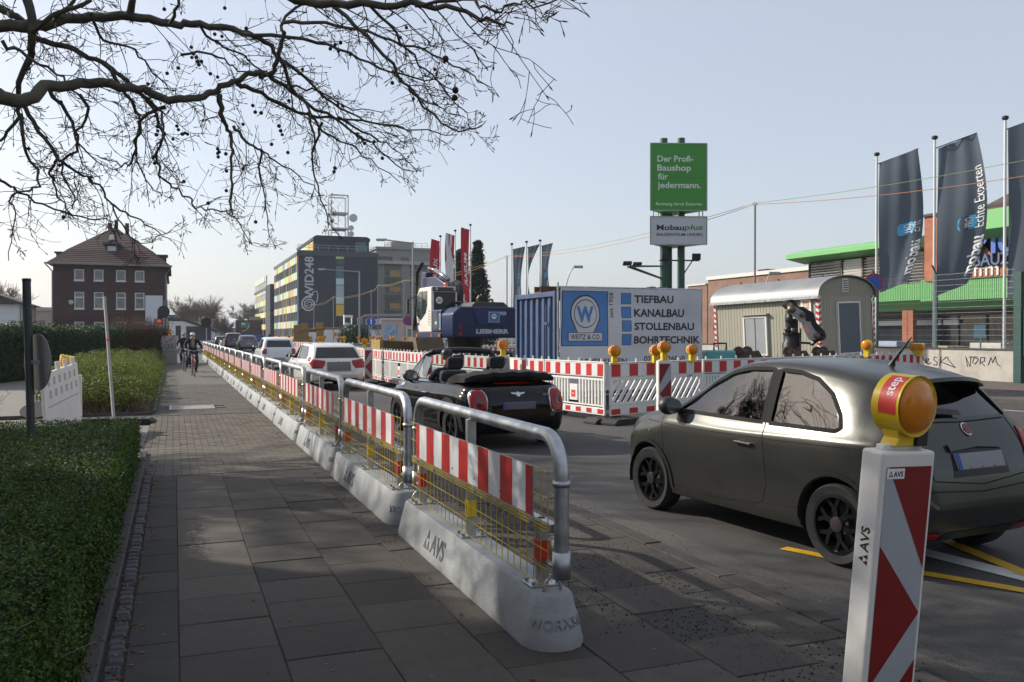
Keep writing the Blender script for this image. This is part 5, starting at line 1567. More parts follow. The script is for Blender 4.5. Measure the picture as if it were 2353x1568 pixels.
def win_side(y0, y1, z0, z1):
 q = MB(); q.bb(-.05, -.002, y0, y1, z0, z1); s = q.build('shutter', SHUT, wag)
 f = MB()
 for (a, c, e, g2) in ((y0 - .05, y0, z0 - .05, z1 + .05), (y1, y1 + .05, z0 - .05, z1 + .05), (y0, y1, z0 - .05, z0), (y0, y1, z1, z1 + .05)): f.bb(-.07, -.002, a, c, e, g2)
 f.build('window_frame', WFRAME, wag)
 MB().bb(-.12, -.002, y0 - .1, y1 + .1, z1 + .08, z1 + .12).build('drip_cap', BEIGE, wag)
 MB().bb(-.056, -.05, (y0 + y1) / 2 - .01, (y0 + y1) / 2 + .01, z0, z1).build('shutter_gap', DARK, wag)
yA, yB = fr_of(1768), fr_of(1720)
zz0, zz1 = ze - 1.72, ze - .45
win_side(yA, yB, zz0 + .15, zz1 - .05)
xA, xB = fr_end(1931), fr_end(1978)
q = MB(); q.bb(xA, xB, -.05, -.002, ze - 1.6, ze - .2); q.build('shutter', mat('blue_grey_shutter', (.12, .15, .19), .4, .2), wag)
f = MB()
for (a, c, e, g2) in ((xA - .05, xA, ze - 1.65, ze - .15), (xB, xB + .05, ze - 1.65, ze - .15), (xA, xB, ze - 1.65, ze - 1.6), (xA, xB, ze - .2, ze - .15)): f.bb(a, c, -.07, -.002, e, g2)
f.build('window_frame', WFRAME, wag)
vx = fr_end(1951)
v_ = MB(); v_.bb(vx - .13, vx + .13, -.03, .002, ze + .12, ze + .5); vo = v_.build('vent', WFRAME, wag)
v_ = MB()
for k in range(5): v_.bb(vx - .1, vx + .1, -.036, -.031, ze + .16 + k * .065, ze + .19 + k * .065)
v_.build('vent_slot', DARK, vo)
MB().bb(xA - .02, xB + .3, -.02, -.002, z0w + .05, ze - 1.75).build('lower_door', mat('grey_green_door', (.16, .17, .15), .6), wag)
# red and white corner strips
for (x, y, nx) in ((-.02, -.02, 0), (-.02, ln - .06, 1), (wid - .06, -.02, 2)):
 b = MB(); k = 0; z = z0w
 while z < ze - .02:
  b.m = k % 2; z2 = min(z + .085, ze)
  if nx == 0:
   for (p0, p1) in (((x, y + .1), (x, y)), ((x, y), (x + .1, y))):
    b.add([(p0[0], p0[1], z + .05 * (1 if p0 != (x, y) else 0)), (p1[0], p1[1], z + .05 * (1 if p1 != (x, y) else 0)), (p1[0], p1[1], z2 + .05 * (1 if p1 != (x, y) else 0)), (p0[0], p0[1], z2 + .05 * (1 if p0 != (x, y) else 0))], [(0, 1, 2, 3)])
  elif nx == 1: b.add([(x, y + .08, z + .04), (x, y, z), (x, y, z2), (x, y + .08, z2 + .04)], [(0, 1, 2, 3)])
  else: b.add([(x, y, z), (x + .08, y, z + .04), (x + .08, y, z2 + .04), (x, y, z2)], [(0, 1, 2, 3)])
  z = z2; k += 1
 b.build('warning_strip', [WHITEREF, REDREF], wag)
po = fr_of(1862)
pb_ = MB().bb(-.04, -.003, po - .17, po + .17, ze - .72, ze - .06).build('poster', PRINTWHT, wag)
MB().bb(-.045, -.041, po - .1, po + .1, ze - .32, ze - .1).build('poster_logo', mat('poster_orange', (.6, .25, .03), .6), pb_)
MB().bb(-.045, -.041, po - .14, po + .14, ze - .48, ze - .42).build('poster_band', DKP, pb_)
MB().bb(-.045, -.041, po - .14, po + .14, ze - .58, ze - .5).build('poster_band', mat('poster_orange'), pb_)
text('HKL', .13, PRINTWHT, pb_, (-.048, po + .11, ze - .27), (0, -1, 0), UZ, bold=.02)
for (x, y) in ((.3, .7), (wid - .3, .7), (.3, ln - .7), (wid - .3, ln - .7)):
 wl = MB(); wl.lathe([(.2, -.09), (.3, -.1), (.33, -.06), (.33, .06), (.3, .1), (.2, .09)], 18, 'x', (x, y, .33)); wl.build('wheel', RUBBER, wag, smooth=40)
MB().bb(.2, wid - .2, .1, ln - .1, .42, z0w).build('chassis', DARK, wag)
# grab attachment standing before the wagon
def grab():
 Zg = 22.6
 o = on_depth(1840, Zg)
 t = thing('excavator_attachment', 'black hydraulic grab with grey swinging arm standing before the site wagon', 'machine', (o.x, o.y, 0), -YAW)
 X = lambda zx: ((2950 + zx / 5.226) / 1.7 - 1840) * Zg / 2000
 Zz = lambda zy: CAM_H + (768 - (1150 + zy / 5.226) / 1.7) * Zg / 2000
 IRON = mat('black_iron', (.02, .02, .022), .45, .4, var=.3, vs=8)
 b = MB(); cx = X(770); zb = Zz(950)
 b.lathe([(.28, 0.0), (.28, .5), (.24, .52), (.24, Zz(1000)), (.2, Zz(960)), (.2, Zz(830)), (.23, Zz(825)), (.23, Zz(790)), (.16, Zz(780)), (.16, Zz(500))], 16, o=(cx, .1, 0))
 b.build('rotator', IRON, t, smooth=40)
 b = MB(); b.sphere((X(660), 0, Zz(720)), .09, 10, 6); b.bb(X(705), X(810), -.2, .1, Zz(800), Zz(690)); b.bb(X(640), X(730), -.15, .15, Zz(560), Zz(400)); b.build('motor', mat('iron_grey', (.06, .06, .062), .45, .4), t, bevel=.02)
 GR = mat('grey_link', (.3, .31, .32), .45, .2)
 arm = [(600, 300), (640, 250), (730, 255), (905, 375), (935, 545), (985, 570), (1030, 555), (1060, 640), (1140, 760), (1195, 800), (1200, 880), (1130, 930), (1010, 925), (930, 780), (860, 600), (700, 460), (610, 370)]
 poly = [(X(a), Zz(c)) for a, c in arm]
 MB().prism(poly, -.36, -.30, 'y').build('link_plate', GR, t, bevel=.008)
 arm2 = [(x + (X(900) - X(640)) * .9, z - .03) for x, z in poly]
 MB().prism(arm2, .34, .40, 'y').build('link_plate', IRON, t, bevel=.008)
 b = MB()
 for (a, c, r) in ((645, 315, .1), (860, 430, .07), (1150, 850, .08)):
  b.tube([(X(a), -.42, Zz(c)), (X(a) + .2, .45, Zz(c) - .03)], r, 14)
 b.build('pin', mat('worn_steel', (.16, .12, .09), .4, .7), t, smooth=40)
 b = MB(); b.prism([(X(760), Zz(250)), (X(960), Zz(260)), (X(1180), Zz(390)), (X(1230), Zz(580)), (X(1400), Zz(760)), (X(1400), Zz(880)), (X(1150), Zz(780)), (X(950), Zz(500)), (X(880), Zz(360))], -.1, .25, 'y')
 b.tube([(X(1180), -.2, Zz(880)), (X(1440), .3, Zz(850))], .13, 14); b.bb(X(1170), X(1330), -.25, .1, Zz(920), Zz(760))
 b.build('hook_body', IRON, t, bevel=.02)
 h = MB()
 for k in range(4):
  y = -.15 + .09 * k
  pts = [(X(610) + .02 * k, y, Zz(300))] + [(X(700 + 110 * math.cos(R(a))), y, Zz(230 - 105 * math.sin(R(a)))) for a in range(180, -1, -20)] + [(X(900), y, Zz(330)), (X(1000), y, Zz(420))]
  h.tube(pts, .018, 6)
 h.build('hose', RUBBER, t, smooth=50)
 MB().tube([(X(880), -.2, Zz(990)), (X(1060), -.2, Zz(1000)), (X(1110), -.2, Zz(1040)), (X(1230), -.2, Zz(930))], .03, 6).build('hook', IRON, t)
 MB().lathe([(.02, 0), (.02, Zz(700))], 6, o=(X(870), -.22, 0)).build('rod', IRON, t)
 STK = MB().beam((X(885), -.364, Zz(600)), (X(1005), -.364, Zz(790)), .004, .13, up=(1, 0, 0)); 
 st = MB(); st.add([(X(a), -.363, Zz(c)) for a, c in ((865, 620), (920, 590), (1030, 775), (985, 800))], [(0, 1, 2, 3)]); sto = st.build('sticker', STICK, t)
 dx = V((X(995) - X(890), 0, Zz(780) - Zz(610)))
 text('OILQUICK', .1, PRINTWHT, sto, (X(883), -.366, Zz(633)), dx, (1, 0, .6), fit=dx.length * .95)
 return t
grab()
RUSTB = mat('brown_bucket_steel', (.09, .07, .055), .7, .3, var=.3, vs=5)
for (u, Z, lab, s) in ((1720, 21.6, 'rust brown bucket lugs showing above the fence left of the grab', 1.0), (1832, 22.2, 'rust brown bucket lugs beside the foot of the grab', 1.0), (1898, 23.0, 'rust brown bucket lugs right of the grab', .8)):
 p = on_depth(u - 25, Z)
 t = thing('excavator_bucket', lab, 'bucket', (p.x, p.y, 0), -YAW)
 zt = CAM_H + (768 - 797) * Z / 2000
 b = MB(); b.prism([(-.3, 0), (.7, 0), (.85, .5), (.6, .85), (-.2, .85), (-.45, .4)], -.35, .5, 'y'); b.build('shell', RUSTB, t, bevel=.02)
 for y in (-.2, .3):
  lg = [(-.16, .8)] + [(-.03 + .13 * math.cos(R(a)), zt - .12 + .13 * math.sin(R(a))) for a in range(180, -1, -30)] + [(.25, zt - .1), (.5, .84)]
  MB().prism([(x + (y + .2) * .7, z) for x, z in lg], y - .03, y + .03, 'y').build('lug', RUSTB, t)
 MB().tube([(-.03, -.28, zt - .12), (.35, .38, zt - .12)], .06, 10).build('pin', RUSTB, t, smooth=40)
# ------------------------------------------------------------------ wheeled excavator
EXZ = 29.5
rl0 = on_depth(1040, EXZ)
hd = R(-3)     # heading right of the road axis
ex = thing('wheeled_excavator', 'blue and white wheeled excavator with raised folded boom inside the fenced works', 'excavator', (0, 0, 0), -hd)
W2 = 1.29
fw = V((math.sin(hd), math.cos(hd), 0)); rt = V((math.cos(hd), -math.sin(hd), 0))
ex.location = rl0 + rt * W2
def EZ(zy, Z=EXZ): return CAM_H + (768 - (1050 + zy / 4.238) / 1.7) * Z / 2000
zt, zb = EZ(622), EZ(1150)
DGREY = mat('machine_grey', (.045, .047, .05), .5)
MWHITE = mat('machine_white', (.68, .66, .6), .4, var=.05, coat=.3)
MGLASS = mat('cab_glass', (.03, .045, .045), .05, coat=.5)
# counterweight: rounded rear, chamfered top corners
b = MB(); pr = [(-W2, zb + .12), (-W2 + .08, zb), (W2 - .08, zb), (W2, zb + .12), (W2, zt - .25), (W2 - .28, zt), (-W2 + .28, zt), (-W2, zt - .25)]
b.prism(pr, 0, 1.15, 'y'); b.build('counterweight', BLUEM, ex, bevel=.07, seg=3)
# recess panel and badge lines
rp_ = MB().prism([(-.55, zt - .12), (.72, zt - .12), (.62, zt - .62), (-.38, zt - .62)], -.03, .0, 'y').build('rear_recess', mat('blue_machine_dark', (.008, .03, .12), .35, coat=.3), ex, bevel=.01)
text('LIEBHERR', .2, mat('machine_lettering', (.5, .53, .58), .5), ex, (-W2 + .86, -.004, EZ(1072)), fit=1.22, bold=.05, extrude=.002)
text('920', .16, mat('machine_lettering'), ex, (.44, -.036, EZ(760)), bold=.04)
bdg = MB().bb(.02, .42, -.045, -.032, EZ(885), EZ(708)).build('badge', mat('badge_edge', (.55, .58, .6), .5), ex)
MB().bb(.04, .40, -.05, -.0455, EZ(877), EZ(716)).build('badge_field', mat('badge_blue', (.05, .19, .36), .5), bdg)
bt_ = MB().lathe([(.09, -.053), (.09, -.0505)], 18, 'y', (.22, 0, EZ(785))); bt_.build('badge_ring', PRINTWHT, bdg)
text('W', .13, mat('badge_blue'), bdg, (.22, -.055, EZ(803)), center=True, bold=.03)
for sx, zs in ((-W2 + .28, (965, 1085)), (W2 - .2, (945, 1060))):
 for zy in zs: MB().lathe([(.07, -.03), (.075, .02)], 14, 'y', (sx, -.0, EZ(zy))).build('tail_lamp', mat('tail_red', (.25, .02, .02), .2, coat=.5), ex)
# engine hood
b = MB(); hz0 = zt - .02; hz1 = EZ(538)
b.prism([(-.55, hz0), (.95, hz0), (.72, hz1), (-.36, hz1)], .25, 1.7, 'y'); b.build('engine_hood', DGREY, ex, bevel=.03)
# left service panel
pz1 = EZ(680, 31)
b = MB(); b.bb(-W2, -.3, 1.16, 2.2, zb + .2, pz1); b.bb(.2, W2, 1.16, 3.2, zb + .2, zt - .1); b.build('side_panel', BLUEM, ex, bevel=.05, seg=3)
MB().prism([(1.45, 1.85), (2.0, 1.78), (2.0, 2.42), (1.6, 2.48), (1.45, 2.2)], -W2 - .012, -W2 - .002, 'x').build('grille', DGREY, ex)
text('920', .13, PRINTWHT, ex, (-W2 - .014, 1.78, 2.0), (0, -1, 0), UZ, bold=.03)
lb_ = MB().bb(-W2 - .01, -W2 - .002, 1.2, 1.36, 1.82, 2.36).build('side_badge', mat('badge_edge'), ex)
MB().bb(-W2 - .014, -W2 - .0105, 1.22, 1.34, 1.85, 2.33).build('badge_field', mat('badge_blue'), lb_)
b = MB(); b.bb(-W2, W2, 1.2, 4.0, zb, zb + .19); b.build('deck', BLUEM, ex, bevel=.02)
for y in (1.35, 2.2, 3.9): MB().bb(-W2 - .015, -W2 - .001, y - .07, y + .07, zb + .04, zb + .14).build('side_marker', AMBER, ex)
# cab
cz0, cz1 = zb + .2, EZ(305, 32)
cy0, cy1 = 2.22, 3.95
prof = [(cy0, cz0), (cy1 - .25, cz0), (cy1 + .02, cz0 + .6), (cy1 - .05, cz1 - .25), (cy1 - .35, cz1), (cy0, cz1)]
b = MB(); b.prism(prof, -W2, -.28, 'x'); b.build('cab', MWHITE, ex, bevel=.05, seg=3)
side = [(cy0 + .45, cz0 + 1.0), (cy0 + .62, cz0 + .72), (cy1 - .55, cz0 + .45), (cy1 - .08, cz0 + .62), (cy1 - .12, cz1 - .3), (cy1 - .38, cz1 - .14), (cy0 + .45, cz1 - .14)]
MB().prism(side, -W2 - .012, -W2 - .002, 'x').build('side_window', MGLASS, ex)
MB().bb(-W2 - .02, -W2 - .0125, cy0 + .98, cy0 + 1.03, cz0 + .62, cz1 - .15).build('window_bar', DARK, ex)
rw = MB().bb(-W2 + .1, -.36, cy0 - .012, cy0 - .002, cz0 + .62, cz1 - .2).build('rear_window', MGLASS, ex)
dk = MB().lathe([(.13, -.008), (.13, -.002)], 18, 'y', (-W2 + .3, cy0 - .012, cz1 - .5)).build('speed_disc', PRINTWHT, rw)
text('20', .17, PRINTBLK, dk, (-W2 + .3, cy0 - .022, cz1 - .56), center=True, bold=.01)
MB().bb(-W2 + .05, -.3, cy0 - .06, cy0 - .002, cz1 - .17, cz1 - .02).build('lamp_bar', DGREY, ex)
for x in (-W2 + .18, -.42): MB().lathe([(.06, -.02), (.06, .02)], 12, 'y', (x, cy0 - .07, cz1 - .09)).build('work_lamp', mat('lamp_clear', (.4, .42, .42), .15, coat=.5), ex)
st = MB(); st.sphere((-W2 + .55, cy0 + .55, cz0 + .75), .24, 10, 6, (1, .6, 1.5)); st.sphere((-W2 + .75, cy0 + .02, 0), .01, 4, 3); st.build('seat', mat('seat_grey', (.03, .03, .033), .8), ex)
bl = MB().lathe([(.07, cz1), (.07, cz1 + .1), (.05, cz1 + .16), (.005, cz1 + .19)], 12, o=(-.62, cy0 + .3, 0)); bl.build('rotating_beacon', mat('beacon_orange', (.6, .12, .02), .2, coat=.5), ex, smooth=50)
# vents on the white door
vb = MB()
for k in range(6): vb.beam((-W2 - .006, cy0 + .12, cz0 + .25 + k * .1), (-W2 - .006, cy0 + .3, cz0 + .3 + k * .1), .012, .02)
vb.build('vent_slot', DGREY, ex)
MB().bb(-W2 - .03, -W2 - .002, cy1 - .35, cy1 - .2, cz0 + .28, cz0 + .36).build('door_handle', DARK, ex)
# exhaust, air intake, mirrors
MB().lathe([(.05, zt - .05), (.05, EZ(560)), (.12, EZ(545)), (.14, EZ(520)), (.06, EZ(500))], 14, o=(-.35, 1.9, 0)).build('air_intake', DARK, ex, smooth=40)
MB().tube([(.35, 1.8, zt), (.35, 1.8, zt + .35), (.42, 1.8, zt + .45)], .05, 8).build('exhaust', mat('worn_steel', (.16, .12, .09), .4, .7), ex)
m_ = MB(); m_.bb(-W2 - .38, -W2 - .3, cy1 - .05, cy1 + .15, cz0 + .7, cz0 + 1.25); m_.tube([(-W2 - .33, cy1, cz0 + 1.25), (-W2, cy1 - .1, cz1 - .3)], .02, 6); m_.build('mirror', DARK, ex, bevel=.02)
# undercarriage
u = MB(); u.bb(-.62, .62, .2, 4.4, .62, 1.05); u.lathe([(.62, 1.05), (.62, zb)], 20, o=(0, 2.2, 0)); u.bb(-1.2, 1.2, .7, 1.2, .5, .75); u.bb(-1.2, 1.2, 3.3, 3.8, .5, .75); u.bb(-.8, .8, -.3, .25, .55, 1.0)
u.build('undercarriage', mat('grimy_steel', (.05, .045, .04), .7, .3, var=.4, vs=4), ex)
for y in (.95, 3.55):
 for s in (-1, 1):
  for off in (.78, 1.13):
   q = MB(); q.lathe([(.28, -.13), (.44, -.15), (.51, -.12), (.525, 0), (.51, .12), (.44, .15), (.28, .13)], 26, 'x', (s * off, y, .5))
   tw = q.build('wheel', mat('muddy_tyre', (.05, .045, .04), .9, var=.4, vs=6), ex, smooth=30)
   lg = MB()
   for k in range(16):
    a = 2 * math.pi * k / 16
    for sd in (-1, 1):
     a2 = a + (.1 if sd > 0 else 0)
     rot = Matrix.Rotation(a2, 3, 'X') @ Matrix.Rotation(sd * .5, 3, 'Z')
     lg.box(V((s * off + sd * .065, y + .525 * -math.sin(a2), .5 + .525 * math.cos(a2))), (.14, .055, .035), rot)
   lg.build('tread', mat('muddy_tyre'), tw)
   MB().lathe([(.05, -.1), (.27, -.1), (.27, .1), (.05, .1)], 16, 'x', (s * off, y, .5)).build('rim', mat('dirty_rim', (.16, .14, .11), .6, .3), tw)
fnd = MB()
for y in (.95, 3.55):
 for s in (-1, 1): fnd.bb(s * .6, s * 1.3, y - .66, y - .62, .5, 1.05)
fnd.bb(-1.3, 1.3, 4.3, 4.45, .35, 1.0)
fnd.build('mudguard', mat('grey_guard', (.22, .22, .21), .6, var=.2), ex)
# boom, stick, bucket
def plate_beam(name, pts, w, m, x=0.15):
 b = MB(); b.prism(pts, x - w / 2, x + w / 2, 'x'); return b.build(name, m, ex, bevel=.03)
plate_beam('boom', [(2.9, 1.9), (3.3, 1.8), (4.2, 2.8), (5.2, 3.35), (6.9, 3.6), (7.0, 4.0), (5.4, 3.95), (4.2, 3.6), (3.3, 2.7)], .38, BLUEM)
plate_beam('stick', [(6.6, 4.2), (7.2, 4.25), (7.5, 3.5), (7.35, 1.5), (7.1, 1.5), (6.75, 3.4)], .3, BLUEM)
cyl = MB(); cyl.tube([(.15, 4.4, 3.8), (.15, 5.9, 4.25)], .09, 10); cyl.tube([(.15, 5.8, 4.22), (.15, 6.75, 4.4)], .05, 10); cyl.tube([(-.2, 3.5, 2.0), (-.2, 4.6, 3.2)], .1, 10); cyl.tube([(.5, 3.5, 2.0), (.5, 4.6, 3.2)], .1, 10)
cyl.build('cylinder', mat('cylinder_steel', (.3, .31, .33), .25, .8), ex, smooth=40)
hs = MB(); random.seed(4)
for k in range(11):
 y0 = 2.9 + .06 * k; x0 = .0 + .05 * (k % 6); h = 3.6 + .10 * math.sin(k * 1.7)
 hs.tube([(x0, y0, 2.5), (x0 + .02, y0 - .12, 3.1), (x0 + .03, y0 + .05, h - .12), (x0 + .03, y0 + .35, h), (x0, y0 + .7, h - .1), (x0 - .03, y0 + 1.0, h - .35)], .025, 6)
for k in range(4): hs.tube([(-.1 - .04 * k, 6.6, 4.6), (-.2 - .04 * k, 7.0, 4.2), (-.2, 7.3, 3.2), (-.15 - .05 * k, 7.5, 1.8)], .02, 6)
hs.build('hose', RUBBER, ex, smooth=50)
bk_ = MB(); bk_.prism([(6.7, 1.5), (7.7, 1.5), (8.0, .7), (7.4, .3), (6.6, .5), (6.4, 1.0)], -.45, .75, 'x'); bk_.build('bucket', mat('brown_bucket', (.12, .085, .05), .7, .2, var=.3, vs=4), ex, bevel=.03)
# spare bucket lying by the lane
p = on_depth(915, 33)
sb_ = thing('spare_bucket', 'dull yellow digger bucket lying behind the striped fence', 'bucket', (p.x, p.y, 0), R(8))
MB().prism([(-.75, .55), (-.6, 1.42), (.62, 1.36), (.75, .5), (.4, .0), (-.5, .0)], 0, .9, 'y').build('shell', mat('brown_bucket'), sb_, bevel=.04)
MB().bb(-.74, -.6, -.02, .92, .5, 1.44).build('cheek', mat('ochre_bucket', (.3, .2, .05), .7, var=.2), sb_)
# trench shoring boxes before the office
for k, (u, v0, v1) in enumerate(((683, 747, 785), (700, 743, 785), (735, 741, 783))):
 Zt = 70.0; p = on_depth(u, Zt)
 t = thing('shoring_panel', 'ochre steel trench shoring panel standing beyond the white cars', 'panel', (p.x, p.y, 0), -YAW, 'trench shoring panels')
 h = CAM_H + (768 - v0) * Zt / 2000; w = .6
 b = MB(); b.bb(-w / 2, w / 2, 0, .12, 0, h)
 for z in (.3, 1.0, h - .6): b.bb(-w / 2 - .06, w / 2 + .06, -.08, .2, z, z + .22)
 b.build('plate', mat('ochre_steel', (.26, .16, .06), .7, var=.3, vs=2), t, bevel=.03)
 MB().tube([(w / 2, .3, h - .5), (w / 2 + 1.2, .6, h - .5)], .08, 8).build('strut', mat('ochre_steel'), t)
# ------------------------------------------------------------------ poles, wires, street lamps, signs
TPOLE = mat('thin_grey_pole', (.25, .25, .25), .5, .5)
cpts = []
for (u, v, Z) in ((721, 699, 140), (766, 683, 117), (853, 669, 101), (868, 656, 90), (929, 645, 80), (1165, 590, 57), (1735, 470, 34)):
 p = atd(u, v, Z); cpts.append(p)
 t = thing('cable_pole', 'thin steel pole carrying the temporary site cables', 'pole', (p.x, p.y, 0), 0, 'temporary cable poles')
 MB().tube([(0, 0, 0), (0, 0, p.z)], .04 if Z < 60 else .06, 7).build('shaft', TPOLE, t, smooth=50)
 MB().tube([(-.12, 0, p.z - .02), (-.05, 0, p.z + .06), (.05, 0, p.z + .06), (.12, 0, p.z - .02)], .015, 5).build('hook', TPOLE, t)
cpts.insert(0, atd(560, 720, 170)); cpts.append(atd(2760, 330, 24))
def wire(lab, pts, m, r, sag, dz=0, nm='site_cable'):
 b = MB()
 for i in range(len(pts) - 1):
  a, c = pts[i], pts[i + 1]; s = sag * (c - a).length
  b.tube([a.lerp(c, t / 12) + V((0, 0, dz - s * 4 * (t / 12) * (1 - t / 12))) for t in range(13)], r, 4, False)
 return tag(b.build(nm, m), lab, 'cable')
wire('orange site cable strung between the thin poles', cpts, mat('orange_cable', (.5, .2, .08), .6), .013, .022)
wire('green site cable strung just above the orange one', cpts[:-1] + [atd(2760, 285, 24)], mat('green_cable', (.2, .32, .12), .6), .011, .016, .05)
LAMPM = mat('lamp_post_grey', (.3, .31, .31), .5, .5)
def street_lamp(lab, pu, pv, hu, hv, Z, r=.07, curve=False):
 b0 = on_depth(pu, Z); top = atd(pu, pv, Z); hd_ = atd(hu, hv, Z)
 t = thing('street_lamp', lab, 'street lamp', (b0.x, b0.y, 0))
 d = hd_ - b0; L = V((d.x, d.y, 0)); zt = top.z
 if curve:
  pts = [(0, 0, 0), (0, 0, zt - 1.8)] + [tuple(L * (1 - math.cos(R(a))) * .95 + V((0, 0, zt - 1.8 + (hd_.z - zt + 1.8) * math.sin(R(a))))) for a in range(10, 91, 10)]
  MB().tube(pts, [r] * 2 + [r * .7] * 9, 8).build('pole', LAMPM, t, smooth=50)
 else:
  MB().tube([(0, 0, 0), (0, 0, zt)], [r, r * .7], 8).build('pole', LAMPM, t, smooth=50)
  MB().tube([(0, 0, zt - .1), tuple(L + V((0, 0, hd_.z)))], r * .5, 6).build('arm', LAMPM, t, smooth=50)
 l2 = L.normalized()
 hb = MB(); c = L + V((0, 0, hd_.z)); rot = Matrix((l2, V((-l2.y, l2.x, 0)), V((0, 0, 1)))).transposed()
 hb.box(c + l2 * .1, (.75 if not curve else .6, .22, .14), rot)
 hb.build('head', mat('lamp_head', (.38, .38, .36), .5), t, bevel=.04)
 MB().box(c + l2 * .15 + V((0, 0, -.085)), (.5, .17, .03), rot).build('lens', mat('lamp_lens', (.5, .48, .42), .3), t)
street_lamp('grey street lamp with long arm before the concrete office', 949, 556, 880, 551, 59, .09)
street_lamp('grey street lamp standing before the dark office wall', 826, 623, 742, 619, 84, .09)
street_lamp('curved arm street lamp behind the blue container', 1296, 655, 1325, 613, 55, .05, True)
street_lamp('small curved lamp rising from the brick hall', 1752, 660, 1775, 628, 44, .04, True)
def round_sign(lab, u, v, Z, r, m, base=0, face=-YAW, back=False, plate=None):
 p = atd(u, v, Z)
 t = thing('road_sign', lab, 'sign', (p.x, p.y, base), face)
 MB().tube([(0, .03, 0), (0, .03, p.z - base + r)], .03, 8).build('post', GALV, t, smooth=50)
 d = MB().lathe([(r, -.012), (r, .006)], 24, 'y', (0, 0, p.z - base)).build('disc', m if not back else GALV, t)
 return t, p.z - base
SB = mat('sign_blue', (.03, .1, .42), .4); SR = mat('sign_red', (.45, .02, .03), .4)
t, z = round_sign('round blue sign for foot and cycle path beyond the white hatchback', 853, 740, 62, .33, SB)
MB().lathe([(.34, -.011), (.34, -.006)], 24, 'y', (0, 0, z)).build('border', PRINTWHT, t)
b = MB(); b.lathe([(.05, -.02), (.05, -.0125)], 10, 'y', (0, 0, z + .2)); b.prism([(-.06, z + .13), (.06, z + .13), (.04, z - .05), (.06, z - .2), (.02, z - .2), (0, z - .08), (-.04, z - .2), (-.07, z - .2), (-.03, z - .03)], -.02, -.0125, 'y'); b.build('pictogram', PRINTWHT, t)
t, z = round_sign('no stopping sign by the lamp post left of the excavator', 936, 737, 58, .3, mat('sign_violet', (.12, .05, .2), .4))
b = MB(); b.lathe([(.3, -.016), (.3, -.0125)], 20, 'y', (0, 0, z)); b.build('rim', SR, t); MB().lathe([(.24, -.02), (.24, -.0165)], 20, 'y', (0, 0, z)).build('field', mat('sign_violet'), t)
t, z = round_sign('no stopping sign half behind the site wagon', 2008, 650, 27.5, .3, SR)
MB().lathe([(.24, -.018), (.24, -.0125)], 20, 'y', (0, 0, z)).build('field', SB, t)
t, z = round_sign('small red rimmed no stopping sign before the dark office wall', 848, 732, 95, .3, SR)
# signs and signals by the brick house
t, z = round_sign('dark backed round sign on the pavement beyond the cyclists', 474, 742, 60, .36, DARK, back=False)
t, z = round_sign('dark backed round sign at the brick house corner', 376, 717, 50, .36, DARK)
pl_ = thing('traffic_signal', 'grey signal mast with red light and street name plates at the house corner', 'signal', (*on_depth(378.5, 52).xy, 0), -YAW)
hh = atd(378, 690, 52).z
MB().tube([(0, 0, 0), (0, 0, hh)], .06, 8).build('mast', mat('mast_grey', (.12, .12, .12), .5), pl_, smooth=50)
q = MB(); zr = atd(372, 736, 52).z; q.bb(-.4, -.14, -.1, .1, zr - .25, zr + .45); q.build('signal_head', DARK, pl_, bevel=.02)
MB().lathe([(.1, -.02), (.1, .01)], 14, 'y', (-.27, -.1, zr - .06)).build('red_light', mat('signal_red', (.5, .05, .03), .3, emit=(1, .1, .05), es=.6), pl_)
for v in (726, 731.5): MB().bb(.1, .62, -.02, .02, atd(385, v + 1.6, 52).z, atd(385, v - 2, 52).z).build('name_plate', mat('plate_blue', (.05, .07, .13), .5), pl_)
cab = thing('utility_cabinet', 'grey utility cabinet with scrawled graffiti beside the bed', 'cabinet', (*on_depth(388, 48.5).xy, 0), -.1)
hc = atd(388, 772, 48.5).z
MB().bb(-.42, .42, -.2, .25, .0, .72).build('plinth', mat('cabinet_concrete', (.3, .3, .28), .8), cab)
MB().bb(-.45, .45, -.23, .28, .72, hc).build('case', mat('cabinet_grey', (.36, .37, .36), .6, var=.1, vs=3), cab, bevel=.02)
g = MB()
for (cx, cz, r1, r2, turns) in ((-.12, .95, .14, .1, 1.3), (.1, .98, .12, .12, 1.2), (.25, .98, .1, .13, 1.1), (.15, 1.75, .12, .08, 1.5)):
 g.tube([(cx + r1 * math.cos(a * .3), -.236, cz + r2 * math.sin(a * .3)) for a in range(int(21 * turns))], .012, 4)
g.build('scrawl', INK, cab)
for k, (x, z) in enumerate(((-.2, 1.5), (.2, 1.4), (.28, 1.55), (-.1, 1.2), (.1, 1.3))): MB().bb(x - .07, x + .07, -.236, -.231, z - .05, z + .05).build('sticker', mat('faded_red', (.45, .14, .12), .6), cab)
lamp('small amber lamp on the utility cabinet', (*on_depth(389, 48.6).xy, hc), -YAW, 'below', None, .8)
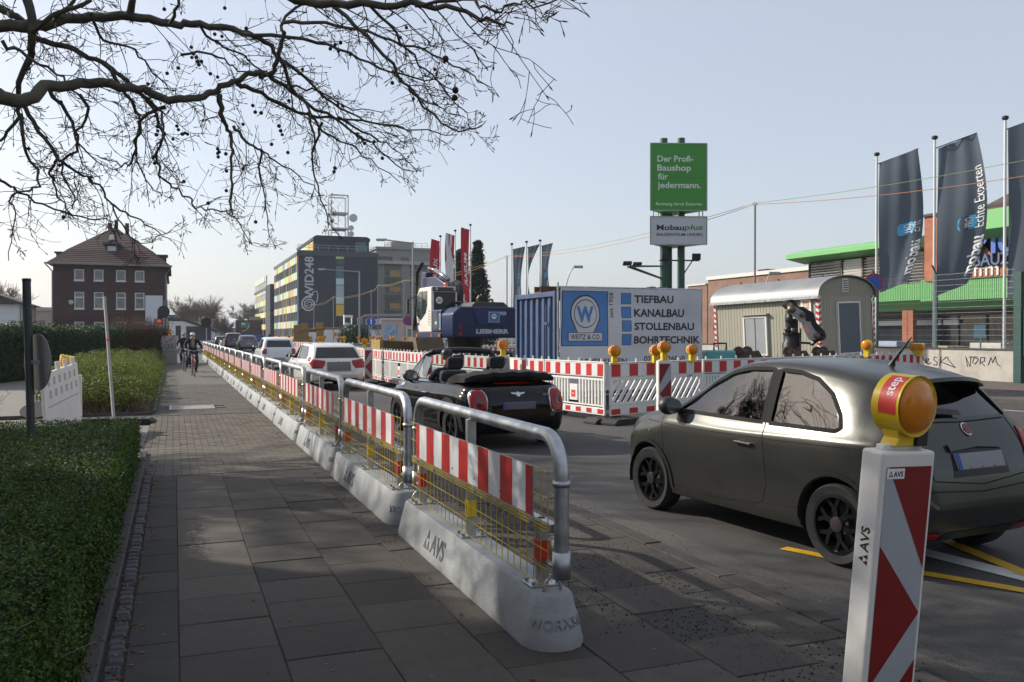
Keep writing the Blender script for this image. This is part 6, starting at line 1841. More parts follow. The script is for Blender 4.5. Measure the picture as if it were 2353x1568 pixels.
# leaning pole and store of spare barriers beside the drive
LP = thing('leaning_sign_pole', 'dark grey sign pole with round sign seen from behind in the hedge', 'sign', (0, 0, 0))
pt, pb = atd(61, 641, 9.5), atd(72, 1010, 9.4)
ax = (pt - pb).normalized(); base = pb - ax * (pb.z / ax.z)
LP.location = base; L = (pt - base).length
dl = pt - base
DKG = mat('weathered_pole', (.06, .07, .07), .55, .4, var=.2)
MB().tube([(0, 0, 0), dl * .985], .042, 14).build('pole', DKG, LP, smooth=50)
MB().tube([dl * .985, dl], .046, 14).build('cap', DARK, LP, smooth=50)
scale_ = (833 - 641) / (1010 - 641)
dc = atd(78, 833, 9.42) - base
nrm = V((math.cos(R(25)), math.sin(R(25)), 0)); cr = V((math.cos(YAW), -math.sin(YAW), 0)); cf = V((math.sin(YAW), math.cos(YAW), 0))
sn = (cr * .6 + cf * .8).normalized()          # the disc faces away to the right, seen obliquely from its back
u1 = sn.cross(V((0, 0, 1))).normalized()
def discmesh(c, r, n1, th):
 b = MB(); P = []; k = 28
 for s in (0, th):
  for i in range(k): a = 2 * math.pi * i / k; P.append(c + n1 * s + u1 * r * math.cos(a) + V((0, 0, 1)) * r * math.sin(a))
 b.add(P, [tuple(range(k - 1, -1, -1)), tuple(range(k, 2 * k))] + [(i, (i + 1) % k, k + (i + 1) % k, k + i) for i in range(k)])
 return b
sgm = mat('sign_back_grey', (.17, .18, .185), .5, .4, var=.1)
discmesh(dc + cf * .06, .31, sn, .012).build('sign_disc', sgm, LP).rotation_euler = (0, 0, 0)
MB().beam(dc - cr * .06 + cf * .02, dc + cr * .16 + cf * .03, .03, .04).build('clamp', STEEL, LP)
pp = [atd(51, 640, 9.45) - base, atd(54, 640, 9.7) - base, atd(55, 752, 9.7) - base, atd(52, 752, 9.45) - base]
q = MB(); q.add(pp + [p + cr * .008 for p in pp], [(0, 1, 2, 3), (7, 6, 5, 4), (0, 4, 5, 1), (1, 5, 6, 2), (2, 6, 7, 3), (3, 7, 4, 0)]); q.build('edge_plate', sgm, LP)
pst = thing('thin_post', 'thin pale leaning post with a red band beside the spare feet', 'post', gp(262, 967))
tp = atd(240, 683, 17.9) - gp(262, 967)
MB().tube([(0, 0, 0), tp], .03, 8).build('shaft', mat('pale_post', (.32, .31, .29), .6, var=.15), pst, smooth=50)
MB().tube([tp * .62, tp * .64], .032, 8).build('band', STICK, pst)
# white barrier board leaning
L1, L2 = on_depth(106, 13.0), on_depth(186, 15.2)
bl = thing('spare_barrier', 'white plastic barrier board leaning beside the hedge, its blank back to the drive', 'barrier', L1)
d = L2 - L1; w = d.length; d.normalize(); nn = V((d.y, -d.x, 0)); upv = (V((0, 0, 1)) - d * .02 - cr * .12).normalized()
bl.matrix_world = Matrix.Translation(L1 + V((0, 0, .05))) @ Matrix((d, -nn, upv)).transposed().to_4x4()
q = MB(); q.bb(0, w, -.025, .025, 0, 1.0); q.build('board', WHITEPL, bl, bevel=.01)
q = MB()
for i in range(4): q.lathe([(.035, 1.0), (.035, 1.12)], 10, o=(w * (.22 + .22 * i), 0, 0))
q.build('stud', WHITEPL, bl, smooth=40)
q = MB()
for j, z in enumerate((.85, .66)):
 for i in range(6): x = w * (.1 + .15 * i + .03 * j); q.bb(x, x + w * .05, -.03, -.0255, z - .06, z + .06)
q.build('socket', mat('shaded_plastic', (.42, .41, .39), .6), bl)
MB().bb(w * .08, w * .95, -.031, -.0255, .47, .49).build('rib', mat('shaded_plastic'), bl)
for k in range(4):
 p = on_depth(143 + k * 8, 15.0 + .12 * k)
 lamp('yellow spare lamp in the bunch behind the white barrier board', (p.x, p.y, .94 - .015 * k), R(-72), 'below', 'spare lamps by the hedge')[0].scale = (.9, .42, 1)
 qq = None
bx = thing('lamp_crate', 'pale plastic stand under the bunched spare lamps', 'stand', (*on_depth(155, 15.2).xy, 0))
MB().bb(-.2, .22, -.06, .1, 0, .93).build('stand', WHITEPL, bx, bevel=.01)
for k, (u, v, rz) in enumerate(((215, 972, 5), (300, 972, -8))):
 p = gp(u, v)
 fence_foot((p.x, p.y, -.02), R(rz), ('spare rubber foot slab lying next to the thin leaning post', 'spare rubber foot slab lying at the edge of the drive paving')[k])
ls = thing('fallen_sign', 'dark round sign propped on the ground with its bracket behind the pole', 'sign', gp(85, 962))
q = MB(); q.lathe([(.3, -.01), (.3, .01)], 28, 'y'); dsk = q.build('disc', mat('sign_dark', (.02, .023, .03), .5), ls)
dsk.matrix_local = Matrix.Translation((0, 0, .17)) @ Matrix.Rotation(-YAW + R(10), 4, 'Z') @ Matrix.Rotation(R(-62), 4, 'X')
q = MB(); q.bb(.2, .7, -.012, .012, -.12, .18); q2 = q.build('plate', mat('sign_dark'), ls); q2.matrix_local = dsk.matrix_local.copy()
q = MB(); q.bb(-.3, .7, -.03, -.0105, -.02, .0); q3 = q.build('bar', STEEL, ls); q3.matrix_local = dsk.matrix_local.copy()
q = MB()
for x in (-.15, -.02, .45): q.bb(x, x + .06, -.014, -.0105, .05, .16)
q4 = q.build('label_plate', PRINTWHT, ls); q4.matrix_local = dsk.matrix_local.copy()
# far works: striped fences and rows of lamps before the office
farF = fence_slat(2.05, 9, 'distant white and red slatted fence of the far works', 'distant striped fences')
farF.location = (0, -300, 0); first = True
def far_row(u0, Z0, u1, Z1, n, zoff=0.0, lab=None):
 global first
 a, c = on_depth(u0, Z0), on_depth(u1, Z1); d = (c - a); n_ = max(1, int(d.length / 2.1)); n_ = min(n_, n); ang = math.atan2(d.y, d.x)
 for i in range(n_):
  p = a.lerp(c, i / n_)
  if first: o = farF; first = False
  else: o = dup(farF)
  o.location = (p.x, p.y, zoff); o.rotation_euler = (0, 0, ang)
  if lab: o['label'] = lab
far_row(655, 62, 760, 55, 8, 0); far_row(760, 55, 900, 52, 8, 0)
far_row(845, 44, 968, 38, 6, .05); far_row(640, 95, 700, 90, 6); far_row(955, 36, 1200, 44, 8)
b6, p6 = bcn_at(768, 48, -YAW + R(20), 'striped beacon with lamp between the small white car and the far fences')
random.seed(77)
lp0 = None
for (u, v, Z) in ((630, 775, 80), (641, 773, 78), (664, 773, 76), (694, 774, 74), (714, 776, 66), (740, 778, 60), (746, 774, 60), (770, 768, 50), (783, 777, 56), (791, 777, 57), (824, 777, 52), (852, 778, 54), (858, 775, 60), (871, 776, 60), (900, 779, 50), (905, 777, 55), (930, 778, 50), (942, 777, 56), (960, 778, 55), (988, 781, 48), (1013, 781, 47)):
 c = atd(u, v, Z)
 if lp0 is None:
  lp0 = lamp('small amber warning lamp among the many on the far works', (c.x, c.y, c.z - .25), -YAW, 'below', 'lamps on the far works')[0]
 else: dup(lp0, (c.x, c.y, c.z - .25), -YAW + R(random.uniform(-25, 25)))
lampon(735, 46, 1.12, 'amber lamp just behind the roof of the white hatchback', -YAW + R(20), 1.15)
lampon(855, 36, 1.1, 'amber lamp with yellow base standing over the white hatchback roof', -YAW, 1.0); lampon(880, 37, 1.1, 'amber lamp right of the one over the white hatchback roof', -YAW, 1.0)
# pale concrete barrier blocks behind the fences
ccb = thing('concrete_block_barrier', 'long pale concrete block with logo behind the slatted fences', 'barrier', (*on_depth(905, 37.5).xy, 0), R(12))
MB().prism([(-.25, 0), (.25, 0), (.12, .3), (.1, 1.25), (-.1, 1.25), (-.12, .3)], -2.9, 2.9, 'x').build('block', CONC, ccb)
avs_logo(ccb, (-1.2, -.12, 1.0), (1, 0, 0), UZ, .16, PRINTBLK)
# silver barriers behind excavator and container
for k, (u, Z, rz) in enumerate(((1150, 34, -95), (1205, 33, -97), (1640, 30, -85))):
 p = on_depth(u, Z)
 dup(bu, (p.x, p.y, 0), R(rz), ('galvanised barrier behind the excavator wheels', 'galvanised barrier between excavator and container', 'galvanised barrier between banner and site wagon')[k], 'barriers inside the works')
tq = thing('turquoise_pump', 'turquoise plastic pump box with black handle behind the crossing fence', 'box', (*on_depth(1650, 21.5).xy, 0), -YAW)
MB().bb(-.35, .4, -.2, .3, 0, 1.25).build('case', mat('turquoise', (.12, .38, .38), .45), tq, bevel=.05, seg=3)
MB().tube([(-.1, 0, 1.25), (-.1, 0, 1.42), (.2, 0, 1.42), (.2, 0, 1.25)], .025, 8).build('handle', BLACKP, tq, smooth=50)
# graffiti hut and shed behind
hut = thing('site_toilet', 'narrow cabin with blue and pink scrawl behind the far fences', 'cabin', (*on_depth(902, 70).xy, 0), -YAW)
hw = .9; hh = atd(902, 735, 70).z
MB().bb(-hw, hw, 0, 1.6, 0, hh).build('case', mat('pale_pink_case', (.5, .42, .38), .7, var=.1), hut)
MB().bb(-hw + .25, hw - .5, -.02, -.003, hh * .35, hh - .4).build('mural', mat('blue_mural', (.05, .22, .45), .6, c2=(.45, .6, .65), vs=4), hut)
MB().bb(-hw - .1, hw + .1, -.1, 1.7, hh, hh + .1).build('roof', WFRAME, hut)
shd = thing('low_shed', 'low pale shed with sloping dark roof behind the far fences', 'shed', (*on_depth(930, 78).xy, 0), -YAW)
MB().bb(-1.2, 3.4, 0, 4, 0, atd(930, 748, 78).z).build('wall', mat('white_render'), shd)
MB().prism([(-1.5, 0), (3.8, -.9), (3.8, -.75), (-1.5, .2)], -.3, 4.3, 'y').build('roof', mat('slate_dark'), shd).location = (0, 0, atd(930, 738, 78).z)
MB().bb(.2, 1.4, -.03, -.003, .1, 2.1).build('door', mat('grey_box'), shd)
# ------------------------------------------------------------------ hedges, shrubs, background trees
def leaf_block(name, n, fpos, size, m, parent, up=.5, seed=1, aspect=.55):
 random.seed(seed); vs = []; fs = []
 for k in range(n):
  p, nrm = fpos(); s = random.uniform(size * .65, size * 1.25)
  d = V((random.gauss(0, 1), random.gauss(0, 1), random.gauss(0, 1))) * .55 + nrm
  d.normalize(); a = d.orthogonal().normalized(); th = random.uniform(0, 6.28); c_ = d.cross(a)
  u = a * math.cos(th) + c_ * math.sin(th); w = d.cross(u)
  i = len(vs)
  vs += [p - u * s, p + w * s * aspect + d * s * .12, p + u * s, p - w * s * aspect + d * s * .12]
  fs.append((i, i + 1, i + 2, i + 3))
 me = bpy.data.meshes.new(name); me.from_pydata([tuple(v) for v in vs], [], fs); me.materials.append(m)
 o = bpy.data.objects.new(name, me); col.objects.link(o); o.parent = parent
 return stuff(o)
from mathutils import noise as mnoise
def nz(x, y, s=1.0, o=0.0): return mnoise.noise(V((x * s, y * s, o)))
BOX1 = leafmat('box_leaf', (.012, .038, .005), (.085, .145, .02), .25, .5)
TWIG = mat('dark_twig', (.05, .04, .03), .9)
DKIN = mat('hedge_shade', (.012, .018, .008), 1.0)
# clipped box hedge in front
hedge = thing('clipped_hedge', 'low clipped evergreen hedge along the pavement kerb', 'hedge', (0, 0, 0))
HX0, HX1, HY0, HY1, HH = -3.6, -.44, 2.2, 12.35, .56
def hedge_top(x, y): return HH + .045 * nz(x, y, .9, 3) + .03 * nz(x, y, 2.6, 7) - .16 * max(0, (x - (HX1 - .22)) / .22) ** 2 - .1 * max(0, (y - (HY1 - .3)) / .3) ** 2
def hedge_right(y, z): return HX1 + .07 * nz(y, z, 1.4, 11) + .05 * nz(y, z, 4, 5) - .12 * (z / HH - .55) ** 2
b = MB(); NXH, NYH = 24, 70; P = []; F = []
for j in range(NYH + 1):
 for i in range(NXH + 1):
  x = lerp(HX0, HX1 - .05, i / NXH); y = lerp(HY0, HY1 - .06, j / NYH); P.append((x, y, hedge_top(x, y) - .05))
for j in range(NYH):
 for i in range(NXH): k = j * (NXH + 1) + i; F.append((k, k + 1, k + NXH + 2, k + NXH + 1))
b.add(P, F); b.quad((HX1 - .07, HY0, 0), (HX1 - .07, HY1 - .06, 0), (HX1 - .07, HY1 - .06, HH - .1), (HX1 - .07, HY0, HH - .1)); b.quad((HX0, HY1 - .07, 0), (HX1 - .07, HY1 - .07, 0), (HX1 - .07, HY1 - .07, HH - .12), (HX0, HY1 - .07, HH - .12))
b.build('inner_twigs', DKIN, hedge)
def htop():
 while True:
  y = HY0 + (HY1 - HY0) * random.random() ** 1.15
  x = random.uniform(max(HX0, -.2 * y - .9), HX1)
  c = .5 + .5 * nz(x, y, 5.5, 20)
  if random.random() < .35 + .65 * c: break
 return V((x, y, hedge_top(x, y) + random.uniform(-.055, .02) + (random.random() ** 6) * .06)), V((0, 0, .9))
def hside():
 y = random.uniform(HY0, HY1); z = HH * random.random() ** .8
 return V((hedge_right(y, z) + random.uniform(-.07, .02) + (random.random() ** 8) * .08, y, z)), V((.8, 0, .35))
def hback():
 x = random.uniform(HX0, HX1); z = HH * random.random() ** .8
 return V((x, HY1 + random.uniform(-.05, .03), z)), V((0, .8, .3))
leaf_block('foliage', 105000, htop, .0125, BOX1, hedge, seed=2)
leaf_block('foliage', 52000, hside, .0125, BOX1, hedge, seed=3)
leaf_block('foliage', 9000, hback, .013, BOX1, hedge, seed=4)
b = MB(); random.seed(6)
for k in range(160):
 y = random.uniform(HY0 + .5, HY1); x = random.uniform(max(HX0, -.2 * y - .5), HX1); z = hedge_top(x, y)
 a = random.uniform(0, 6.28); l = random.uniform(.05, .18)
 b.tube([(x, y, z - .02), (x + math.cos(a) * l, y + math.sin(a) * l, z + random.uniform(.0, .035))], .0025, 3, False)
stuff(b.build('stray_twigs', mat('pale_twig', (.2, .16, .1), .9), hedge))
MB().bb(HX0, -.43, HY0, 12.4, -.1, .02).build('soil', EARTH, hedge)
# loose green shrub bed beyond the drive
bed = thing('shrub_bed', 'loose light green shrub bed beside the pavement beyond the drive', 'shrubs', (0, 0, 0))
SX0, SX1, SY0, SY1 = -2.55, -.48, 19.6, 50
def bed_top(x, y):
 e = min(1, (SX1 - x) / .5, (y - SY0) / .9, (SY1 - y) / 1.0)
 return max(.05, (.72 + .26 * nz(x, y, .7, 1) + .16 * nz(x, y, 2.2, 9) + .12 * min(1, (SX1 - x) / 2)) * (max(0, e) ** .45))
BEDL = leafmat('shrub_leaf', (.06, .1, .012), (.19, .235, .05), .35, .6)
b = MB(); P = []; F = []; NXB, NYB = 20, 70
for j in range(NYB + 1):
 for i in range(NXB + 1):
  x = lerp(SX0, SX1, i / NXB); y = lerp(SY0, SY1, j / NYB); P.append((x, y, bed_top(x, y) * .75 - .06))
for j in range(NYB):
 for i in range(NXB): k = j * (NXB + 1) + i; F.append((k, k + 1, k + NXB + 2, k + NXB + 1))
b.add(P, F); b.build('inner_twigs', mat('brown_litter', (.06, .04, .025), .95, var=.5, vs=8, bump=.4), bed)
random.seed(44); clumps = []
for k in range(300):
 y = SY0 + .15 + (SY1 - SY0 - .3) * random.random() ** 1.5; x = random.uniform(max(SX0, -.2 * y - 1), SX1 - .12); r = random.uniform(.22, .48); clumps.append((x, y, max(.12, bed_top(x, y) - r * .75), r))
def bpos():
 x, y, z, r = clumps[int(random.random() * len(clumps))]; d = V((random.gauss(.1, 1), random.gauss(-.3, 1), abs(random.gauss(.2, 1)))).normalized()
 return V((x, y, z)) + V((d.x, d.y, d.z)) * r * random.choice((1, 1, .95, .8, 1.12)) * random.uniform(.92, 1.04), d * .8 + V((0, 0, .3))
leaf_block('foliage', 66000, bpos, .027, BEDL, bed, seed=12)
b = MB(); random.seed(9)
for k in range(1500):
 y = SY0 + (SY1 - SY0) * random.random() ** 2; x = random.uniform(max(SX0, -.2 * y - .5), SX1); t = bed_top(x, y)
 b.tube([(x + random.uniform(-.15, .15), y + random.uniform(-.15, .15), 0), (x, y, t * .6), (x + random.uniform(-.1, .1), y + random.uniform(-.1, .1), t + .06)], .004, 3, False)
stuff(b.build('stems', mat('pale_twig'), bed))
MB().bb(SX0, SX1 + .05, SY0 - .15, SY1, -.12, .015).build('soil', mat('brown_litter'), bed)
for k in range(14): piece('kerb_stone', slabpiece(.98, .07, KERB, 'bed_kerb', t=.2, ch=.008), (-4.6 + k * .3 if False else -.95 - k * 1.0, SY0 - .2, .05), struct(thing('bed_kerb', None, None)) if k == 0 else bpy.data.objects['bed_kerb'], tilt=.004) if k < 4 else None
y = SY0
bk_ = bpy.data.objects['bed_kerb']
while y < SY1: piece('kerb_stone', slabpiece(.07, .98, KERB, 'bed_kerb_l', t=.2, ch=.008), (SX1 + .08, y + .5, .05), bk_, tilt=.004); y += 1
# tall dark hedges behind
EVER = leafmat('evergreen_leaf', (.012, .035, .01), (.045, .09, .025), .2, .4)
BROWNH = leafmat('brown_hedge_leaf', (.035, .02, .012), (.09, .06, .025), .2, .7)
def tall_hedge(lab, a, c, h, th, m, n, size, seed, bare=False):
 a = V(a); c = V(c); t = thing('tall_hedge', lab, 'hedge', a)
 d = (c - a); L = d.length; d.normalize(); nr = V((d.y, -d.x, 0))
 if nr.y > 0: nr = -nr
 q = MB(); NX_ = 40; P = []; F = []
 prof_ = lambda s: h + .12 * nz(s, seed, .5, 2) + .1 * nz(s, seed, 2, 2)
 for i in range(NX_ + 1):
  s = L * i / NX_; p = d * s
  for (o, z) in ((th / 2 - .12, 0), (th / 2 - .12, prof_(s) - .15), (-th / 2, prof_(s) - .15), (-th / 2, 0)): P.append(p + nr * o + V((0, 0, z)))
 for i in range(NX_):
  for k in range(3): F.append((i * 4 + k, i * 4 + k + 1, i * 4 + k + 5, i * 4 + k + 4))
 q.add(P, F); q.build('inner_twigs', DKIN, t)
 def f():
  s = random.uniform(0, L)
  if random.random() < .72:
   z = prof_(s) * random.random(); o = th / 2 + .1 * nz(s, z, 1.5, seed) + random.uniform(-.1, .04); nn_ = nr * .8 + V((0, 0, .3))
  else:
   z = prof_(s) + random.uniform(-.1, .05) + random.random() ** 5 * .25; o = random.uniform(-th / 2, th / 2); nn_ = V((0, 0, 1))
  return d * s + nr * o + V((0, 0, z)), nn_
 leaf_block('foliage', n, f, size, m, t, seed=seed)
 if bare:
  b = MB(); random.seed(seed)
  for k in range(700):
   s = random.uniform(0, L); p = d * s + nr * random.uniform(-th / 2, th / 2); z = prof_(s)
   q_ = V((random.gauss(0, .18), random.gauss(0, .18), 0)); hz = random.uniform(.1, .75)
   b.tube([p + V((0, 0, z - .5)), p + q_ * .6 + V((0, 0, z + hz * .5)), p + q_ + V((0, 0, z + hz))], .006, 3, False)
  stuff(b.build('bare_shoots', mat('reddish_twig', (.09, .05, .035), .9), t))
 return t
H1 = on_depth(-140, 27.0); H2 = on_depth(262, 41.0)
tall_hedge('tall dark evergreen hedge behind the drive', (H1.x, H1.y, 0), (H2.x, H2.y, 0), 1.82, 1.0, EVER, 42000, .04, 31)
H3 = on_depth(374, 50.5)
tall_hedge('tall brownish bare hedge with loose shoots before the brick house', (H2.x, H2.y, 0), (H3.x, H3.y, 0), 1.85, 1.0, BROWNH, 26000, .04, 32, True)
# bare shrub at the very left
def bare_shrub(lab, loc, h, n, seed, spread=.6):
 t = thing('bare_shrub', lab, 'shrub', loc); random.seed(seed); b = MB()
 for k in range(n):
  a = random.uniform(0, 6.28); s = random.uniform(.2, 1) * spread
  tip = V((math.cos(a) * s, math.sin(a) * s, h * random.uniform(.5, 1))); mid = tip * .5 + V((random.gauss(0, .05), random.gauss(0, .05), h * .1))
  b.tube([(0, 0, 0), mid, tip], [.008, .005, .002], 3, False)
  for q in range(5):
   f = random.uniform(.4, 1); p = mid.lerp(tip, f); dd = V((random.gauss(0, 1), random.gauss(0, 1), random.gauss(.3, .6))).normalized() * random.uniform(.05, .2)
   b.tube([p, p + dd], .002, 3, False)
 stuff(b.build('twigs', mat('dark_twig'), t))
bare_shrub('bare thin twigged shrub at the drive edge beside the sign pole', (-2.45, 11.9, 0), 1.2, 26, 5, .7)
# trees ------------------------------------------------------------------
BARK = mat('bark', (.09, .075, .055), .9, var=.4, vs=6, bump=.5, bs=20)
def grow(b, p, d, L, r, depth, rnd, maxd, up=.15, nb=(2, 4), spread=.65, seg=4, minr=.004):
 pts = [p.copy()]; rs = [r]; q = p.copy(); dd = d.copy()
 for i in range(seg):
  dd = (dd + V((rnd.gauss(0, .13), rnd.gauss(0, .13), rnd.gauss(up * .3, .1)))).normalized()
  q = q + dd * (L / seg); pts.append(q.copy()); rs.append(max(minr, r * (1 - .55 * (i + 1) / seg)))
 b.tube(pts, rs, 6 if r > .05 else (4 if r > .015 else 3), False)
 if depth >= maxd: return
 for k in range(rnd.randint(*nb)):
  f = rnd.uniform(.3, 1); i = min(seg - 1, int(f * seg)); pp = pts[i].lerp(pts[i + 1], f * seg - i if f < 1 else 1)
  nd = (dd + V((rnd.gauss(0, spread), rnd.gauss(0, spread), rnd.gauss(up, spread * .6)))).normalized()
  grow(b, pp, nd, L * rnd.uniform(.55, .8), rs[i] * .62, depth + 1, rnd, maxd, up, nb, spread, seg, minr)
 grow(b, q, dd, L * .75, rs[-1], depth + 1, rnd, maxd, up, nb, spread, seg, minr)
def bare_tree(lab, loc, h, seed, maxd=5, minr=.02, spread=.6, leaf=None, nleaf=0, lsize=.25, crown=1.0):
 rnd = random.Random(seed); t = thing('bare_tree', lab, 'tree', loc)
 tr = MB(); tr.tube([(0, 0, 0), (0.02 * h, 0, h * .18), (0, .01 * h, h * .3)], [h * .022, h * .018, h * .015], 8, False); tr.build('trunk', BARK, t, smooth=60)
 b = MB()
 for k in range(6):
  a = k * 1.05 + rnd.uniform(-.3, .3); d = V((math.cos(a) * .8, math.sin(a) * .8, rnd.uniform(.45, 1.2))).normalized()
  grow(b, V((0, 0, h * rnd.uniform(.2, .3))), d, h * .26 * crown, h * .011, 1, rnd, maxd, .12, (3, 4), spread, 4, minr)
 cr_ = stuff(b.build('crown', mat('grey_twigs', (.16, .13, .105), .9), t))
 if leaf:
  rnd2 = random.Random(seed + 1); 
  vv = [v.co for v in cr_.data.vertices]; 
  def f():
   p = vv[int(random.random() * len(vv))]; return p + V((random.gauss(0, lsize), random.gauss(0, lsize), random.gauss(0, lsize))), V((0, 0, .3))
  leaf_block('twig_haze', nleaf, f, lsize * .5, leaf, t, seed=seed, aspect=.15)
 return t
TWH = leafmat('bud_twigs', (.15, .115, .09), (.26, .21, .17), .1, .9)
p = on_depth(450, 170); bare_tree('broad bare brown tree at the end of the street', (p.x, p.y, 0), 9.5, 3, 5, .03, .6, TWH, 16000, .3, 1.15)
p = on_depth(412, 178); bare_tree('smaller bare tree left of the broad street tree', (p.x, p.y, 0), 6.5, 6, 5, .03, .6, TWH, 7000, .28, 1.1)
p = on_depth(578, 230); bare_tree('bare tree behind the brick building with the green logo', (p.x, p.y, 0), 11.5, 8, 5, .04, .55, TWH, 6000, .3)
p = on_depth(508, 190); bare_tree('low bare tree right of the broad street tree', (p.x, p.y, 0), 5.0, 9, 5, .03, .6, TWH, 6000, .28, 1.2)
p = on_depth(-10, 85); bare_tree('bare tree behind the low white house', (p.x, p.y, 0), 7.5, 14, 5, .015, .6)
def conifer(lab, loc, h, w, seed):
 rnd = random.Random(seed); t = thing('conifer', lab, 'tree', loc)
 MB().tube([(0, 0, 0), (0, 0, h)], [h * .016, .02], 8).build('trunk', BARK, t, smooth=60)
 random.seed(seed); brs = []
 b = MB()
 for k in range(150):
  z = h * (.1 + .9 * (k / 150)); rr = w * (1 - (z / h)) ** .85 * rnd.uniform(.75, 1.15) + .12; a = k * 2.4 + rnd.uniform(-.4, .4)
  tip = V((math.cos(a) * rr, math.sin(a) * rr, z - rr * .22)); b.tube([(0, 0, z), tip * .6 + V((0, 0, z * .4 + .08)), tip], [.03, .02, .008], 3, False); brs.append((V((0, 0, z)), tip))
 stuff(b.build('branches', BARK, t))
 def f():
  a, c = brs[int(random.random() * len(brs))]; q = random.random() ** .6; p = a.lerp(c, q)
  return p + V((random.gauss(0, .12), random.gauss(0, .12), -abs(random.gauss(0, .16)))), (c - a).normalized() * .5 + V((0, 0, -.2))
 leaf_block('crown', 9000, f, .16, leafmat('spruce', (.008, .018, .01), (.028, .045, .022), .1, .7), t, seed=seed, aspect=.35)
p = on_depth(1098, 70); conifer('tall dark spruce behind the red flags', (p.x, p.y, 0), atd(1098, 552, 70).z, 1.7, 4)
p = on_depth(1056, 75); conifer('slimmer dark spruce left of the tall one', (p.x, p.y, 0), atd(1056, 572, 75).z, 1.3, 5)
for (u, Z, lab, n, s) in ((695, 110, 'round dark shrub before the low annex, left one', 2500, .9), (815, 100, 'round evergreen shrub before the low annex, right one', 4000, 1.5)):
 p = on_depth(u, Z); t = thing('round_shrub', lab, 'shrub', (p.x, p.y, 0)); random.seed(n)
 def f():
  d = V((random.gauss(0, 1), random.gauss(0, 1), random.gauss(0, 1))).normalized(); return V((0, 0, s * .8)) + V((d.x * s * 1.3, d.y * s, d.z * s)) * random.uniform(.75, 1.05), d
 leaf_block('foliage', n, f, .13, EVER, t, seed=n)
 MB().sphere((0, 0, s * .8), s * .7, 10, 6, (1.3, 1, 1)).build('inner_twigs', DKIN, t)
p = on_depth(875, 90); bare_shrub('tall bare shrub before the concrete office', (p.x, p.y, 0), 4.2, 40, 17, 1.7)
# far: brick building with logo, tower, wooded hill
p = on_depth(541, 200); fbx = thing('far_brick_building', 'far dark brick building with a green and white logo panel', 'building', (p.x, p.y, 0), -.1)
fz = atd(560, 736, 200).z
fw_ = 6.2
MB().bb(0, fw_, 0, 20, 0, fz).build('wall', DKBRICK, fbx); MB().bb(3.0, fw_, 2, 10, fz, fz + .9).build('roof_house', mat('grey_box'), fbx)
lg = MB().bb(1.2, 3.2, -.08, -.003, atd(555, 761, 200).z + .8, fz - .5).build('logo_panel', mat('logo_green', (.04, .2, .15), .5), fbx)
zc_ = (atd(555, 761, 200).z + .8 + fz - .5) / 2
MB().bb(1.3, 2.1, -.1, -.081, zc_, fz - .6).build('logo_mark', mat('panel_mint'), lg)
MB().tube([(1.35 + 1.6 * math.sin(R(a)), -.1, zc_ + .8 - 1.4 + 1.4 * math.cos(R(a)) * -1 + .55) for a in range(0, 91, 10)], .06, 4).build('logo_mark', PRINTWHT, lg)
MB().bb(.8, fw_ + 1, -.5, -.3, .3, 1.6).build('blue_fascia', mat('sign_blue'), fbx)
tv = thing('tv_tower', 'slim television tower on the far horizon', 'tower', (*on_depth(523.5, 900).xy, 0))
MB().tube([(0, 0, 0), (0, 0, atd(523, 745, 900).z)], 1.6, 8).build('shaft', mat('hazy_grey', (.3, .31, .33), .8), tv); MB().lathe([(2.4, atd(523, 752, 900).z), (3.4, atd(523, 750, 900).z), (3.4, atd(523, 746, 900).z), (2.0, atd(523, 744, 900).z)], 10).build('basket', mat('hazy_grey'), tv)
MB().tube([(0, 0, atd(523, 745, 900).z), (0, 0, atd(523, 729, 900).z)], .7, 6).build('antenna', mat('hazy_grey'), tv)
b = MB(); P = []; n = 80
random.seed(2)
for i in range(n + 1):
 u = lerp(-300, 1500, i / n); q = on_depth(u, 620); h = 3.5 + 6 * (.5 + .5 * nz(u * .01, 0, 1.3, 4)) + 2 * nz(u * .05, 2, 1, 1); P += [(q.x, q.y, -1), (q.x, q.y, h), (q.x + 30, q.y + 120, -1)]
F = []
for i in range(n): F += [(3 * i, 3 * i + 3, 3 * i + 4, 3 * i + 1), (3 * i + 1, 3 * i + 4, 3 * i + 5, 3 * i + 2)]
struct(b.add(P, F).build('hill', mat('wooded_hill', (.075, .075, .07), .95, var=.3, vs=.05)))
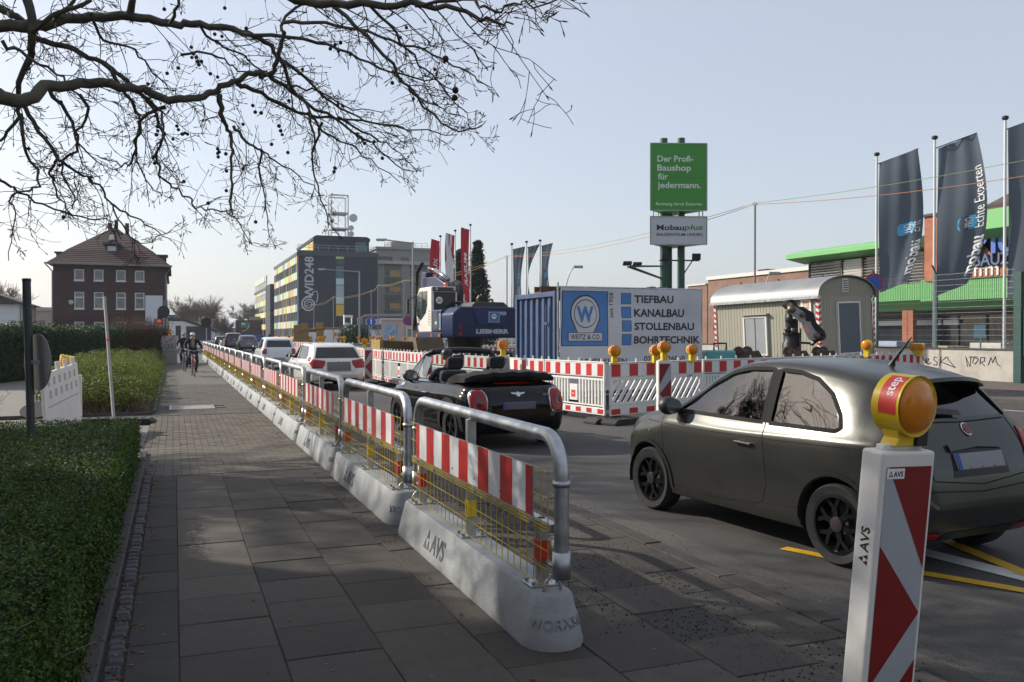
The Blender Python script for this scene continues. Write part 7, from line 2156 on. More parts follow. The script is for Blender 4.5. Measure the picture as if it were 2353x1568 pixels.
# ------------------------------------------------------------------ plane tree over the pavement
PLBARK = mat('plane_bark', (.10, .09, .065), .85, var=.35, vs=7, bump=.5, bs=25, dirt=.5, ds=9, dc=(.04, .045, .03))
PLTW = mat('plane_twig', (.06, .048, .04), .85, var=.3, vs=20)
def frame_u(p):
 xc = p.x * math.cos(YAW) - p.y * math.sin(YAW); zc = p.x * math.sin(YAW) + p.y * math.cos(YAW)
 return CXP + FPX * xc / max(.05, zc) if zc > .3 else -999
def plane_tree():
 rnd = random.Random(42)
 T0 = V((-4.7, 10.2, 0))
 t = thing('plane_tree', 'bare plane tree whose limbs with seed balls reach over the pavement', 'tree', (0, 0, 0))
 tr = MB(); tr.tube([T0, T0 + V((.05, -.05, 1.6)), T0 + V((.0, -.1, 3.2)), T0 + V((.1, -.1, 5.0)), T0 + V((0, .1, 7.5)), T0 + V((.1, 0, 10))], [.36, .3, .27, .22, .15, .06], 14); tr.build('trunk', PLBARK, t, smooth=60)
 limbs = [  # pixel path (half scale of the crop), depth at start and end, radius at start and end
  ([(-60, 440), (0, 440), (140, 460), (200, 400), (370, 385), (560, 400), (700, 435), (850, 455), (960, 430), (1070, 375), (1190, 335), (1260, 365), (1420, 480), (1540, 545), (1700, 650)], 5.6, 7.0, .052, .008),
  ([(-60, 125), (0, 120), (200, 110), (420, 80), (600, 75), (780, 105), (920, 110), (1110, 150), (1200, 180), (1280, 260), (1340, 400), (1420, 520), (1440, 700)], 6.2, 6.6, .05, .007),
  ([(1200, 340), (1245, 340), (1280, 260), (1305, 180), (1300, 100), (1390, 20), (1500, -60)], 6.5, 6.0, .022, .008),
  ([(1090, 390), (1200, 430), (1380, 520), (1560, 545), (1800, 580), (2100, 620)], 6.6, 7.2, .02, .004),
  ([(110, -60), (150, 150), (130, 280), (85, 400), (80, 540), (0, 650)], 6.0, 6.6, .035, .01),
  ([(0, 30), (80, 80), (160, 170), (340, 240), (480, 290), (560, 350), (640, 430), (740, 520), (750, 640)], 6.4, 6.2, .03, .007),
  ([(1330, -60), (1370, 10), (1600, 20), (1900, 25), (2100, 40), (2250, 100), (2360, 112)], 4.2, 4.0, .03, .004),
  ([(1900, 25), (2150, -5), (2260, 50), (2353, 30), (2470, 15), (2680, -10)], 4.0, 3.7, .009, .003),
  ([(1010, 430), (1015, 520), (1050, 590), (1065, 700), (1060, 850), (1070, 990)], 6.4, 6.5, .024, .005),
  ([(600, 75), (620, -40)], 6.3, 6.2, .03, .02),
  ([(640, 430), (720, 520), (750, 640), (720, 740), (780, 850), (860, 900), (920, 960), (1010, 970), (1080, 1000), (1150, 1110), (1220, 1125)], 6.4, 7.2, .013, .003),
  ([(1065, 580), (1130, 650), (1200, 690), (1270, 740), (1400, 830), (1490, 900)], 6.4, 7.0, .013, .003),
  ([(1420, 520), (1480, 600), (1600, 660), (1700, 740), (1840, 840)], 6.6, 7.2, .012, .003),
  ([(1560, 545), (1700, 620), (1800, 680), (1920, 790)], 6.8, 7.4, .011, .003),
  ([(1480, 560), (1440, 700), (1460, 850), (1500, 990), (1560, 1080)], 6.8, 7.4, .011, .003),
  ([(1280, 260), (1400, 360), (1530, 480), (1680, 560), (1850, 590), (1900, 640)], 6.6, 7.0, .014, .003),
  ([(1110, 150), (1400, 180), (1600, 250), (1800, 330), (2000, 380), (2150, 460)], 6.4, 6.6, .016, .003),
  ([(1300, 100), (1500, 110), (1750, 170), (1950, 230), (2080, 300), (2200, 370), (2260, 405)], 6.1, 6.0, .014, .003),
  ([(1430, -40), (1650, 120), (1800, 300), (1900, 420), (2000, 540), (2130, 600), (2230, 562)], 5.6, 6.0, .016, .003),
  ([(1650, -40), (1780, 120), (1900, 260), (2020, 380), (2150, 540)], 5.4, 5.8, .012, .003),
  ([(230, 420), (330, 560), (360, 680), (280, 760), (340, 900), (330, 960)], 6.2, 6.8, .016, .004),
  ([(100, 480), (180, 600), (260, 730), (230, 800), (270, 900), (340, 1010)], 6.1, 6.6, .018, .004),
  ([(85, 520), (130, 700), (180, 850), (60, 900), (70, 1010), (40, 1200)], 6.0, 6.4, .014, .003),
  ([(480, 290), (580, 440), (640, 560), (620, 700), (690, 850), (740, 900)], 6.3, 6.9, .014, .003),
  ([(250, 730), (350, 790), (450, 850), (510, 940), (560, 1030), (650, 1120), (790, 1060)], 6.2, 6.8, .012, .003),
  ([(1200, 690), (1190, 800), (1220, 950), (1240, 1095)], 6.7, 7.0, .01, .003),
  ([(370, 430), (400, 520), (340, 620), (400, 700), (470, 760)], 6.2, 6.6, .014, .004),
  ([(760, 480), (650, 560), (620, 720), (560, 760), (450, 720)], 6.4, 6.8, .016, .004),
  ([(840, 250), (1000, 260), (1100, 320), (1200, 330)], 6.4, 6.7, .01, .004),
  ([(420, 80), (480, 180), (620, 230), (700, 330), (800, 420)], 6.3, 6.7, .014, .004),
  ([(0, 820), (60, 870), (200, 940), (380, 1000), (500, 1010), (560, 1080)], 6.2, 6.6, .011, .003),
  ([(510, 940), (600, 990), (700, 1050), (790, 1110)], 6.6, 6.9, .009, .003),
  ([(780, 105), (820, -20)], 6.2, 6.0, .014, .01), ([(250, 110), (330, 0), (420, -60)], 6.2, 6.0, .016, .01),
  ([(920, 110), (1000, 200), (1130, 260), (1210, 330), (1330, 380)], 6.4, 6.7, .012, .004), ([(1340, 400), (1480, 430), (1620, 500), (1760, 520)], 6.6, 7, .009, .003),
  ([(1700, 650), (1780, 720), (1860, 780), (1935, 790)], 7.0, 7.3, .008, .003), ([(1800, 330), (1880, 400), (1960, 470), (2060, 520), (2140, 545)], 6.5, 6.7, .008, .003),
  ([(0, 200), (120, 260), (260, 330), (330, 420), (420, 470)], 5.8, 6.2, .014, .005), ([(150, 150), (260, 60), (380, 20), (470, -40)], 6.0, 5.8, .02, .012)]
 big = MB(); tw = MB(); balls = []
 paths = []
 for (px, z0, z1, r0, r1) in limbs:
  n = len(px); P = []
  for i, (a, c) in enumerate(px):
   f = i / (n - 1); P.append(atd(a / 2.0, c / 2.0, lerp(z0, z1, f) + rnd.uniform(-.08, .08)))
  # finer, slightly crooked path
  Q = []
  for i in range(n - 1):
   p0, p1, p2, p3 = P[max(0, i - 1)], P[i], P[i + 1], P[min(n - 1, i + 2)]
   for k in range(4):
    s = k / 4; s2, s3 = s * s, s * s * s
    q = (p1 * 2 + (p2 - p0) * s + (p0 * 2 - p1 * 5 + p2 * 4 - p3) * s2 + (p1 * 3 - p0 - p2 * 3 + p3) * s3) * .5
    Q.append(q + V((rnd.gauss(0, 1), rnd.gauss(0, 1), rnd.gauss(0, 1))) * .009)
  Q.append(P[-1]); R_ = [lerp(r0, r1, (i / (len(Q) - 1)) ** .8) for i in range(len(Q))]
  (big if r0 > .012 else tw).tube(Q, R_, 10 if r0 > .025 else 6, False)
  paths.append((Q, R_))
 # limbs joined back to the trunk, out of view
 for i, h in ((0, 2.9), (1, 4.2), (4, 4.6), (5, 4.3)):
  p = paths[i][0][0]; r = paths[i][1][0]; a = T0 + V((0, -.1, h))
  big.tube([a, a.lerp(p, .35) + V((0, 0, .12)), a.lerp(p, .7) + V((0, 0, .1)), p], [r * 1.9, r * 1.5, r * 1.2, r], 10, False)
 cr_, cf_ = V((math.cos(YAW), -math.sin(YAW), 0)), V((math.sin(YAW), math.cos(YAW), 0))
 def twig(p, d, L, r, lev):
  n = 4; pts = [p]; dd = d.copy(); q = p.copy(); k = rnd.uniform(-.25, .1)
  for i in range(n):
   dd = (dd + V((rnd.gauss(0, .2), rnd.gauss(0, .2), rnd.gauss(.05 if i > 1 else k, .13)))).normalized(); q = q + dd * (L / n); pts.append(q.copy())
  tw.tube(pts, [max(.0019, r * .88 * (1 - .16 * i)) for i in range(n + 1)], 3, False)
  if lev == 0 or rnd.random() < .5:
   tw.tube([q, q + dd * .014, q + dd * .03], [.0022, .0045, .0015], 3, False)
  if lev < 2:
   for i in range(rnd.randint(2, 4) if lev == 0 else rnd.randint(2, 3)):
    j = rnd.randint(1, n - 1); nd = (dd * .6 + V((rnd.gauss(0, .6), rnd.gauss(0, .6), rnd.gauss(-.05, .55)))).normalized()
    twig(pts[j].lerp(pts[j + 1], rnd.random()), nd, L * rnd.uniform(.35, .65), r * .7, lev + 1)
 for (Q, R_) in paths:
  acc = 0
  for i in range(2, len(Q) - 1):
   acc += (Q[i] - Q[i - 1]).length
   if acc > .105:
    acc = 0; tan = (Q[i + 1] - Q[i - 1]).normalized()
    side = cr_ * rnd.uniform(-.3, 1.0) + cf_ * rnd.gauss(0, .5) + V((0, 0, rnd.choice((-1, -1, -.8, .7)) * rnd.uniform(.3, 1)))
    nd = (tan * rnd.uniform(.4, 1) + side * rnd.uniform(.5, 1)).normalized()
    L = rnd.uniform(.12, .42) if R_[i] > .006 else rnd.uniform(.06, .2)
    twig(Q[i], nd, L, max(.0028, min(.0055, R_[i] * .6)), 0)
    if rnd.random() < .55: twig(Q[i], (tan * .7 - side * .8).normalized(), L * .8, max(.0026, min(.005, R_[i] * .5)), 1)
 big.build('limbs', PLBARK, t, smooth=60); stuff(tw.build('twigs', PLTW, t))
 # seed balls on thin stalks
 bm = MB().sphere((0, 0, 0), 1, 10, 7).mesh('seed_ball', mat('seed_ball', (.05, .035, .025), .95, var=.3, vs=3, bump=.6, bs=12), 60)
 spots = [(755, 43), (1033, 38), (987, 158), (1020, 168), (1131, 131), (879, 218), (888, 247), (882, 265), (902, 265), (907, 284), (926, 283), (914, 298), (820, 313), (768, 338), (967, 340), (1000, 355), (1390, 320), (1350, 313), (1518, 225), (1540, 207), (1565, 197), (1555, 237), (1610, 250), (1840, 173), (1868, 128), (2047, 272, 2), (1998, 320), (2093, 415, 2.1), (2090, 450, 2), (1803, 382), (1900, 455), (1310, 400), (1328, 463), (1553, 482), (1577, 488), (1162, 486), (1173, 516), (1200, 520), (1117, 572), (1282, 580), (1290, 602), (1297, 620), (1248, 664), (725, 582), (725, 602), (719, 620), (813, 580), (820, 597), (850, 612), (838, 617), (862, 617), (795, 640), (1000, 685), (1007, 699), (1000, 706), (1003, 722), (1038, 708), (1323, 702), (1720, 652), (1675, 660), (1757, 728), (1539, 773), (1535, 790), (706, 722), (711, 751), (1041, 787), (1117, 777), (845, 835), (1040, 877), (957, 935), (415, 816), (419, 832), (274, 760), (132, 684), (293, 998), (1175, 1021), (280, 470), (680, 387)]
 st = MB()
 for s in spots:
  k = s[2] if len(s) > 2 else 1; Z = rnd.uniform(6.0, 6.8) / (1.6 if k > 1 else 1); p = atd(s[0] / 2.0, s[1] / 2.0, Z)
  o = bpy.data.objects.new('seed_ball', bm); col.objects.link(o); o.parent = t; o.location = p; rr = rnd.uniform(.0125, .0145) * (1.15 if k > 1 else 1); o.scale = (rr, rr, rr)
  st.tube([p, p + V((rnd.gauss(0, .004), 0, .045)), p + V((rnd.gauss(0, .02), rnd.gauss(0, .02), .11))], .0012, 3, False)
 stuff(st.build('stalks', PLTW, t))
 # the rest of the crown, over and behind the viewer's left
 b = MB()
 def g2(p, d, L, r, dep, maxd):
  if frame_u(p) > -40 and p.z < 9: return
  pts = [p.copy()]; rs = [r]; q = p.copy(); dd = d.copy()
  for i in range(4):
   dd = (dd + V((rnd.gauss(0, .14), rnd.gauss(0, .14), rnd.gauss(.02, .12)))).normalized(); q = q + dd * (L / 4)
   if frame_u(q) > -30 and q.z < 9: break
   pts.append(q.copy()); rs.append(max(.006, r * (1 - .12 * (i + 1))))
  if len(pts) > 1: b.tube(pts, rs, 5 if r > .03 else 3, False)
  if dep >= maxd or len(pts) < 5: return
  for k in range(rnd.randint(3, 4)):
   i = rnd.randint(1, 4); nd = (dd + V((rnd.gauss(0, .7), rnd.gauss(0, .7), rnd.gauss(.05, .5)))).normalized()
   g2(pts[i], nd, L * rnd.uniform(.55, .8), rs[i] * .62, dep + 1, maxd)
 for k in range(15):
  a = rnd.uniform(0, 6.28); h = rnd.uniform(2.8, 8); d = V((math.cos(a), math.sin(a), rnd.uniform(.1, .7))).normalized()
  g2(T0 + V((0, 0, h)), d, rnd.uniform(1.7, 2.6), .085, 1, 5)
 stuff(b.build('crown', PLTW, t))
 return t
plane_tree()
p_ = V((-7.2, 17.5, 0))
def second_tree():  # unseen tree, added for shade and branch reflections in the car windows
 rnd = random.Random(7); t = thing('plane_tree', 'unseen second bare plane tree added further along the hedge bed', 'tree', p_)
 MB().tube([(0, 0, 0), (0, 0, 3.5), (.1, 0, 8)], [.3, .24, .1], 12).build('trunk', PLBARK, t, smooth=60)
 b = MB()
 for k in range(13):
  a = rnd.uniform(0, 6.28); d = V((math.cos(a), math.sin(a), rnd.uniform(.2, .9))).normalized()
  grow(b, V((0, 0, rnd.uniform(3, 7))), d, 1.7, .08, 1, rnd, 5, .1, (3, 4), .6, 4, .008)
 stuff(b.build('crown', PLTW, t))
second_tree()
# ------------------------------------------------------------------ cars
def curve(pts):
 xs = [p[0] for p in pts]; ys = [p[1] for p in pts]; n = len(xs)
 d = [(ys[i + 1] - ys[i]) / (xs[i + 1] - xs[i]) for i in range(n - 1)]
 m = [d[0]] + [0 if d[i - 1] * d[i] <= 0 else 2 * d[i - 1] * d[i] / (d[i - 1] + d[i]) for i in range(1, n - 1)] + [d[-1]]
 def f(x):
  if x <= xs[0]: return ys[0]
  if x >= xs[-1]: return ys[-1]
  i = 0
  while x > xs[i + 1]: i += 1
  h = xs[i + 1] - xs[i]; t = (x - xs[i]) / h
  return (2 * t ** 3 - 3 * t * t + 1) * ys[i] + (t ** 3 - 2 * t * t + t) * h * m[i] + (-2 * t ** 3 + 3 * t * t) * ys[i + 1] + (t ** 3 - t * t) * h * m[i + 1]
 return f
CARIN = mat('car_interior', (.015, .015, .017), .8)
SEATM = mat('seat_fabric', (.025, .026, .03), .85)
CHROME = mat('chrome', (.6, .6, .62), .12, 1.0)
SEAM = mat('panel_gap', (.004, .004, .004), .9)
TAILR = mat('tail_lens', (.3, .006, .008), .15, var=.3, vs=14, coat=.15)
TYRE = mat('tyre', (.02, .02, .021), .8, var=.3, vs=20)
PLATE = mat('number_plate', (.3, .31, .33), .5)
GLASS = glassmat('car_glass', (.75, .88, .9), 0, .4)
class Car:
 def __init__(s, name, lab, loc, heading, paint, sp):
  s.sp = sp; s.t = thing(name, lab, 'car', loc, heading)
  top, bot, W, belt = curve(sp['top']), curve(sp['bot']), curve(sp['W']), curve(sp['belt'])
  wr = sp['wr']; x0, x1 = sp['top'][0][0], sp['top'][-1][0]
  N = sp.get('N', 72); rings = []
  for i in range(N + 1):
   u = i / N; x = lerp(x0, x1, .5 - .5 * math.cos(math.pi * u) if sp.get('cos', 1) else u)
   zt, zb, w, zl = top(x), bot(x), W(x), belt(x)
   zb = min(zb, zt - .04); h = zt - zb; g = max(0, min(1, (zt - zl - .02) / .34)); g = g * g * (3 - 2 * g)
   z3 = min(zl, zt - min(.13, h * .4)); zm = lerp(zb, z3, .52)
   pts = [(0, zb), (w * .84, zb), (w * .965, zb + min(.08, h * .15)), (w, zm), (w * 1.002, lerp(zm, z3, .74)), (w * .948, z3),
                   (lerp(w * .89, wr + (w * .93 - wr) * .12, g), lerp(zt - min(.05, h * .15), zt - .095, g)), (lerp(w * .66, wr * .8, g), zt - min(.02, h * .05)), (0, zt)]
   ring = []; n = len(pts)
   for k in range(n - 1):
    q = [V((*pts[max(0, k - 1)], 0)), V((*pts[k], 0)), V((*pts[k + 1], 0)), V((*pts[min(n - 1, k + 2)], 0))]
    if k == 0: q[0] = q[1] - (q[2] - q[1])
    for j in range(4):
     t_ = j / 4; p = (q[1] * 2 + (q[2] - q[0]) * t_ * .8 + (q[0] * 1.6 - q[1] * 4.4 + q[2] * 3.6 - q[3] * .8) * t_ * t_ + (q[1] * 2.4 - q[0] * .8 - q[2] * 2.4 + q[3] * .8) * t_ ** 3) * .5
     ring.append((max(0, p.x), min(p.y, zt)))
   ring.append(pts[-1])
   rings.append((x, ring))
  m = len(rings[0][1]); b = MB(); P = []; F = []
  tot = 2 * m - 2
  for (x, r) in rings:
   P += [(x, y, z) for y, z in r] + [(x, -y, z) for y, z in r[-2:0:-1]]
  for i in range(N):
   for j in range(tot): F.append((i * tot + j, i * tot + (j + 1) % tot, (i + 1) * tot + (j + 1) % tot, (i + 1) * tot + j))
  F.append(tuple(range(tot))); F.append(tuple(N * tot + j for j in range(tot - 1, -1, -1)))
  b.add(P, F)
  me = b.mesh('shell', [paint, CARIN], 50)
  bm = bmesh.new(); bm.from_mesh(me); s.bvh = BVHTree.FromBMesh(bm); bm.free()
  s.paint = paint
  # cut openings in the hollow shell
  cut = []
  for (x, r) in sp['wheels']:
   for sg in (-1, 1):
    c = MB(); c.lathe([(r + .045, .5 * sg if sg > 0 else -1.3), (r + .045, 1.3 if sg > 0 else -.5)], 36, 'y', (x, 0, r)); cut.append(c)
  for poly in sp.get('side', []): c = MB(); c.prism(poly, -1.4, 1.4, 'y'); cut.append(c)
  if 'front' in sp: c = MB(); c.prism(sp['front'], sp.get('fx', 0), 3, 'x'); cut.append(c)
  if 'rear' in sp: c = MB(); c.prism(sp['rear'], -3, sp.get('rx', -.5), 'x'); cut.append(c)
  for c in sp.get('cut', []): cut.append(c)
  o = bpy.data.objects.new('body', me); col.objects.link(o)
  so_ = o.modifiers.new('s', 'SOLIDIFY'); so_.thickness = .025; so_.offset = -1; so_.material_offset = 1; so_.material_offset_rim = 0
  tmp = []
  for c in cut:
   co = bpy.data.objects.new('cut', c.mesh('cut', paint)); col.objects.link(co); tmp.append(co)
   bo = o.modifiers.new('b', 'BOOLEAN'); bo.operation = 'DIFFERENCE'; bo.object = co; bo.solver = 'EXACT'
  dg = bpy.context.evaluated_depsgraph_get(); m2 = bpy.data.meshes.new_from_object(o.evaluated_get(dg)); o.modifiers.clear(); o.data = m2
  for co in tmp: bpy.data.objects.remove(co)
  bm = bmesh.new(); bm.from_mesh(m2); ca = math.cos(R(38))
  for f in bm.faces: f.smooth = True
  for e in bm.edges:
   if len(e.link_faces) == 2: e.smooth = e.link_faces[0].normal.dot(e.link_faces[1].normal) > ca
  bm.to_mesh(m2); bm.free()
  o.parent = s.t; s.body = o
  for poly in sp.get('side', []):
   for v in ('L', 'R'): s.patch('window', poly, v, sp.get('glass', GLASS), -.012, .4)
  if 'front' in sp: s.patch('windscreen', sp['front'], 'F', sp.get('glass', GLASS), -.012, .3)
  if 'rear' in sp: s.patch('rear_window', sp['rear'], 'B', sp.get('rglass', GLASS), -.012, .3)
  for (x, r) in sp['wheels']:
   for sg in (-1, 1):
    wl = MB(); P = []; F = []; n = 16
    for i in range(n + 1):
     a = R(lerp(-12, 192, i / n))
     for y in (.5, W(x) - .03): P.append((x + (r + .05) * math.cos(a), sg * y, r + (r + .05) * math.sin(a)))
    wl.add(P, [(2 * i, 2 * i + 1, 2 * i + 3, 2 * i + 2) for i in range(n)]); wl.build('wheel_well', CARIN, s.t, smooth=60)
    s.wheel(x, sg * (W(x) - .115), r, sg)
 def hit(s, view, a, c, off):
  o, d = {'L': (V((a, 3, c)), V((0, -1, 0))), 'R': (V((a, -3, c)), V((0, 1, 0))), 'B': (V((-4, a, c)), V((1, 0, 0))), 'F': (V((4, a, c)), V((-1, 0, 0))), 'T': (V((a, c, 4)), V((0, 0, -1)))}[view]
  l, n, i, ds = s.bvh.ray_cast(o, d)
  if l is None:
   l, n, i, ds = s.bvh.find_nearest(o + d * 2.2)
  if n.dot(d) > 0: n = -n
  return l + n * off
 def patch(s, name, poly, view, m, off=.004, sub=.07, parent=None, th=0):
  bm = bmesh.new(); vs = [bm.verts.new((a, c, 0)) for a, c in poly]; bm.faces.new(vs); bmesh.ops.triangulate(bm, faces=bm.faces)
  for _ in range(5):
   es = [e for e in bm.edges if e.calc_length() > sub]
   if not es: break
   bmesh.ops.subdivide_edges(bm, edges=es, cuts=1); bmesh.ops.triangulate(bm, faces=[f for f in bm.faces if len(f.verts) > 3])
  for v in bm.verts: v.co = s.hit(view, v.co.x, v.co.y, off)
  if th:
   bmesh.ops.recalc_face_normals(bm, faces=bm.faces)
   bmesh.ops.solidify(bm, geom=bm.faces[:], thickness=th)
  for f in bm.faces: f.smooth = True
  me = bpy.data.meshes.new(name); bm.to_mesh(me); bm.free(); me.materials.append(m)
  o = bpy.data.objects.new(name, me); col.objects.link(o); o.parent = parent or s.t; return o
 def line(s, name, pts, view, m, w=.008, off=.002, parent=None, n=10):
  b = MB(); Q = []
  for i in range(len(pts) - 1):
   for k in range(n): Q.append((lerp(pts[i][0], pts[i + 1][0], k / n), lerp(pts[i][1], pts[i + 1][1], k / n)))
  Q.append(pts[-1]); P = []
  for i, q in enumerate(Q):
   a, c = Q[max(0, i - 1)], Q[min(len(Q) - 1, i + 1)]; dx, dz = c[0] - a[0], c[1] - a[1]; L = math.hypot(dx, dz) or 1; nx, nz_ = -dz / L * w / 2, dx / L * w / 2
   P += [s.hit(view, q[0] + nx, q[1] + nz_, off), s.hit(view, q[0] - nx, q[1] - nz_, off)]
  b.add(P, [(2 * i, 2 * i + 1, 2 * i + 3, 2 * i + 2) for i in range(len(Q) - 1)])
  return b.build(name, m, parent or s.t, smooth=60)
 def wheel(s, x, y, r, sg):
  sp = s.sp; rr = r * sp.get('rimf', .66)
  k = MB(); k.lathe([(rr, -.08), (r * .93, -.098), (r * .99, -.075), (r, -.03), (r, .03), (r * .99, .075), (r * .93, .098), (rr, .08), (rr, -.08)], 36, 'y', (x, y, r), False)
  w = k.build('wheel', TYRE, s.t, smooth=40)
  rm = sp.get('rim', CHROME); q = MB()
  P = []; ring = [(rr + .004, .085), (rr - .02, .088), (rr - .03, .04), (rr - .04, -.05)]
  for (a, c) in ring:
   for j in range(32): t_ = 2 * math.pi * j / 32; P.append((x + a * math.cos(t_), y + sg * c, r + a * math.sin(t_)))
  q.add(P, [(i * 32 + j, i * 32 + (j + 1) % 32, (i + 1) * 32 + (j + 1) % 32, (i + 1) * 32 + j) for i in range(3) for j in range(32)])
  ns = sp.get('spokes', 5)
  for i in range(ns):
   a = 2 * math.pi * i / ns + .3; e = V((math.cos(a), 0, math.sin(a))); c = V((x, y + sg * .06, r)); f = V((-math.sin(a), 0, math.cos(a)))
   q.beam(c + e * .03, c + e * (rr * .55), .03, .045, up=f)
   if sp.get('vspoke'):
    for g_ in (-1, 1): q.beam(c + e * (rr * .5), c + e * (rr - .015) + f * g_ * rr * .3, .025, .03, up=f)
   else: q.beam(c + e * (rr * .5), c + e * (rr - .015), .025, .04, up=f)
  q.build('rim', rm, w, smooth=35)
  h = MB(); h.lathe([(.055, sg * .05), (.055, sg * .085), (.03, sg * .09)], 18, 'y', (x, y, r)); h.build('hub_cap', sp.get('hub', rm), w, smooth=40)
  d = MB(); d.lathe([(rr - .06, -.01), (rr - .06, .01)], 24, 'y', (x, y - sg * .02, r)); d.build('brake_disc', mat('brake_steel', (.07, .07, .072), .5, .6), w)
 def cabin(s, seats, zs=.5, dash=None, wheel=True, wmax=.62):
  b = MB(); x0, x1 = min(p[0] for p in s.sp['wheels']) + .1, max(p[0] for p in s.sp['wheels']) - .15
  b.bb(x0, x1, -wmax, wmax, .3, .36)
  b.build('floor', CARIN, s.t)
  for (x, y) in seats:
   q = MB(); q.bb(x - .1, x + .42, y - .24, y + .24, zs - .12, zs + .06); sc = q.build('seat', SEATM, s.t, bevel=.06, seg=3)
   q = MB(); q.box((x - .2, y, zs + .3), (.16, .46, .62), Matrix.Rotation(R(-14), 3, 'Y')); q.build('backrest', SEATM, sc, bevel=.06, seg=3)
   q = MB(); q.box((x - .32, y, zs + .72), (.11, .28, .2), Matrix.Rotation(R(-10), 3, 'Y')); q.build('headrest', SEATM, sc, bevel=.05, seg=3)
  if dash:
   q = MB(); q.bb(dash - .05, dash + .5, -wmax, wmax, .55, dash * 0 + s.sp.get('dashz', .92)); q.build('dashboard', CARIN, s.t, bevel=.06, seg=3)
   if wheel:
    c = V((dash - .28, .36, s.sp.get('dashz', .92) - .06)); a1 = V((.45, 0, .9)).normalized(); a2 = V((0, 1, 0)); q = MB()
    q.tube([c + (a1 * math.cos(t_ * math.pi / 12) + a2 * math.sin(t_ * math.pi / 12)) * .18 for t_ in range(25)], .016, 7, False); q.beam(c - a2 * .17, c + a2 * .17, .03, .03); q.build('steering_wheel', BLACKP, s.t, smooth=50)
 def mirror(s, x, z, sg, m, w=.13, h=.1, out=.13, glass=True):
  p = s.hit('L' if sg > 0 else 'R', x, z, 0); c = p + V((.0, sg * out, .05)); q = MB(); q.sphere(c, 1, 14, 8, (.085, w, h)); mo = q.build('mirror', m, s.t, smooth=60)
  MB().beam(p - V((0, sg * .02, 0)), c - V((0, sg * .05, .03)), .05, .05).build('stalk', BLACKP, mo)
  g = MB(); g.add([c + V((-.085, w * .82 * math.cos(t_ * .4189), h * .8 * math.sin(t_ * .4189))) for t_ in range(15)], [tuple(range(15))]); g.build('mirror_glass', mat('mirror_glass', (.75, .78, .8), .03, 1.0), mo)
 def plate(s, z, y0=-.26, y1=.26, h=.11, m=None, view='B'):
  pl = s.patch('number_plate', [(y0, z), (y1, z), (y1, z + h), (y0, z + h)], view, m or PLATE, .012, .05, th=-.006)
  s.patch('plate_band', [(y1 - .045, z + .004), (y1 - .004, z + .004), (y1 - .004, z + h - .004), (y1 - .045, z + h - .004)], view, mat('plate_band_blue', (.02, .06, .3), .5), .0195, .1, parent=pl)
  return pl
def oval(cx, cz, rx, rz, n=18, p=1.0):
 out = []
 for i in range(n):
  a = 2 * math.pi * i / n; c, s_ = math.cos(a), math.sin(a)
  out.append((cx + rx * math.copysign(abs(c) ** p, c), cz + rz * math.copysign(abs(s_) ** p, s_)))
 return out
PAINT = lambda name, c, rough, metal, coat: mat(name, c, rough, metal, coat=coat)
# ---- dark satin hatchback in front
SATIN = PAINT('satin_graphite_paint', (.072, .074, .068), .27, .7, 0)
fw0, fw1 = gp(1497, 1167, ROADZ), gp(1945, 1301, ROADZ)     # front and rear left tyre contact
hdg = fw0 - fw1; ang = math.atan2(hdg.y, hdg.x)
hdg.normalize(); lf = V((-hdg.y, hdg.x, 0))
mid = (fw0 + fw1) / 2 - lf * .72
side_f = [(.78, .985), (.62, 1.1), (.40, 1.245), (.15, 1.355), (-.06, 1.395), (-.34, 1.40), (-.37, .975)]
side_r = [(-.45, .975), (-.425, 1.395), (-.62, 1.385), (-.82, 1.34), (-1.0, 1.235), (-1.13, 1.09), (-1.17, 1.0), (-1.13, .975)]
sp = dict(top=[(-1.77, .52), (-1.745, .72), (-1.66, .93), (-1.52, 1.12), (-1.38, 1.29), (-1.27, 1.375), (-1.05, 1.43), (-.7, 1.475), (-.35, 1.49), (0, 1.47), (.28, 1.40), (.58, 1.25), (.85, 1.09), (1.0, 1.02), (1.25, .965), (1.5, .89), (1.68, .79), (1.77, .66), (1.8, .5)],
          bot=[(-1.77, .46), (-1.72, .3), (-1.55, .21), (-1, .19), (1.2, .19), (1.6, .2), (1.74, .28), (1.8, .42)],
          W=[(-1.77, .5), (-1.74, .62), (-1.66, .72), (-1.45, .79), (-1.1, .815), (0, .812), (1.0, .8), (1.35, .77), (1.6, .68), (1.74, .54), (1.8, .38)],
          belt=[(-1.77, .95), (-1.2, .97), (0, .945), (.9, .93), (1.8, .9)], wr=.575, wheels=[(-1.15, .3), (1.15, .3)],
          side=[side_f, side_r], front=[(-.6, 1.03), (.6, 1.03), (.5, 1.38), (-.5, 1.38)], rear=[(-.57, 1.08), (.57, 1.08), (.47, 1.33), (-.47, 1.33)], fx=.2, rx=-1.0,
          rim=mat('black_rim', (.018, .018, .02), .3, .6), spokes=6, vspoke=1, rimf=.72, hub=mat('dark_red_hub', (.07, .06, .06), .3, .6), dashz=.93, rglass=glassmat('tinted_glass', (.25, .3, .32), 0, .25))
fi = Car('parked_car', 'dark satin graphite small hatchback with black wheels beside the leaning beacon', (mid.x, mid.y, ROADZ), ang, SATIN, sp)
fi.t.name = 'hatchback_car'
fi.cabin([(.05, .36), (.05, -.36)], .52, .62)
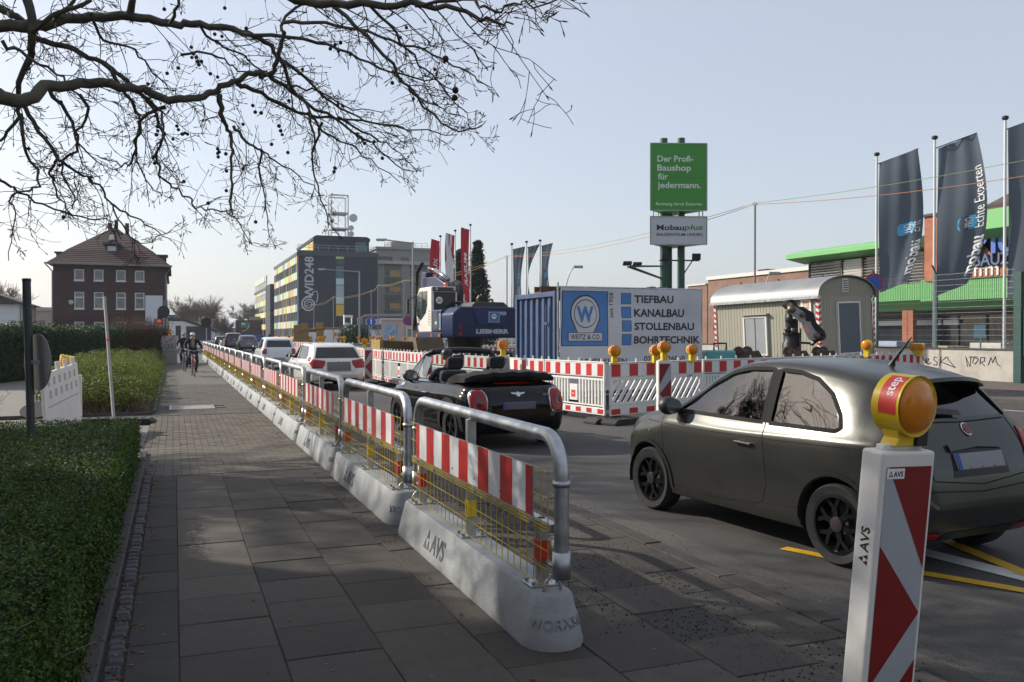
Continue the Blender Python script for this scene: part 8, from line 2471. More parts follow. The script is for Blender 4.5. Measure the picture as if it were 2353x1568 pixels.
for v in ('L', 'R'):
 fi.line('door_seam', [(.93, .93), (.90, .7), (.86, .42), (.78, .31), (.2, .28), (-.3, .30), (-.42, .36), (-.46, .5), (-.43, .8), (-.41, .97), (-.4, 1.4)], v, SEAM, .007)
 for (poly) in (side_f, side_r): fi.line('window_trim', poly + poly[:1], v, mat('matte_trim', (.012, .012, .012), .75, spec=.2), .03, .004, n=6)
 fi.patch('pillar_trim', [(-.375, .975), (-.345, 1.4), (-.42, 1.395), (-.445, .975)], v, mat('matte_trim'), .003, .2)
 fi.line('belt_crease', [(1.2, .86), (.4, .845), (-.5, .85), (-1.3, .87)], v, SEAM, .006, .001)
 fi.line('sill_crease', [(.85, .335), (0, .3), (-.8, .36)], v, SEAM, .005, .001)
 for (x, _) in sp['wheels']:
  fi.line('arch_lip', [(x + .37 * math.cos(R(a)), .3 + .37 * math.sin(R(a))) for a in range(-5, 186, 10)], v, SATIN, .03, .012, n=2)
 h = MB(); p = fi.hit(v, -.22, .79, .02); h.beam(p - V((.1, 0, 0)), p + V((.1, 0, .005)), .03, .022); h.build('door_handle', BLACKP, fi.t, bevel=.008)
 fi.patch('handle_recess', oval(-.2, .79, .06, .035), v, BLACKP, .002, .05)
fi.patch('side_marker', oval(1.12, .77, .02, .012, 10), 'L', CHROME, .006, .05)
for sg, v in ((1, 'L'), (-1, 'R')): fi.mirror(.74, .98, sg, BLACKP, .1, .085, .13)
for sg in (-1, 1):
 tl = fi.patch('tail_light', [(sg * .56, .70), (sg * .68, .68), (sg * .70, .83), (sg * .68, .97), (sg * .58, 1.0), (sg * .545, .86)], 'B', TAILR, .008, .05, th=-.004)
 fi.patch('reflector', [(sg * .42, .27), (sg * .62, .29), (sg * .62, .33), (sg * .42, .315)], 'B', TAILR, .006, .05)
 fi.patch('head_light', oval(sg * .55, .72, .1, .09), 'F', mat('lamp_clear', (.4, .42, .42), .15, coat=.5), .006, .05)
# roof spoiler
b = MB(); P = []; n = 12
for i in range(n + 1):
 y = lerp(-.52, .52, i / n); k = abs(y / .52) ** 2.2
 for (x, z) in ((-1.13 - .0 * k, 1.415 - .05 * k), (-1.52 + .14 * k, 1.372 - .06 * k), (-1.535 + .14 * k, 1.345 - .06 * k), (-1.22, 1.32 - .07 * k)): P.append((x, y, z))
F = []
for i in range(n):
 for j in range(4): F.append((i * 4 + j, i * 4 + (j + 1) % 4, (i + 1) * 4 + (j + 1) % 4, (i + 1) * 4 + j))
F += [(0, 1, 2, 3), (4 * n + 3, 4 * n + 2, 4 * n + 1, 4 * n)]
b.add(P, F); b.build('spoiler', SATIN, fi.t, smooth=50)
MB().tube([(-.98, 0, 1.44), (-1.0, 0, 1.48), (-1.16, 0, 1.66)], [.03, .014, .005], 8).build('antenna', BLACKP, fi.t, smooth=50)
fi.line('tailgate_seam', [(-.53, 1.08), (-.54, .86), (-.5, .68), (0, .63), (.5, .68), (.54, .86), (.53, 1.08)], 'B', SEAM, .008)
fi.line('bumper_seam', [(-.7, .62), (0, .58), (.7, .62)], 'B', SEAM, .008); fi.patch('lower_grille', [(-.4, .235), (.4, .235), (.36, .31), (-.36, .31)], 'B', BLACKP, .004, .06)
fi.plate(.735, m=mat('plate_grey', (.22, .23, .25), .5)); fi.patch('plate_recess', [(-.3, .69), (.3, .69), (.27, .89), (-.27, .89)], 'B', mat('dark_satin', (.02, .021, .02), .4, .5), .003, .06)
fi.line('plate_trim', [(-.29, .885), (0, .905), (.29, .885)], 'B', SATIN, .05, .02)
bd = fi.patch('badge', oval(0, 1.0, .045, .045), 'B', CHROME, .008, .03, th=-.004); fi.patch('badge_field', oval(0, 1.0, .035, .035), 'B', mat('badge_red', (.18, .02, .03), .3), .014, .03, parent=bd)
w_ = fi.line('wiper', [(-.02, 1.1), (.3, 1.13)], 'B', BLACKP, .04, .02)
fi.line('boot_lid_line', [(-.5, 1.06), (0, 1.05), (.5, 1.06)], 'B', SEAM, .008)
# ---- generic hatch for the queue
def hatch(name, lab, loc, ang, paint, L, Wd, H, wb, fo, tailw, win, tl, plate_z, roofr=.0, glass=None, r=.32, N=64, suv=0, nose=.0, rim=None, seats=True):
 xr, xf = -wb / 2 - (L - wb - fo), wb / 2 + fo; hw = Wd / 2; bz = H * .63 + suv
 top = [(xr, .5), (xr + .03, .72), (xr + .1, .95 * bz / .93 * .98), (xr + .14, bz + .04), (xr + tailw, H - .1), (xr + tailw + .28, H - .03), (xr + L * .42, H), (wb / 2 - 1.15, H - .045), (wb / 2 - .35, bz + .12), (wb / 2 - .12, bz + .02), (wb / 2 + .25, bz - .06), (xf - .25, bz - .2), (xf - .06, .68), (xf, .5)]
 sp = dict(top=top, bot=[(xr, .44), (xr + .08, .3), (xr + .3, .24), (xf - .3, .2), (xf - .05, .28), (xf, .42)],
              W=[(xr, hw * .62), (xr + .04, hw * .78), (xr + .14, hw * .91), (xr + .5, hw * .99), (0, hw), (wb / 2, hw * .98), (xf - .3, hw * .86), (xf - .05, hw * .62), (xf, hw * .45)],
              belt=[(xr, bz), (0, bz - .02), (xf, bz - .05)], wr=hw * .75, wheels=[(-wb / 2, r), (wb / 2, r)], N=N, rear=win, rx=xr + tailw + .3, front=[(-hw * .75, bz + .06), (hw * .75, bz + .06), (hw * .62, H - .1), (-hw * .62, H - .1)], fx=wb / 2 - 1.0,
              side=[[(wb / 2 - .45, bz + .02), (wb / 2 - .75, bz + .2), (wb / 2 - 1.15, H - .12), (-.02, H - .09), (-.02, bz + .02)], [(-.1, bz + .02), (-.1, H - .09), (xr + tailw + .35, H - .13), (xr + tailw + .12, bz + .16), (xr + tailw + .2, bz + .02)]],
              rim=rim or mat('silver_rim', (.4, .41, .42), .3, .8), rglass=glass or glassmat('tinted_glass'), glass=glassmat('tinted_glass'), spokes=5, vspoke=1)
 c = Car('car', lab, loc, ang, paint, sp); c.t.name = name
 for sg in (-1, 1):
  c.patch('tail_light', [(sg * a, z) for a, z in tl], 'B', TAILR, .008, .05, th=-.004)
 c.plate(plate_z, m=mat('number_plate'))
 c.line('tailgate_seam', [(-hw * .6, bz), (-hw * .62, .72), (-hw * .5, plate_z - .1), (hw * .5, plate_z - .1), (hw * .62, .72), (hw * .6, bz)], 'B', SEAM, .008)
 c.patch('lower_apron', [(-hw * .7, .25), (hw * .7, .25), (hw * .62, .36), (-hw * .62, .36)], 'B', BLACKP, .005, .08)
 for v in ('L', 'R'):
  c.line('door_seam', [(wb / 2 - .4, bz), (wb / 2 - .42, .35), (.0, .3), (-.06, bz)], v, SEAM, .008); c.line('door_seam', [(-.06, .3), (-wb / 2 + .42, .35), (-wb / 2 + .3, .8), (-wb / 2 + .25, bz)], v, SEAM, .008)
  for x in (.12, -.75): h = MB(); p = c.hit(v, x, bz - .14, .02); h.beam(p - V((.09, 0, 0)), p + V((.09, 0, 0)), .03, .025); h.build('door_handle', paint, c.t)
 c.mirror(wb / 2 - .6, bz + .05, 1, BLACKP, .11, .07, .15); c.mirror(wb / 2 - .6, bz + .05, -1, BLACKP, .11, .07, .15)
 if seats: c.cabin([(-.1, .38), (-.1, -.38)], .5 + suv, wb / 2 - .75, wheel=False, wmax=hw - .22)
 bd = c.patch('badge', oval(0, bz - .08, .045, .045, 12), 'B', CHROME, .008, .04)
 return c
WHITEP = PAINT('white_car_paint', (.68, .67, .63), .25, 0, .6)
HN = R(91.5)
def behind(u, Z, L, wb, fo, hw):   # place by the rear right corner seen at column u, depth Z
 p = on_depth(u, Z); xr = -wb / 2 - (L - wb - fo); return p + V((-hw * .9, -xr, 0))
l_ = behind(836, 26.4, 4.29, 2.70, .9, .89); 
me_ = hatch('hatchback_car', 'white five-door hatchback with red tail lights and blank plate in the queue', (l_.x - .1, l_.y, ROADZ), HN + R(3), WHITEP, 4.29, 1.78, 1.43, 2.70, .9, .55, [(-.69, .955), (.69, .955), (.57, 1.28), (-.57, 1.28)],
   [(.40, .88), (.74, .93), (.84, .93), (.84, .80), (.78, .66), (.5, .66), (.42, .76)], .66)
me_.patch('plate_blank', [(-.36, .58), (.36, .58), (.36, .84), (-.36, .84)], 'B', mat('plate_shade', (.14, .14, .135), .5), .022, .06)
b = MB(); b.bb(-1.55, -1.35, -.5, .5, 1.385, 1.40); me_.line('roof_rail', [(.4, .60), (-1.1, .60)], 'T', BLACKP, .03, .01)
l_ = behind(677, 41.5, 3.49, 2.49, .45, .83)
sm_ = hatch('city_car', 'small upright white city car with square red tail lights ahead in the queue', (l_.x, l_.y, ROADZ), HN, PAINT('cool_white_paint', (.66, .68, .71), .25, 0, .6), 3.49, 1.66, 1.55, 2.49, .45, .36, [(-.6, 1.06), (.6, 1.06), (.52, 1.38), (-.52, 1.38)],
   [(.58, .74), (.77, .74), (.78, .98), (.72, 1.0), (.57, .98)], .46, r=.3)
GREYP = PAINT('grey_car_paint', (.11, .115, .13), .28, .6, .5)
l_ = behind(591, 84, 4.4, 2.65, .9, .92); hatch('crossover_car', 'grey crossover with sloping tail driving away beyond the small white car', (l_.x, l_.y, ROADZ), HN, GREYP, 4.4, 1.85, 1.58, 2.65, .9, .75, [(-.6, 1.12), (.6, 1.12), (.52, 1.42), (-.52, 1.42)], [(.5, .95), (.86, .93), (.84, 1.03), (.5, 1.02)], .68, r=.36, N=44, suv=.03)
BLKP = PAINT('black_car_paint', (.008, .008, .009), .1, 0, .8)
l_ = behind(557, 92, 4.7, 2.8, .9, .95); hatch('van_car', 'tall black people carrier with red brake lights left of the grey crossover', (l_.x, l_.y, ROADZ), HN, BLKP, 4.6, 1.9, 1.82, 2.8, .9, .35, [(-.65, 1.3), (.65, 1.3), (.58, 1.64), (-.58, 1.64)], [(.7, .95), (.88, .95), (.86, 1.35), (.74, 1.35)], .75, r=.35, N=44, suv=.08)
l_ = behind(524, 112, 4.3, 2.6, .9, .9); hatch('dark_car', 'low black car at the head of the queue', (l_.x, l_.y, ROADZ), HN, BLKP, 4.3, 1.78, 1.45, 2.6, .9, .5, [(-.6, 1.0), (.6, 1.0), (.52, 1.28), (-.52, 1.28)], [(.55, .78), (.84, .8), (.82, .92), (.55, .92)], .6, N=44)
# ---- black convertible
GLOSS = mat('gloss_black_paint', (.004, .004, .0045), .05, spec=.45)
cabin_cut = MB(); cabin_cut.prism([(-.98, .62), (.72, .62), (.86, 1.3), (-1.05, 1.3)], -.63, .63, 'y')
sp = dict(top=[(-1.9, .5), (-1.875, .72), (-1.8, .86), (-1.66, .95), (-1.3, .985), (-.6, .975), (.3, .965), (.85, .965), (1.05, .95), (1.45, .89), (1.75, .8), (1.88, .66), (1.93, .5)],
          bot=[(-1.9, .42), (-1.84, .27), (-1.6, .2), (1.6, .19), (1.85, .25), (1.93, .4)], W=[(-1.9, .55), (-1.86, .7), (-1.75, .80), (-1.45, .855), (-.8, .865), (.6, .86), (1.2, .85), (1.6, .76), (1.82, .6), (1.93, .42)],
          belt=[(-1.9, .95), (0, .94), (1.9, .9)], wr=.75, wheels=[(-1.24, .305), (1.255, .305)], cut=[cabin_cut], rim=mat('black_rim'), spokes=5, vspoke=1, hub=mat('black_rim'), dashz=.94)
mr_ = on_depth(1100, 12.5)          # left tail light
ma = R(95.0); mh = V((math.cos(ma), math.sin(ma), 0)); ml = V((-mh.y, mh.x, 0))
mloc = mr_ - ml * .635 + mh * 1.85
mi = Car('convertible', 'open black convertible with chrome ringed tail lights and folded soft top', (mloc.x, mloc.y, ROADZ), ma, GLOSS, sp)
mi.t.name = 'convertible_car'
mi.cabin([(.0, .37), (.0, -.37)], .5, .6)
b = MB(); b.bb(-.95, -.55, -.6, .6, .5, .8); b.build('rear_bench', SEATM, mi.t, bevel=.05)
# windscreen frame and glass
ws = [(.86, .70, .955), (.62, .665, 1.13), (.36, .60, 1.345), (.30, .50, 1.385)]
b = MB()
for sg in (-1, 1): b.tube([(x, sg * y, z) for x, y, z in ws], [.045, .04, .04, .045], 10)
hp = [(.30 + .05 * (1 - (y / .5) ** 2), y, 1.385 + .03 * (1 - (y / .5) ** 2)) for y in [-.5 + .1 * i for i in range(11)]]
b.tube(hp, .05, 10); b.build('windscreen_frame', BLACKP, mi.t, smooth=60)
b = MB(); P = []
for i in range(11):
 f = -1 + .2 * i
 for (x, y, z) in ws[:3] + [(.33, .5, 1.385)]: P.append((x + .07 * (1 - f * f), y * f, z + .012 * (1 - f * f)))
b.add(P, [(4 * i + j, 4 * i + j + 1, 4 * i + j + 5, 4 * i + j + 4) for i in range(10) for j in range(3)]); CLR = glassmat('clear_glass', (.86, .95, .94), 0, .8); b.build('windscreen', CLR, mi.t, smooth=60)
MB().box((.42, 0, 1.30), (.03, .2, .06)).build('rear_view_mirror', BLACKP, mi.t, bevel=.01)
for sg in (-1, 1):
 b = MB(); b.add([(.80, sg * .76, .96), (-.08, sg * .78, .97), (-.12, sg * .68, 1.30), (.36, sg * .63, 1.33)], [(0, 1, 2, 3)]); b.build('side_glass', CLR, mi.t)
 MB().tube([(.36, sg * .775, .965), (.33, sg * .64, 1.32)], .009, 5).build('glass_divider', BLACKP, mi.t)
 mi.mirror(.66, .94, sg, BLACKP, .13, .1, .16)
 v = 'L' if sg > 0 else 'R'
 mi.line('door_seam', [(.82, .92), (.76, .6), (.7, .35), (-.3, .32), (-.5, .4), (-.5, .7), (-.42, .93)], v, SEAM, .008)
 mi.line('chrome_belt', [(.9, .925), (.3, .925), (-.6, .935), (-1.35, .94)], v, CHROME, .022, .006)
 h = MB(); p = mi.hit(v, -.3, .76, .025); h.beam(p - V((.1, 0, 0)), p + V((.1, 0, 0)), .03, .026); h.build('door_handle', CHROME, mi.t, bevel=.01)
 mi.patch('side_scuttle', [(1.02, .8), (.82, .82), (.84, .87), (1.0, .86)], v, CHROME, .006, .05)
 for (x, _) in sp['wheels']: mi.line('wheel_arch', [(x + .395 * math.cos(R(a)), .305 + .395 * math.sin(R(a))) for a in range(-8, 189, 8)], v, BLACKP, .09, .012, n=2)
 mi.patch('sill', [(.85, .21), (-.85, .21), (-.85, .3), (.85, .3)], v, BLACKP, .006, .1)
 tl = oval(sg * .635, .70, .115, .165, 24, .75)
 mi.patch('tail_ring', oval(sg * .635, .70, .135, .185, 24, .75), 'B', CHROME, .01, .05, th=-.006); mi.patch('tail_light', tl, 'B', TAILR, .02, .05, th=-.006)
 mi.patch('tail_lens', oval(sg * .63, .71, .05, .07, 16), 'B', mat('tail_dark', (.12, .004, .006), .1, coat=.8), .028, .04)
# folded soft top
b = MB(); P = []; n = 14
for i in range(n + 1):
 y = lerp(-.74, .74, i / n); k = (abs(y) / .74) ** 3
 for (x, z) in ((-.88, .95), (-.95, 1.06 - .04 * k), (-1.2, 1.13 - .06 * k), (-1.5, 1.15 - .08 * k), (-1.68 + .1 * k, 1.12 - .08 * k), (-1.69 + .1 * k, 1.06 - .06 * k), (-1.55, .98)): P.append((x, y, z + .012 * math.sin(i * 2.3 + x * 9)))
b.add(P, [(i * 7 + j, i * 7 + j + 1, (i + 1) * 7 + j + 1, (i + 1) * 7 + j) for i in range(n) for j in range(6)] + [tuple(range(7)), tuple(n * 7 + j for j in range(6, -1, -1))]); b.build('folded_soft_top', mat('black_canvas', (.012, .012, .013), .9, var=.3, vs=12, bump=.4, bs=90), mi.t, smooth=45)
mi.line('chrome_boot_line', [(-.72, .925), (-.35, .945)], 'B', CHROME, .02, .01); mi.line('chrome_boot_line', [(.35, .945), (.72, .925)], 'B', CHROME, .02, .01); mi.line('brake_strip', [(-.3, .947), (.3, .947)], 'B', TAILR, .02, .012)
mi.line('boot_seam', [(-.46, .92), (-.48, .6), (-.4, .47), (.4, .47), (.48, .6), (.46, .92)], 'B', SEAM, .008); mi.line('bumper_line', [(-.78, .42), (0, .4), (.78, .42)], 'B', SEAM, .012)
mi.plate(.58, -.27, .27, m=mat('plate_dark', (.09, .1, .115), .5))
bd = mi.patch('badge', oval(0, .80, .035, .035, 14), 'B', CHROME, .01, .04); 
for sg in (-1, 1): mi.patch('badge_wing', [(sg * .035, .795), (sg * .1, .805), (sg * .115, .825), (sg * .035, .82)], 'B', CHROME, .01, .04, parent=bd)
p = mi.hit('B', -.50, .765, .012); text('ONE', .055, CHROME, mi.t, (p.x - .012, -.40, .77), (0, -1, 0), (0.12, 0, 1), bold=.02)
# ------------------------------------------------------------------ people and bicycles
SKIN = mat('skin', (.5, .3, .22), .55); HAIR = mat('brown_hair', (.09, .06, .04), .8)
def figure(lab, J, E, mats, mtx, hair=None, cap=None, sub=2):
 """one continuous skinned body: J joint -> (x, y, z, r); E bones (a, b, material)"""
 t = thing('person', lab, 'person'); t.matrix_world = mtx
 names = list(J); me = bpy.data.meshes.new('body'); me.from_pydata([J[n][:3] for n in names], [(names.index(a), names.index(b)) for a, b, _ in E], [])
 o = bpy.data.objects.new('body', me); col.objects.link(o)
 md = o.modifiers.new('skin', 'SKIN'); md.use_smooth_shade = True
 for i, n in enumerate(names):
  r = J[n][3]; me.skin_vertices[0].data[i].radius = r if isinstance(r, tuple) else (r, r); me.skin_vertices[0].data[i].use_root = (i == 0)
 s = o.modifiers.new('sub', 'SUBSURF'); s.levels = s.render_levels = sub
 dg = bpy.context.evaluated_depsgraph_get(); m2 = bpy.data.meshes.new_from_object(o.evaluated_get(dg)); o.modifiers.clear(); o.data = m2
 m2.materials.clear()
 for m in mats: m2.materials.append(m)
 seg = [(V(J[a][:3]), V(J[b][:3]), k) for a, b, k in E]
 for f in m2.polygons:
  c = f.center; best = (9, 0)
  for a, b, k in seg:
   d = b - a; u = max(0, min(1, (c - a).dot(d) / d.length_squared)); q = (c - a - d * u).length
   if q < best[0]: best = (q, k)
  f.material_index = best[1]; f.use_smooth = True
 o.parent = t
 h = V(J['head'][:3]); r = J['head'][3]; r = r[0] if isinstance(r, tuple) else r
 fd = V(J['nose'][:3]) - h if 'nose' in J else V((0, -1, 0)); fd.z = 0; fd.normalize(); sd = V((-fd.y, fd.x, 0))
 e = MB()
 for s_ in (-1, 1): e.sphere(h + fd * r * .86 + sd * s_ * r * .36 + V((0, 0, r * .12)), r * .12, 6, 4)
 e.build('eyes', DARK, o)
 if hair: 
  q = MB(); q.sphere(h - fd * r * .12 + V((0, 0, r * .28)), r * 1.08, 14, 8, (1, 1, .98)); q.build('hair', hair, o, smooth=60)
 if cap:
  nm, m, brim = cap; q = MB(); P = r * (1.1 if brim else 1.22)
  q.lathe([(P, -.15 * P), (P * 1.02, .15 * P), (P * .92, .55 * P), (P * .65, .85 * P), (P * .25, .99 * P), (.003, P)], 18, 'z', h + V((0, 0, r * (.5 if brim else .3))) - fd * r * .1)
  if brim: q.prism([tuple((h + fd * r * .8 + sd * s_ * r).xy) for s_ in (-1, 1)] + [tuple((h + fd * r * 2.0 + sd * s_ * r * .7).xy) for s_ in (1, -1)], h.z + r * .3, h.z + r * .4, 'z')
  q.build(nm, m, o, smooth=50)
 return t
def hand(J, E, n, w, d, sgn, k):
 """palm and five fingers closing round a grip: w wrist point, d grip direction"""
 w = V(w); J[n + 'palm'] = (*(w + V((0, -.05, -.01))), .022); E.append((n, n + 'palm', k))
 for i in range(4):
  b = w + V((sgn * (-.03 + .02 * i), -.085, -.005)); J[f'{n}f{i}'] = (*b, .009); J[f'{n}g{i}'] = (*(b + V((0, -.012, -.035))), .008); E += [(n + 'palm', f'{n}f{i}', k), (f'{n}f{i}', f'{n}g{i}', k)]
 J[n + 'th'] = (*(w + V((-sgn * .035, -.05, .0))), .010); J[n + 'tt'] = (*(w + V((-sgn * .045, -.075, -.025))), .009); E += [(n + 'palm', n + 'th', k), (n + 'th', n + 'tt', k)]
def rider(lab, mtx, mats, capm, turn=.04):
 J = dict(pel=(0, .28, .98, (.15, .12)), sp1=(0, .24, 1.14, (.15, .11)), sp2=(0, .17, 1.34, (.17, .12)), neck=(0, .13, 1.49, .055), head=(0, .10, 1.60, (.075, .09)), top=(0, .11, 1.69, .06), nose=(turn, -.005, 1.59, .014))
 E = [('pel', 'sp1', 1), ('sp1', 'sp2', 1), ('sp2', 'neck', 2), ('neck', 'head', 3), ('head', 'top', 3), ('head', 'nose', 3)]
 for s, n in ((1, 'l'), (-1, 'r')):
  J.update({n + 'sh': (s * .19, .16, 1.40, .07), n + 'el': (s * .31, .02, 1.18, .05), n + 'ha': (s * .29, -.20, 1.05, .03)})
  E += [('sp2', n + 'sh', 1), (n + 'sh', n + 'el', 1), (n + 'el', n + 'ha', 1)]; hand(J, E, n + 'ha', J[n + 'ha'][:3], None, s, 3)
  up = s < 0
  J.update({n + 'hip': (s * .1, .22, .95, .09), n + 'kn': (s * .15, -.12, .74 if up else .62, .065), n + 'an': (s * .12, .1 if not up else .02, .22 if not up else .42, .042), n + 'to': (s * .13, -.08 if not up else -.15, .17 if not up else .38, .035)})
  E += [('pel', n + 'hip', 0), (n + 'hip', n + 'kn', 0), (n + 'kn', n + 'an', 0), (n + 'an', n + 'to', 4)]
 t = figure(lab, J, E, mats, mtx, HAIR, capm)
 o = [c for c in t.children][0]
 q = MB(); q.sphere((0, .095, 1.26), 1, 12, 8, (.085, .085, .17)); q.build('shirt_front', mats[2], o, smooth=60)
 return t
def bicycle(lab, mtx, fm):
 t = thing('bicycle', lab, 'bicycle'); t.matrix_world = mtx
 for y in (-.52, .55):
  q = MB(); q.tube([(0, y + .33 * math.cos(a * .2618), .34 + .33 * math.sin(a * .2618)) for a in range(25)], .017, 6, False); w = q.build('wheel', TYRE, t, smooth=60)
  q = MB(); q.tube([(0, y + .305 * math.cos(a * .2618), .34 + .305 * math.sin(a * .2618)) for a in range(25)], .01, 5, False)
  for k in range(14): a = k * .4488; q.tube([(0, y, .34), (0, y + .3 * math.cos(a), .34 + .3 * math.sin(a))], .0018, 3, False)
  q.build('rim', CHROME, w)
  q = MB(); q.tube([(0, y + .365 * math.cos(R(a)), .34 + .365 * math.sin(R(a))) for a in range(20, 161, 14)], .02, 6); q.build('mudguard', fm, t, smooth=60)
 q = MB(); q.tube([(0, .12, .3), (0, .25, .9)], .016, 8); q.tube([(0, .12, .3), (0, -.36, .82)], .02, 8); q.tube([(0, .55, .34), (0, .12, .3)], .011, 6); q.tube([(0, .55, .34), (0, .24, .8)], .009, 6); q.tube([(0, -.38, .95), (0, -.42, .68), (.05, -.52, .34)], .014, 6); q.tube([(0, -.42, .68), (-.05, -.52, .34)], .014, 6); q.build('frame', fm, t, smooth=50)
 q = MB(); q.tube([(-.3, -.22, 1.02), (-.2, -.34, 1.04), (0, -.38, .98), (.2, -.34, 1.04), (.3, -.22, 1.02)], .012, 8); q.build('handlebar', CHROME, t, smooth=50)
 q = MB(); q.sphere((0, .26, .92), 1, 10, 6, (.1, .14, .035)); q.build('saddle', BLACKP, t, smooth=60)
 q = MB(); q.lathe([(.05, -.03), (.05, .02)], 12, 'y', (0, -.47, .82)); q.build('headlamp', mat('lamp_clear'), t)
 q = MB(); q.beam((.06, .12, .3), (.09, .06, .17), .02, .02); q.beam((-.06, .12, .3), (-.09, .1, .42), .02, .02); q.bb(.07, .17, .0, .1, .155, .17); q.bb(-.17, -.07, .0, .12, .4, .415); q.lathe([(.09, .028), (.09, .032)], 14, 'x', (0, .12, .3)); q.build('crank', DARK, t)
pg = gp(443, 866); mt = Matrix.Translation(pg + V((.02, .5, 0))) @ Matrix.Rotation(R(4), 4, 'Z')
JEAN = mat('dark_jeans', (.018, .028, .05), .85); JACK = mat('navy_jacket', (.012, .014, .02), .85); TEE = mat('beige_shirt', (.2, .175, .14), .85); SHOE = mat('shoe', (.05, .05, .055), .7)
bicycle('red framed city bicycle ridden by the person in the white helmet', mt, mat('red_frame', (.22, .03, .025), .3, coat=.4))
rider('person in white helmet and open dark jacket riding a bicycle on the pavement', mt, [JEAN, JACK, TEE, SKIN, SHOE], ('helmet', mat('white_helmet', (.7, .7, .7), .35), False), .075)
mt2 = Matrix.Translation(gp(424, 856) + V((0, 1.2, 0))) @ Matrix.Rotation(R(4), 4, 'Z')
bicycle('dark bicycle half hidden behind the first rider', mt2, DARK)
rider('person in dark clothes cycling behind the rider in the white helmet', mt2, [JEAN, mat('blue_jacket', (.015, .022, .045), .85), JACK, SKIN, SHOE], ('helmet', mat('grey_helmet', (.2, .21, .23), .4), False))
# driver of the convertible
def sitter(lab, mtx, mats, capm):
 J = dict(pel=(-.02, 0, .56, (.15, .16)), sp=(-.1, 0, .85, (.12, .17)), neck=(-.11, 0, 1.05, .055), head=(-.08, 0, 1.17, (.085, .075)), top=(-.09, 0, 1.26, .06), nose=(.03, .01, 1.16, .014))
 E = [('pel', 'sp', 0), ('sp', 'neck', 0), ('neck', 'head', 1), ('head', 'top', 1), ('head', 'nose', 1)]
 for s, n in ((1, 'l'), (-1, 'r')):
  J.update({n + 's': (-.1, s * .18, .95, .07), n + 'e': (.1, s * .25, .75, .05), n + 'h': (.3, s * .14, .86, .035), n + 'k': (.42, s * .14, .62, .075), n + 'f': (.6, s * .14, .42, .05)})
  E += [('sp', n + 's', 0), (n + 's', n + 'e', 0), (n + 'e', n + 'h', 1), ('pel', n + 'k', 0), (n + 'k', n + 'f', 0)]
 return figure(lab, J, E, mats, mtx, mat('grey_brown_hair', (.16, .11, .08), .8), capm)
mm_ = Matrix.Translation(mi.t.location) @ Matrix.Rotation(ma, 4, 'Z')
sitter('person in dark jacket and black cap driving the open convertible', mm_ @ Matrix.Translation((.12, .37, .14)), [mat('blue_jacket'), SKIN], ('cap', BLACKP, True))
# motorcyclist beyond the small white car, two walkers by the annex
p = on_depth(618, 60); mt = Matrix.Translation((p.x, p.y, ROADZ)) @ Matrix.Rotation(R(183), 4, 'Z')
rider('person in black helmet and jacket on a motorcycle ahead of the small white car', mt, [JACK, JACK, JACK, JACK, SHOE], ('helmet', BLACKP, False))
mo = thing('motorcycle', 'black motorcycle under the rider in the black helmet', 'motorcycle'); mo.matrix_world = mt
for y in (-.6, .65): MB().lathe([(.2, -.07), (.31, -.05), (.33, 0), (.31, .05), (.2, .07)], 20, 'x', (0, y, .33)).build('wheel', TYRE, mo, smooth=40)
MB().prism([(-.45, .5), (.3, .35), (.75, .75), (.7, .85), (.1, .8), (-.2, .98), (-.5, .9)], -.14, .14, 'x').build('body', BLKP, mo, bevel=.05)
MB().tube([(-.3, -.25, 1.05), (0, -.4, 1.0), (.3, -.25, 1.05)], .015, 6).build('handlebar', DARK, mo)
for (u, Z, m1, lab) in ((872, 66, mat('teal_top', (.06, .2, .22), .8), 'person in teal top standing behind the far lamps'), (898, 66, mat('pink_top', (.4, .12, .16), .8), 'person in reddish top standing behind the far lamps')):
 p = on_depth(u, Z)
 J = dict(pel=(0, 0, .95, (.15, .11)), sp=(0, 0, 1.3, (.17, .11)), neck=(0, 0, 1.48, .055), head=(0, -.01, 1.6, (.075, .09)), top=(0, 0, 1.69, .06), nose=(0, -.11, 1.59, .014))
 E = [('pel', 'sp', 1), ('sp', 'neck', 1), ('neck', 'head', 2), ('head', 'top', 2), ('head', 'nose', 2)]
 for s, n in ((1, 'l'), (-1, 'r')):
  J.update({n + 's': (s * .19, 0, 1.4, .065), n + 'e': (s * .24, .02, 1.12, .048), n + 'h': (s * .25, -.05, .86, .035), n + 'hp': (s * .1, 0, .9, .09), n + 'k': (s * .11, -.01, .5, .06), n + 'a': (s * .11, 0, .08, .045), n + 't': (s * .12, -.14, .04, .035)})
  E += [('sp', n + 's', 1), (n + 's', n + 'e', 1), (n + 'e', n + 'h', 2), ('pel', n + 'hp', 0), (n + 'hp', n + 'k', 0), (n + 'k', n + 'a', 0), (n + 'a', n + 't', 0)]
 figure(lab, J, E, [JEAN, m1, SKIN], Matrix.Translation((p.x, p.y, 0)), HAIR)
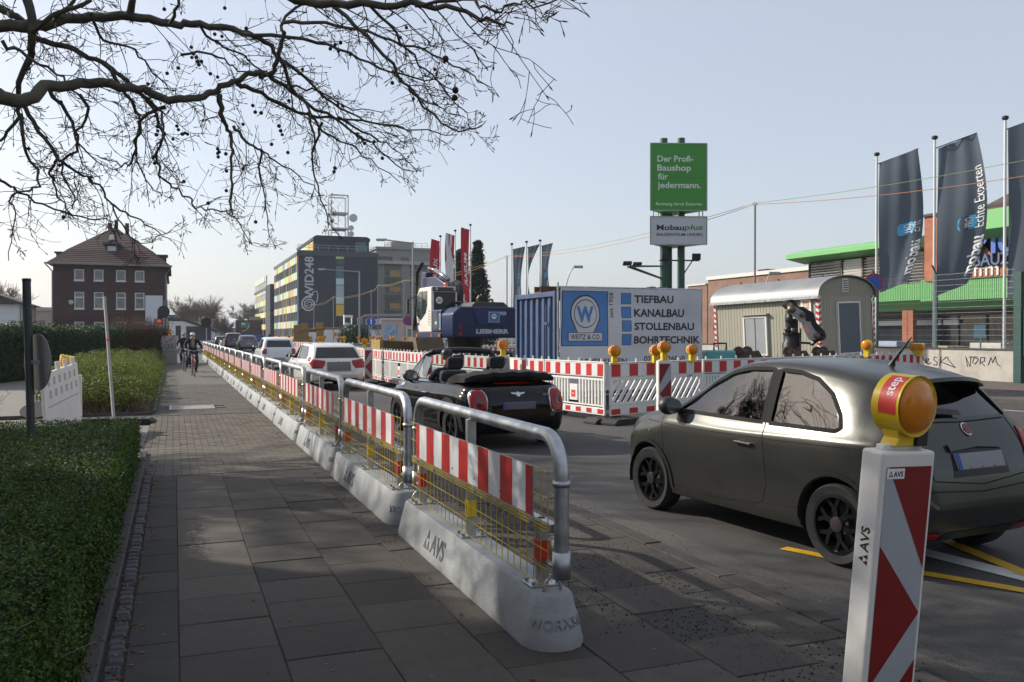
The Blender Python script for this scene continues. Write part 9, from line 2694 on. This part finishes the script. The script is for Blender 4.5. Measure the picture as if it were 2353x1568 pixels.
# ------------------------------------------------------------------ pieces that can be told apart become parts of their own
def split_pieces(names):
 cache = {}
 for o in [o for o in col.objects if o.type == 'MESH' and o.name.split('.')[0] in names and o.get('kind') is None]:
  me = o.data
  if me.name not in cache:
   bm = bmesh.new(); bm.from_mesh(me); seen = set(); out = []
   bmesh.ops.remove_doubles(bm, verts=bm.verts, dist=1e-5)
   bm.faces.ensure_lookup_table()
   for f in bm.faces:
    if f.index in seen: continue
    isl = []; st = [f]; seen.add(f.index)
    while st:
     g = st.pop(); isl.append(g)
     for e in g.edges:
      for h in e.link_faces:
       if h.index not in seen: seen.add(h.index); st.append(h)
    vm = {}; fs = []
    for g in isl: fs.append([vm.setdefault(v, len(vm)) for v in g.verts])
    m2 = bpy.data.meshes.new(me.name); m2.from_pydata([v.co for v in vm], [], fs)
    for mt_ in me.materials: m2.materials.append(mt_)
    m2.polygons.foreach_set('material_index', [g.material_index for g in isl]); m2.polygons.foreach_set('use_smooth', [g.smooth for g in isl])
    out.append(m2)
   bm.free(); cache[me.name] = out
  parts = cache[me.name]
  if len(parts) < 2: continue
  for m2 in parts[1:]:
   c = bpy.data.objects.new(o.name.split('.')[0], m2); col.objects.link(c); c.parent = o.parent; c.matrix_local = o.matrix_local
  o.data = parts[0]
split_pieces({'lifting_loop', 'socket', 'stripe_film', 'olive_band', 'limbs', 'mudguard', 'chimney', 'foot', 'wheel_arch', 'cylinder', 'motor', 'pin'})
for o in col.objects:
 if o.type == 'MESH' and o.name.split('.')[0] in {'bolt', 'rivet', 'stud', 'vent_slot', 'label_plate', 'pictogram', 'socket_rim', 'shopfront_frame', 'roof_rail', 'railing', 'mullion', 'hose', 'strut', 'bracket', 'lock_bar', 'eyes', 'scrawl'}: o['kind'] = 'stuff'
# ------------------------------------------------------------------ thin haze over the street
hm = bpy.data.materials.new('haze_air'); hm.use_nodes = True
n_ = hm.node_tree; n_.nodes.remove(n_.nodes['Principled BSDF'])
pv = n_.nodes.new('ShaderNodeVolumePrincipled'); pv.inputs['Color'].default_value = (.8, .88, 1, 1); pv.inputs['Density'].default_value = .00028; pv.inputs['Anisotropy'].default_value = .3
n_.links.new(pv.outputs['Volume'], n_.nodes['Material Output'].inputs['Volume'])
stuff(MB().bb(-950, 1250, -80, 2650, -1.2, 60).build('haze', hm))
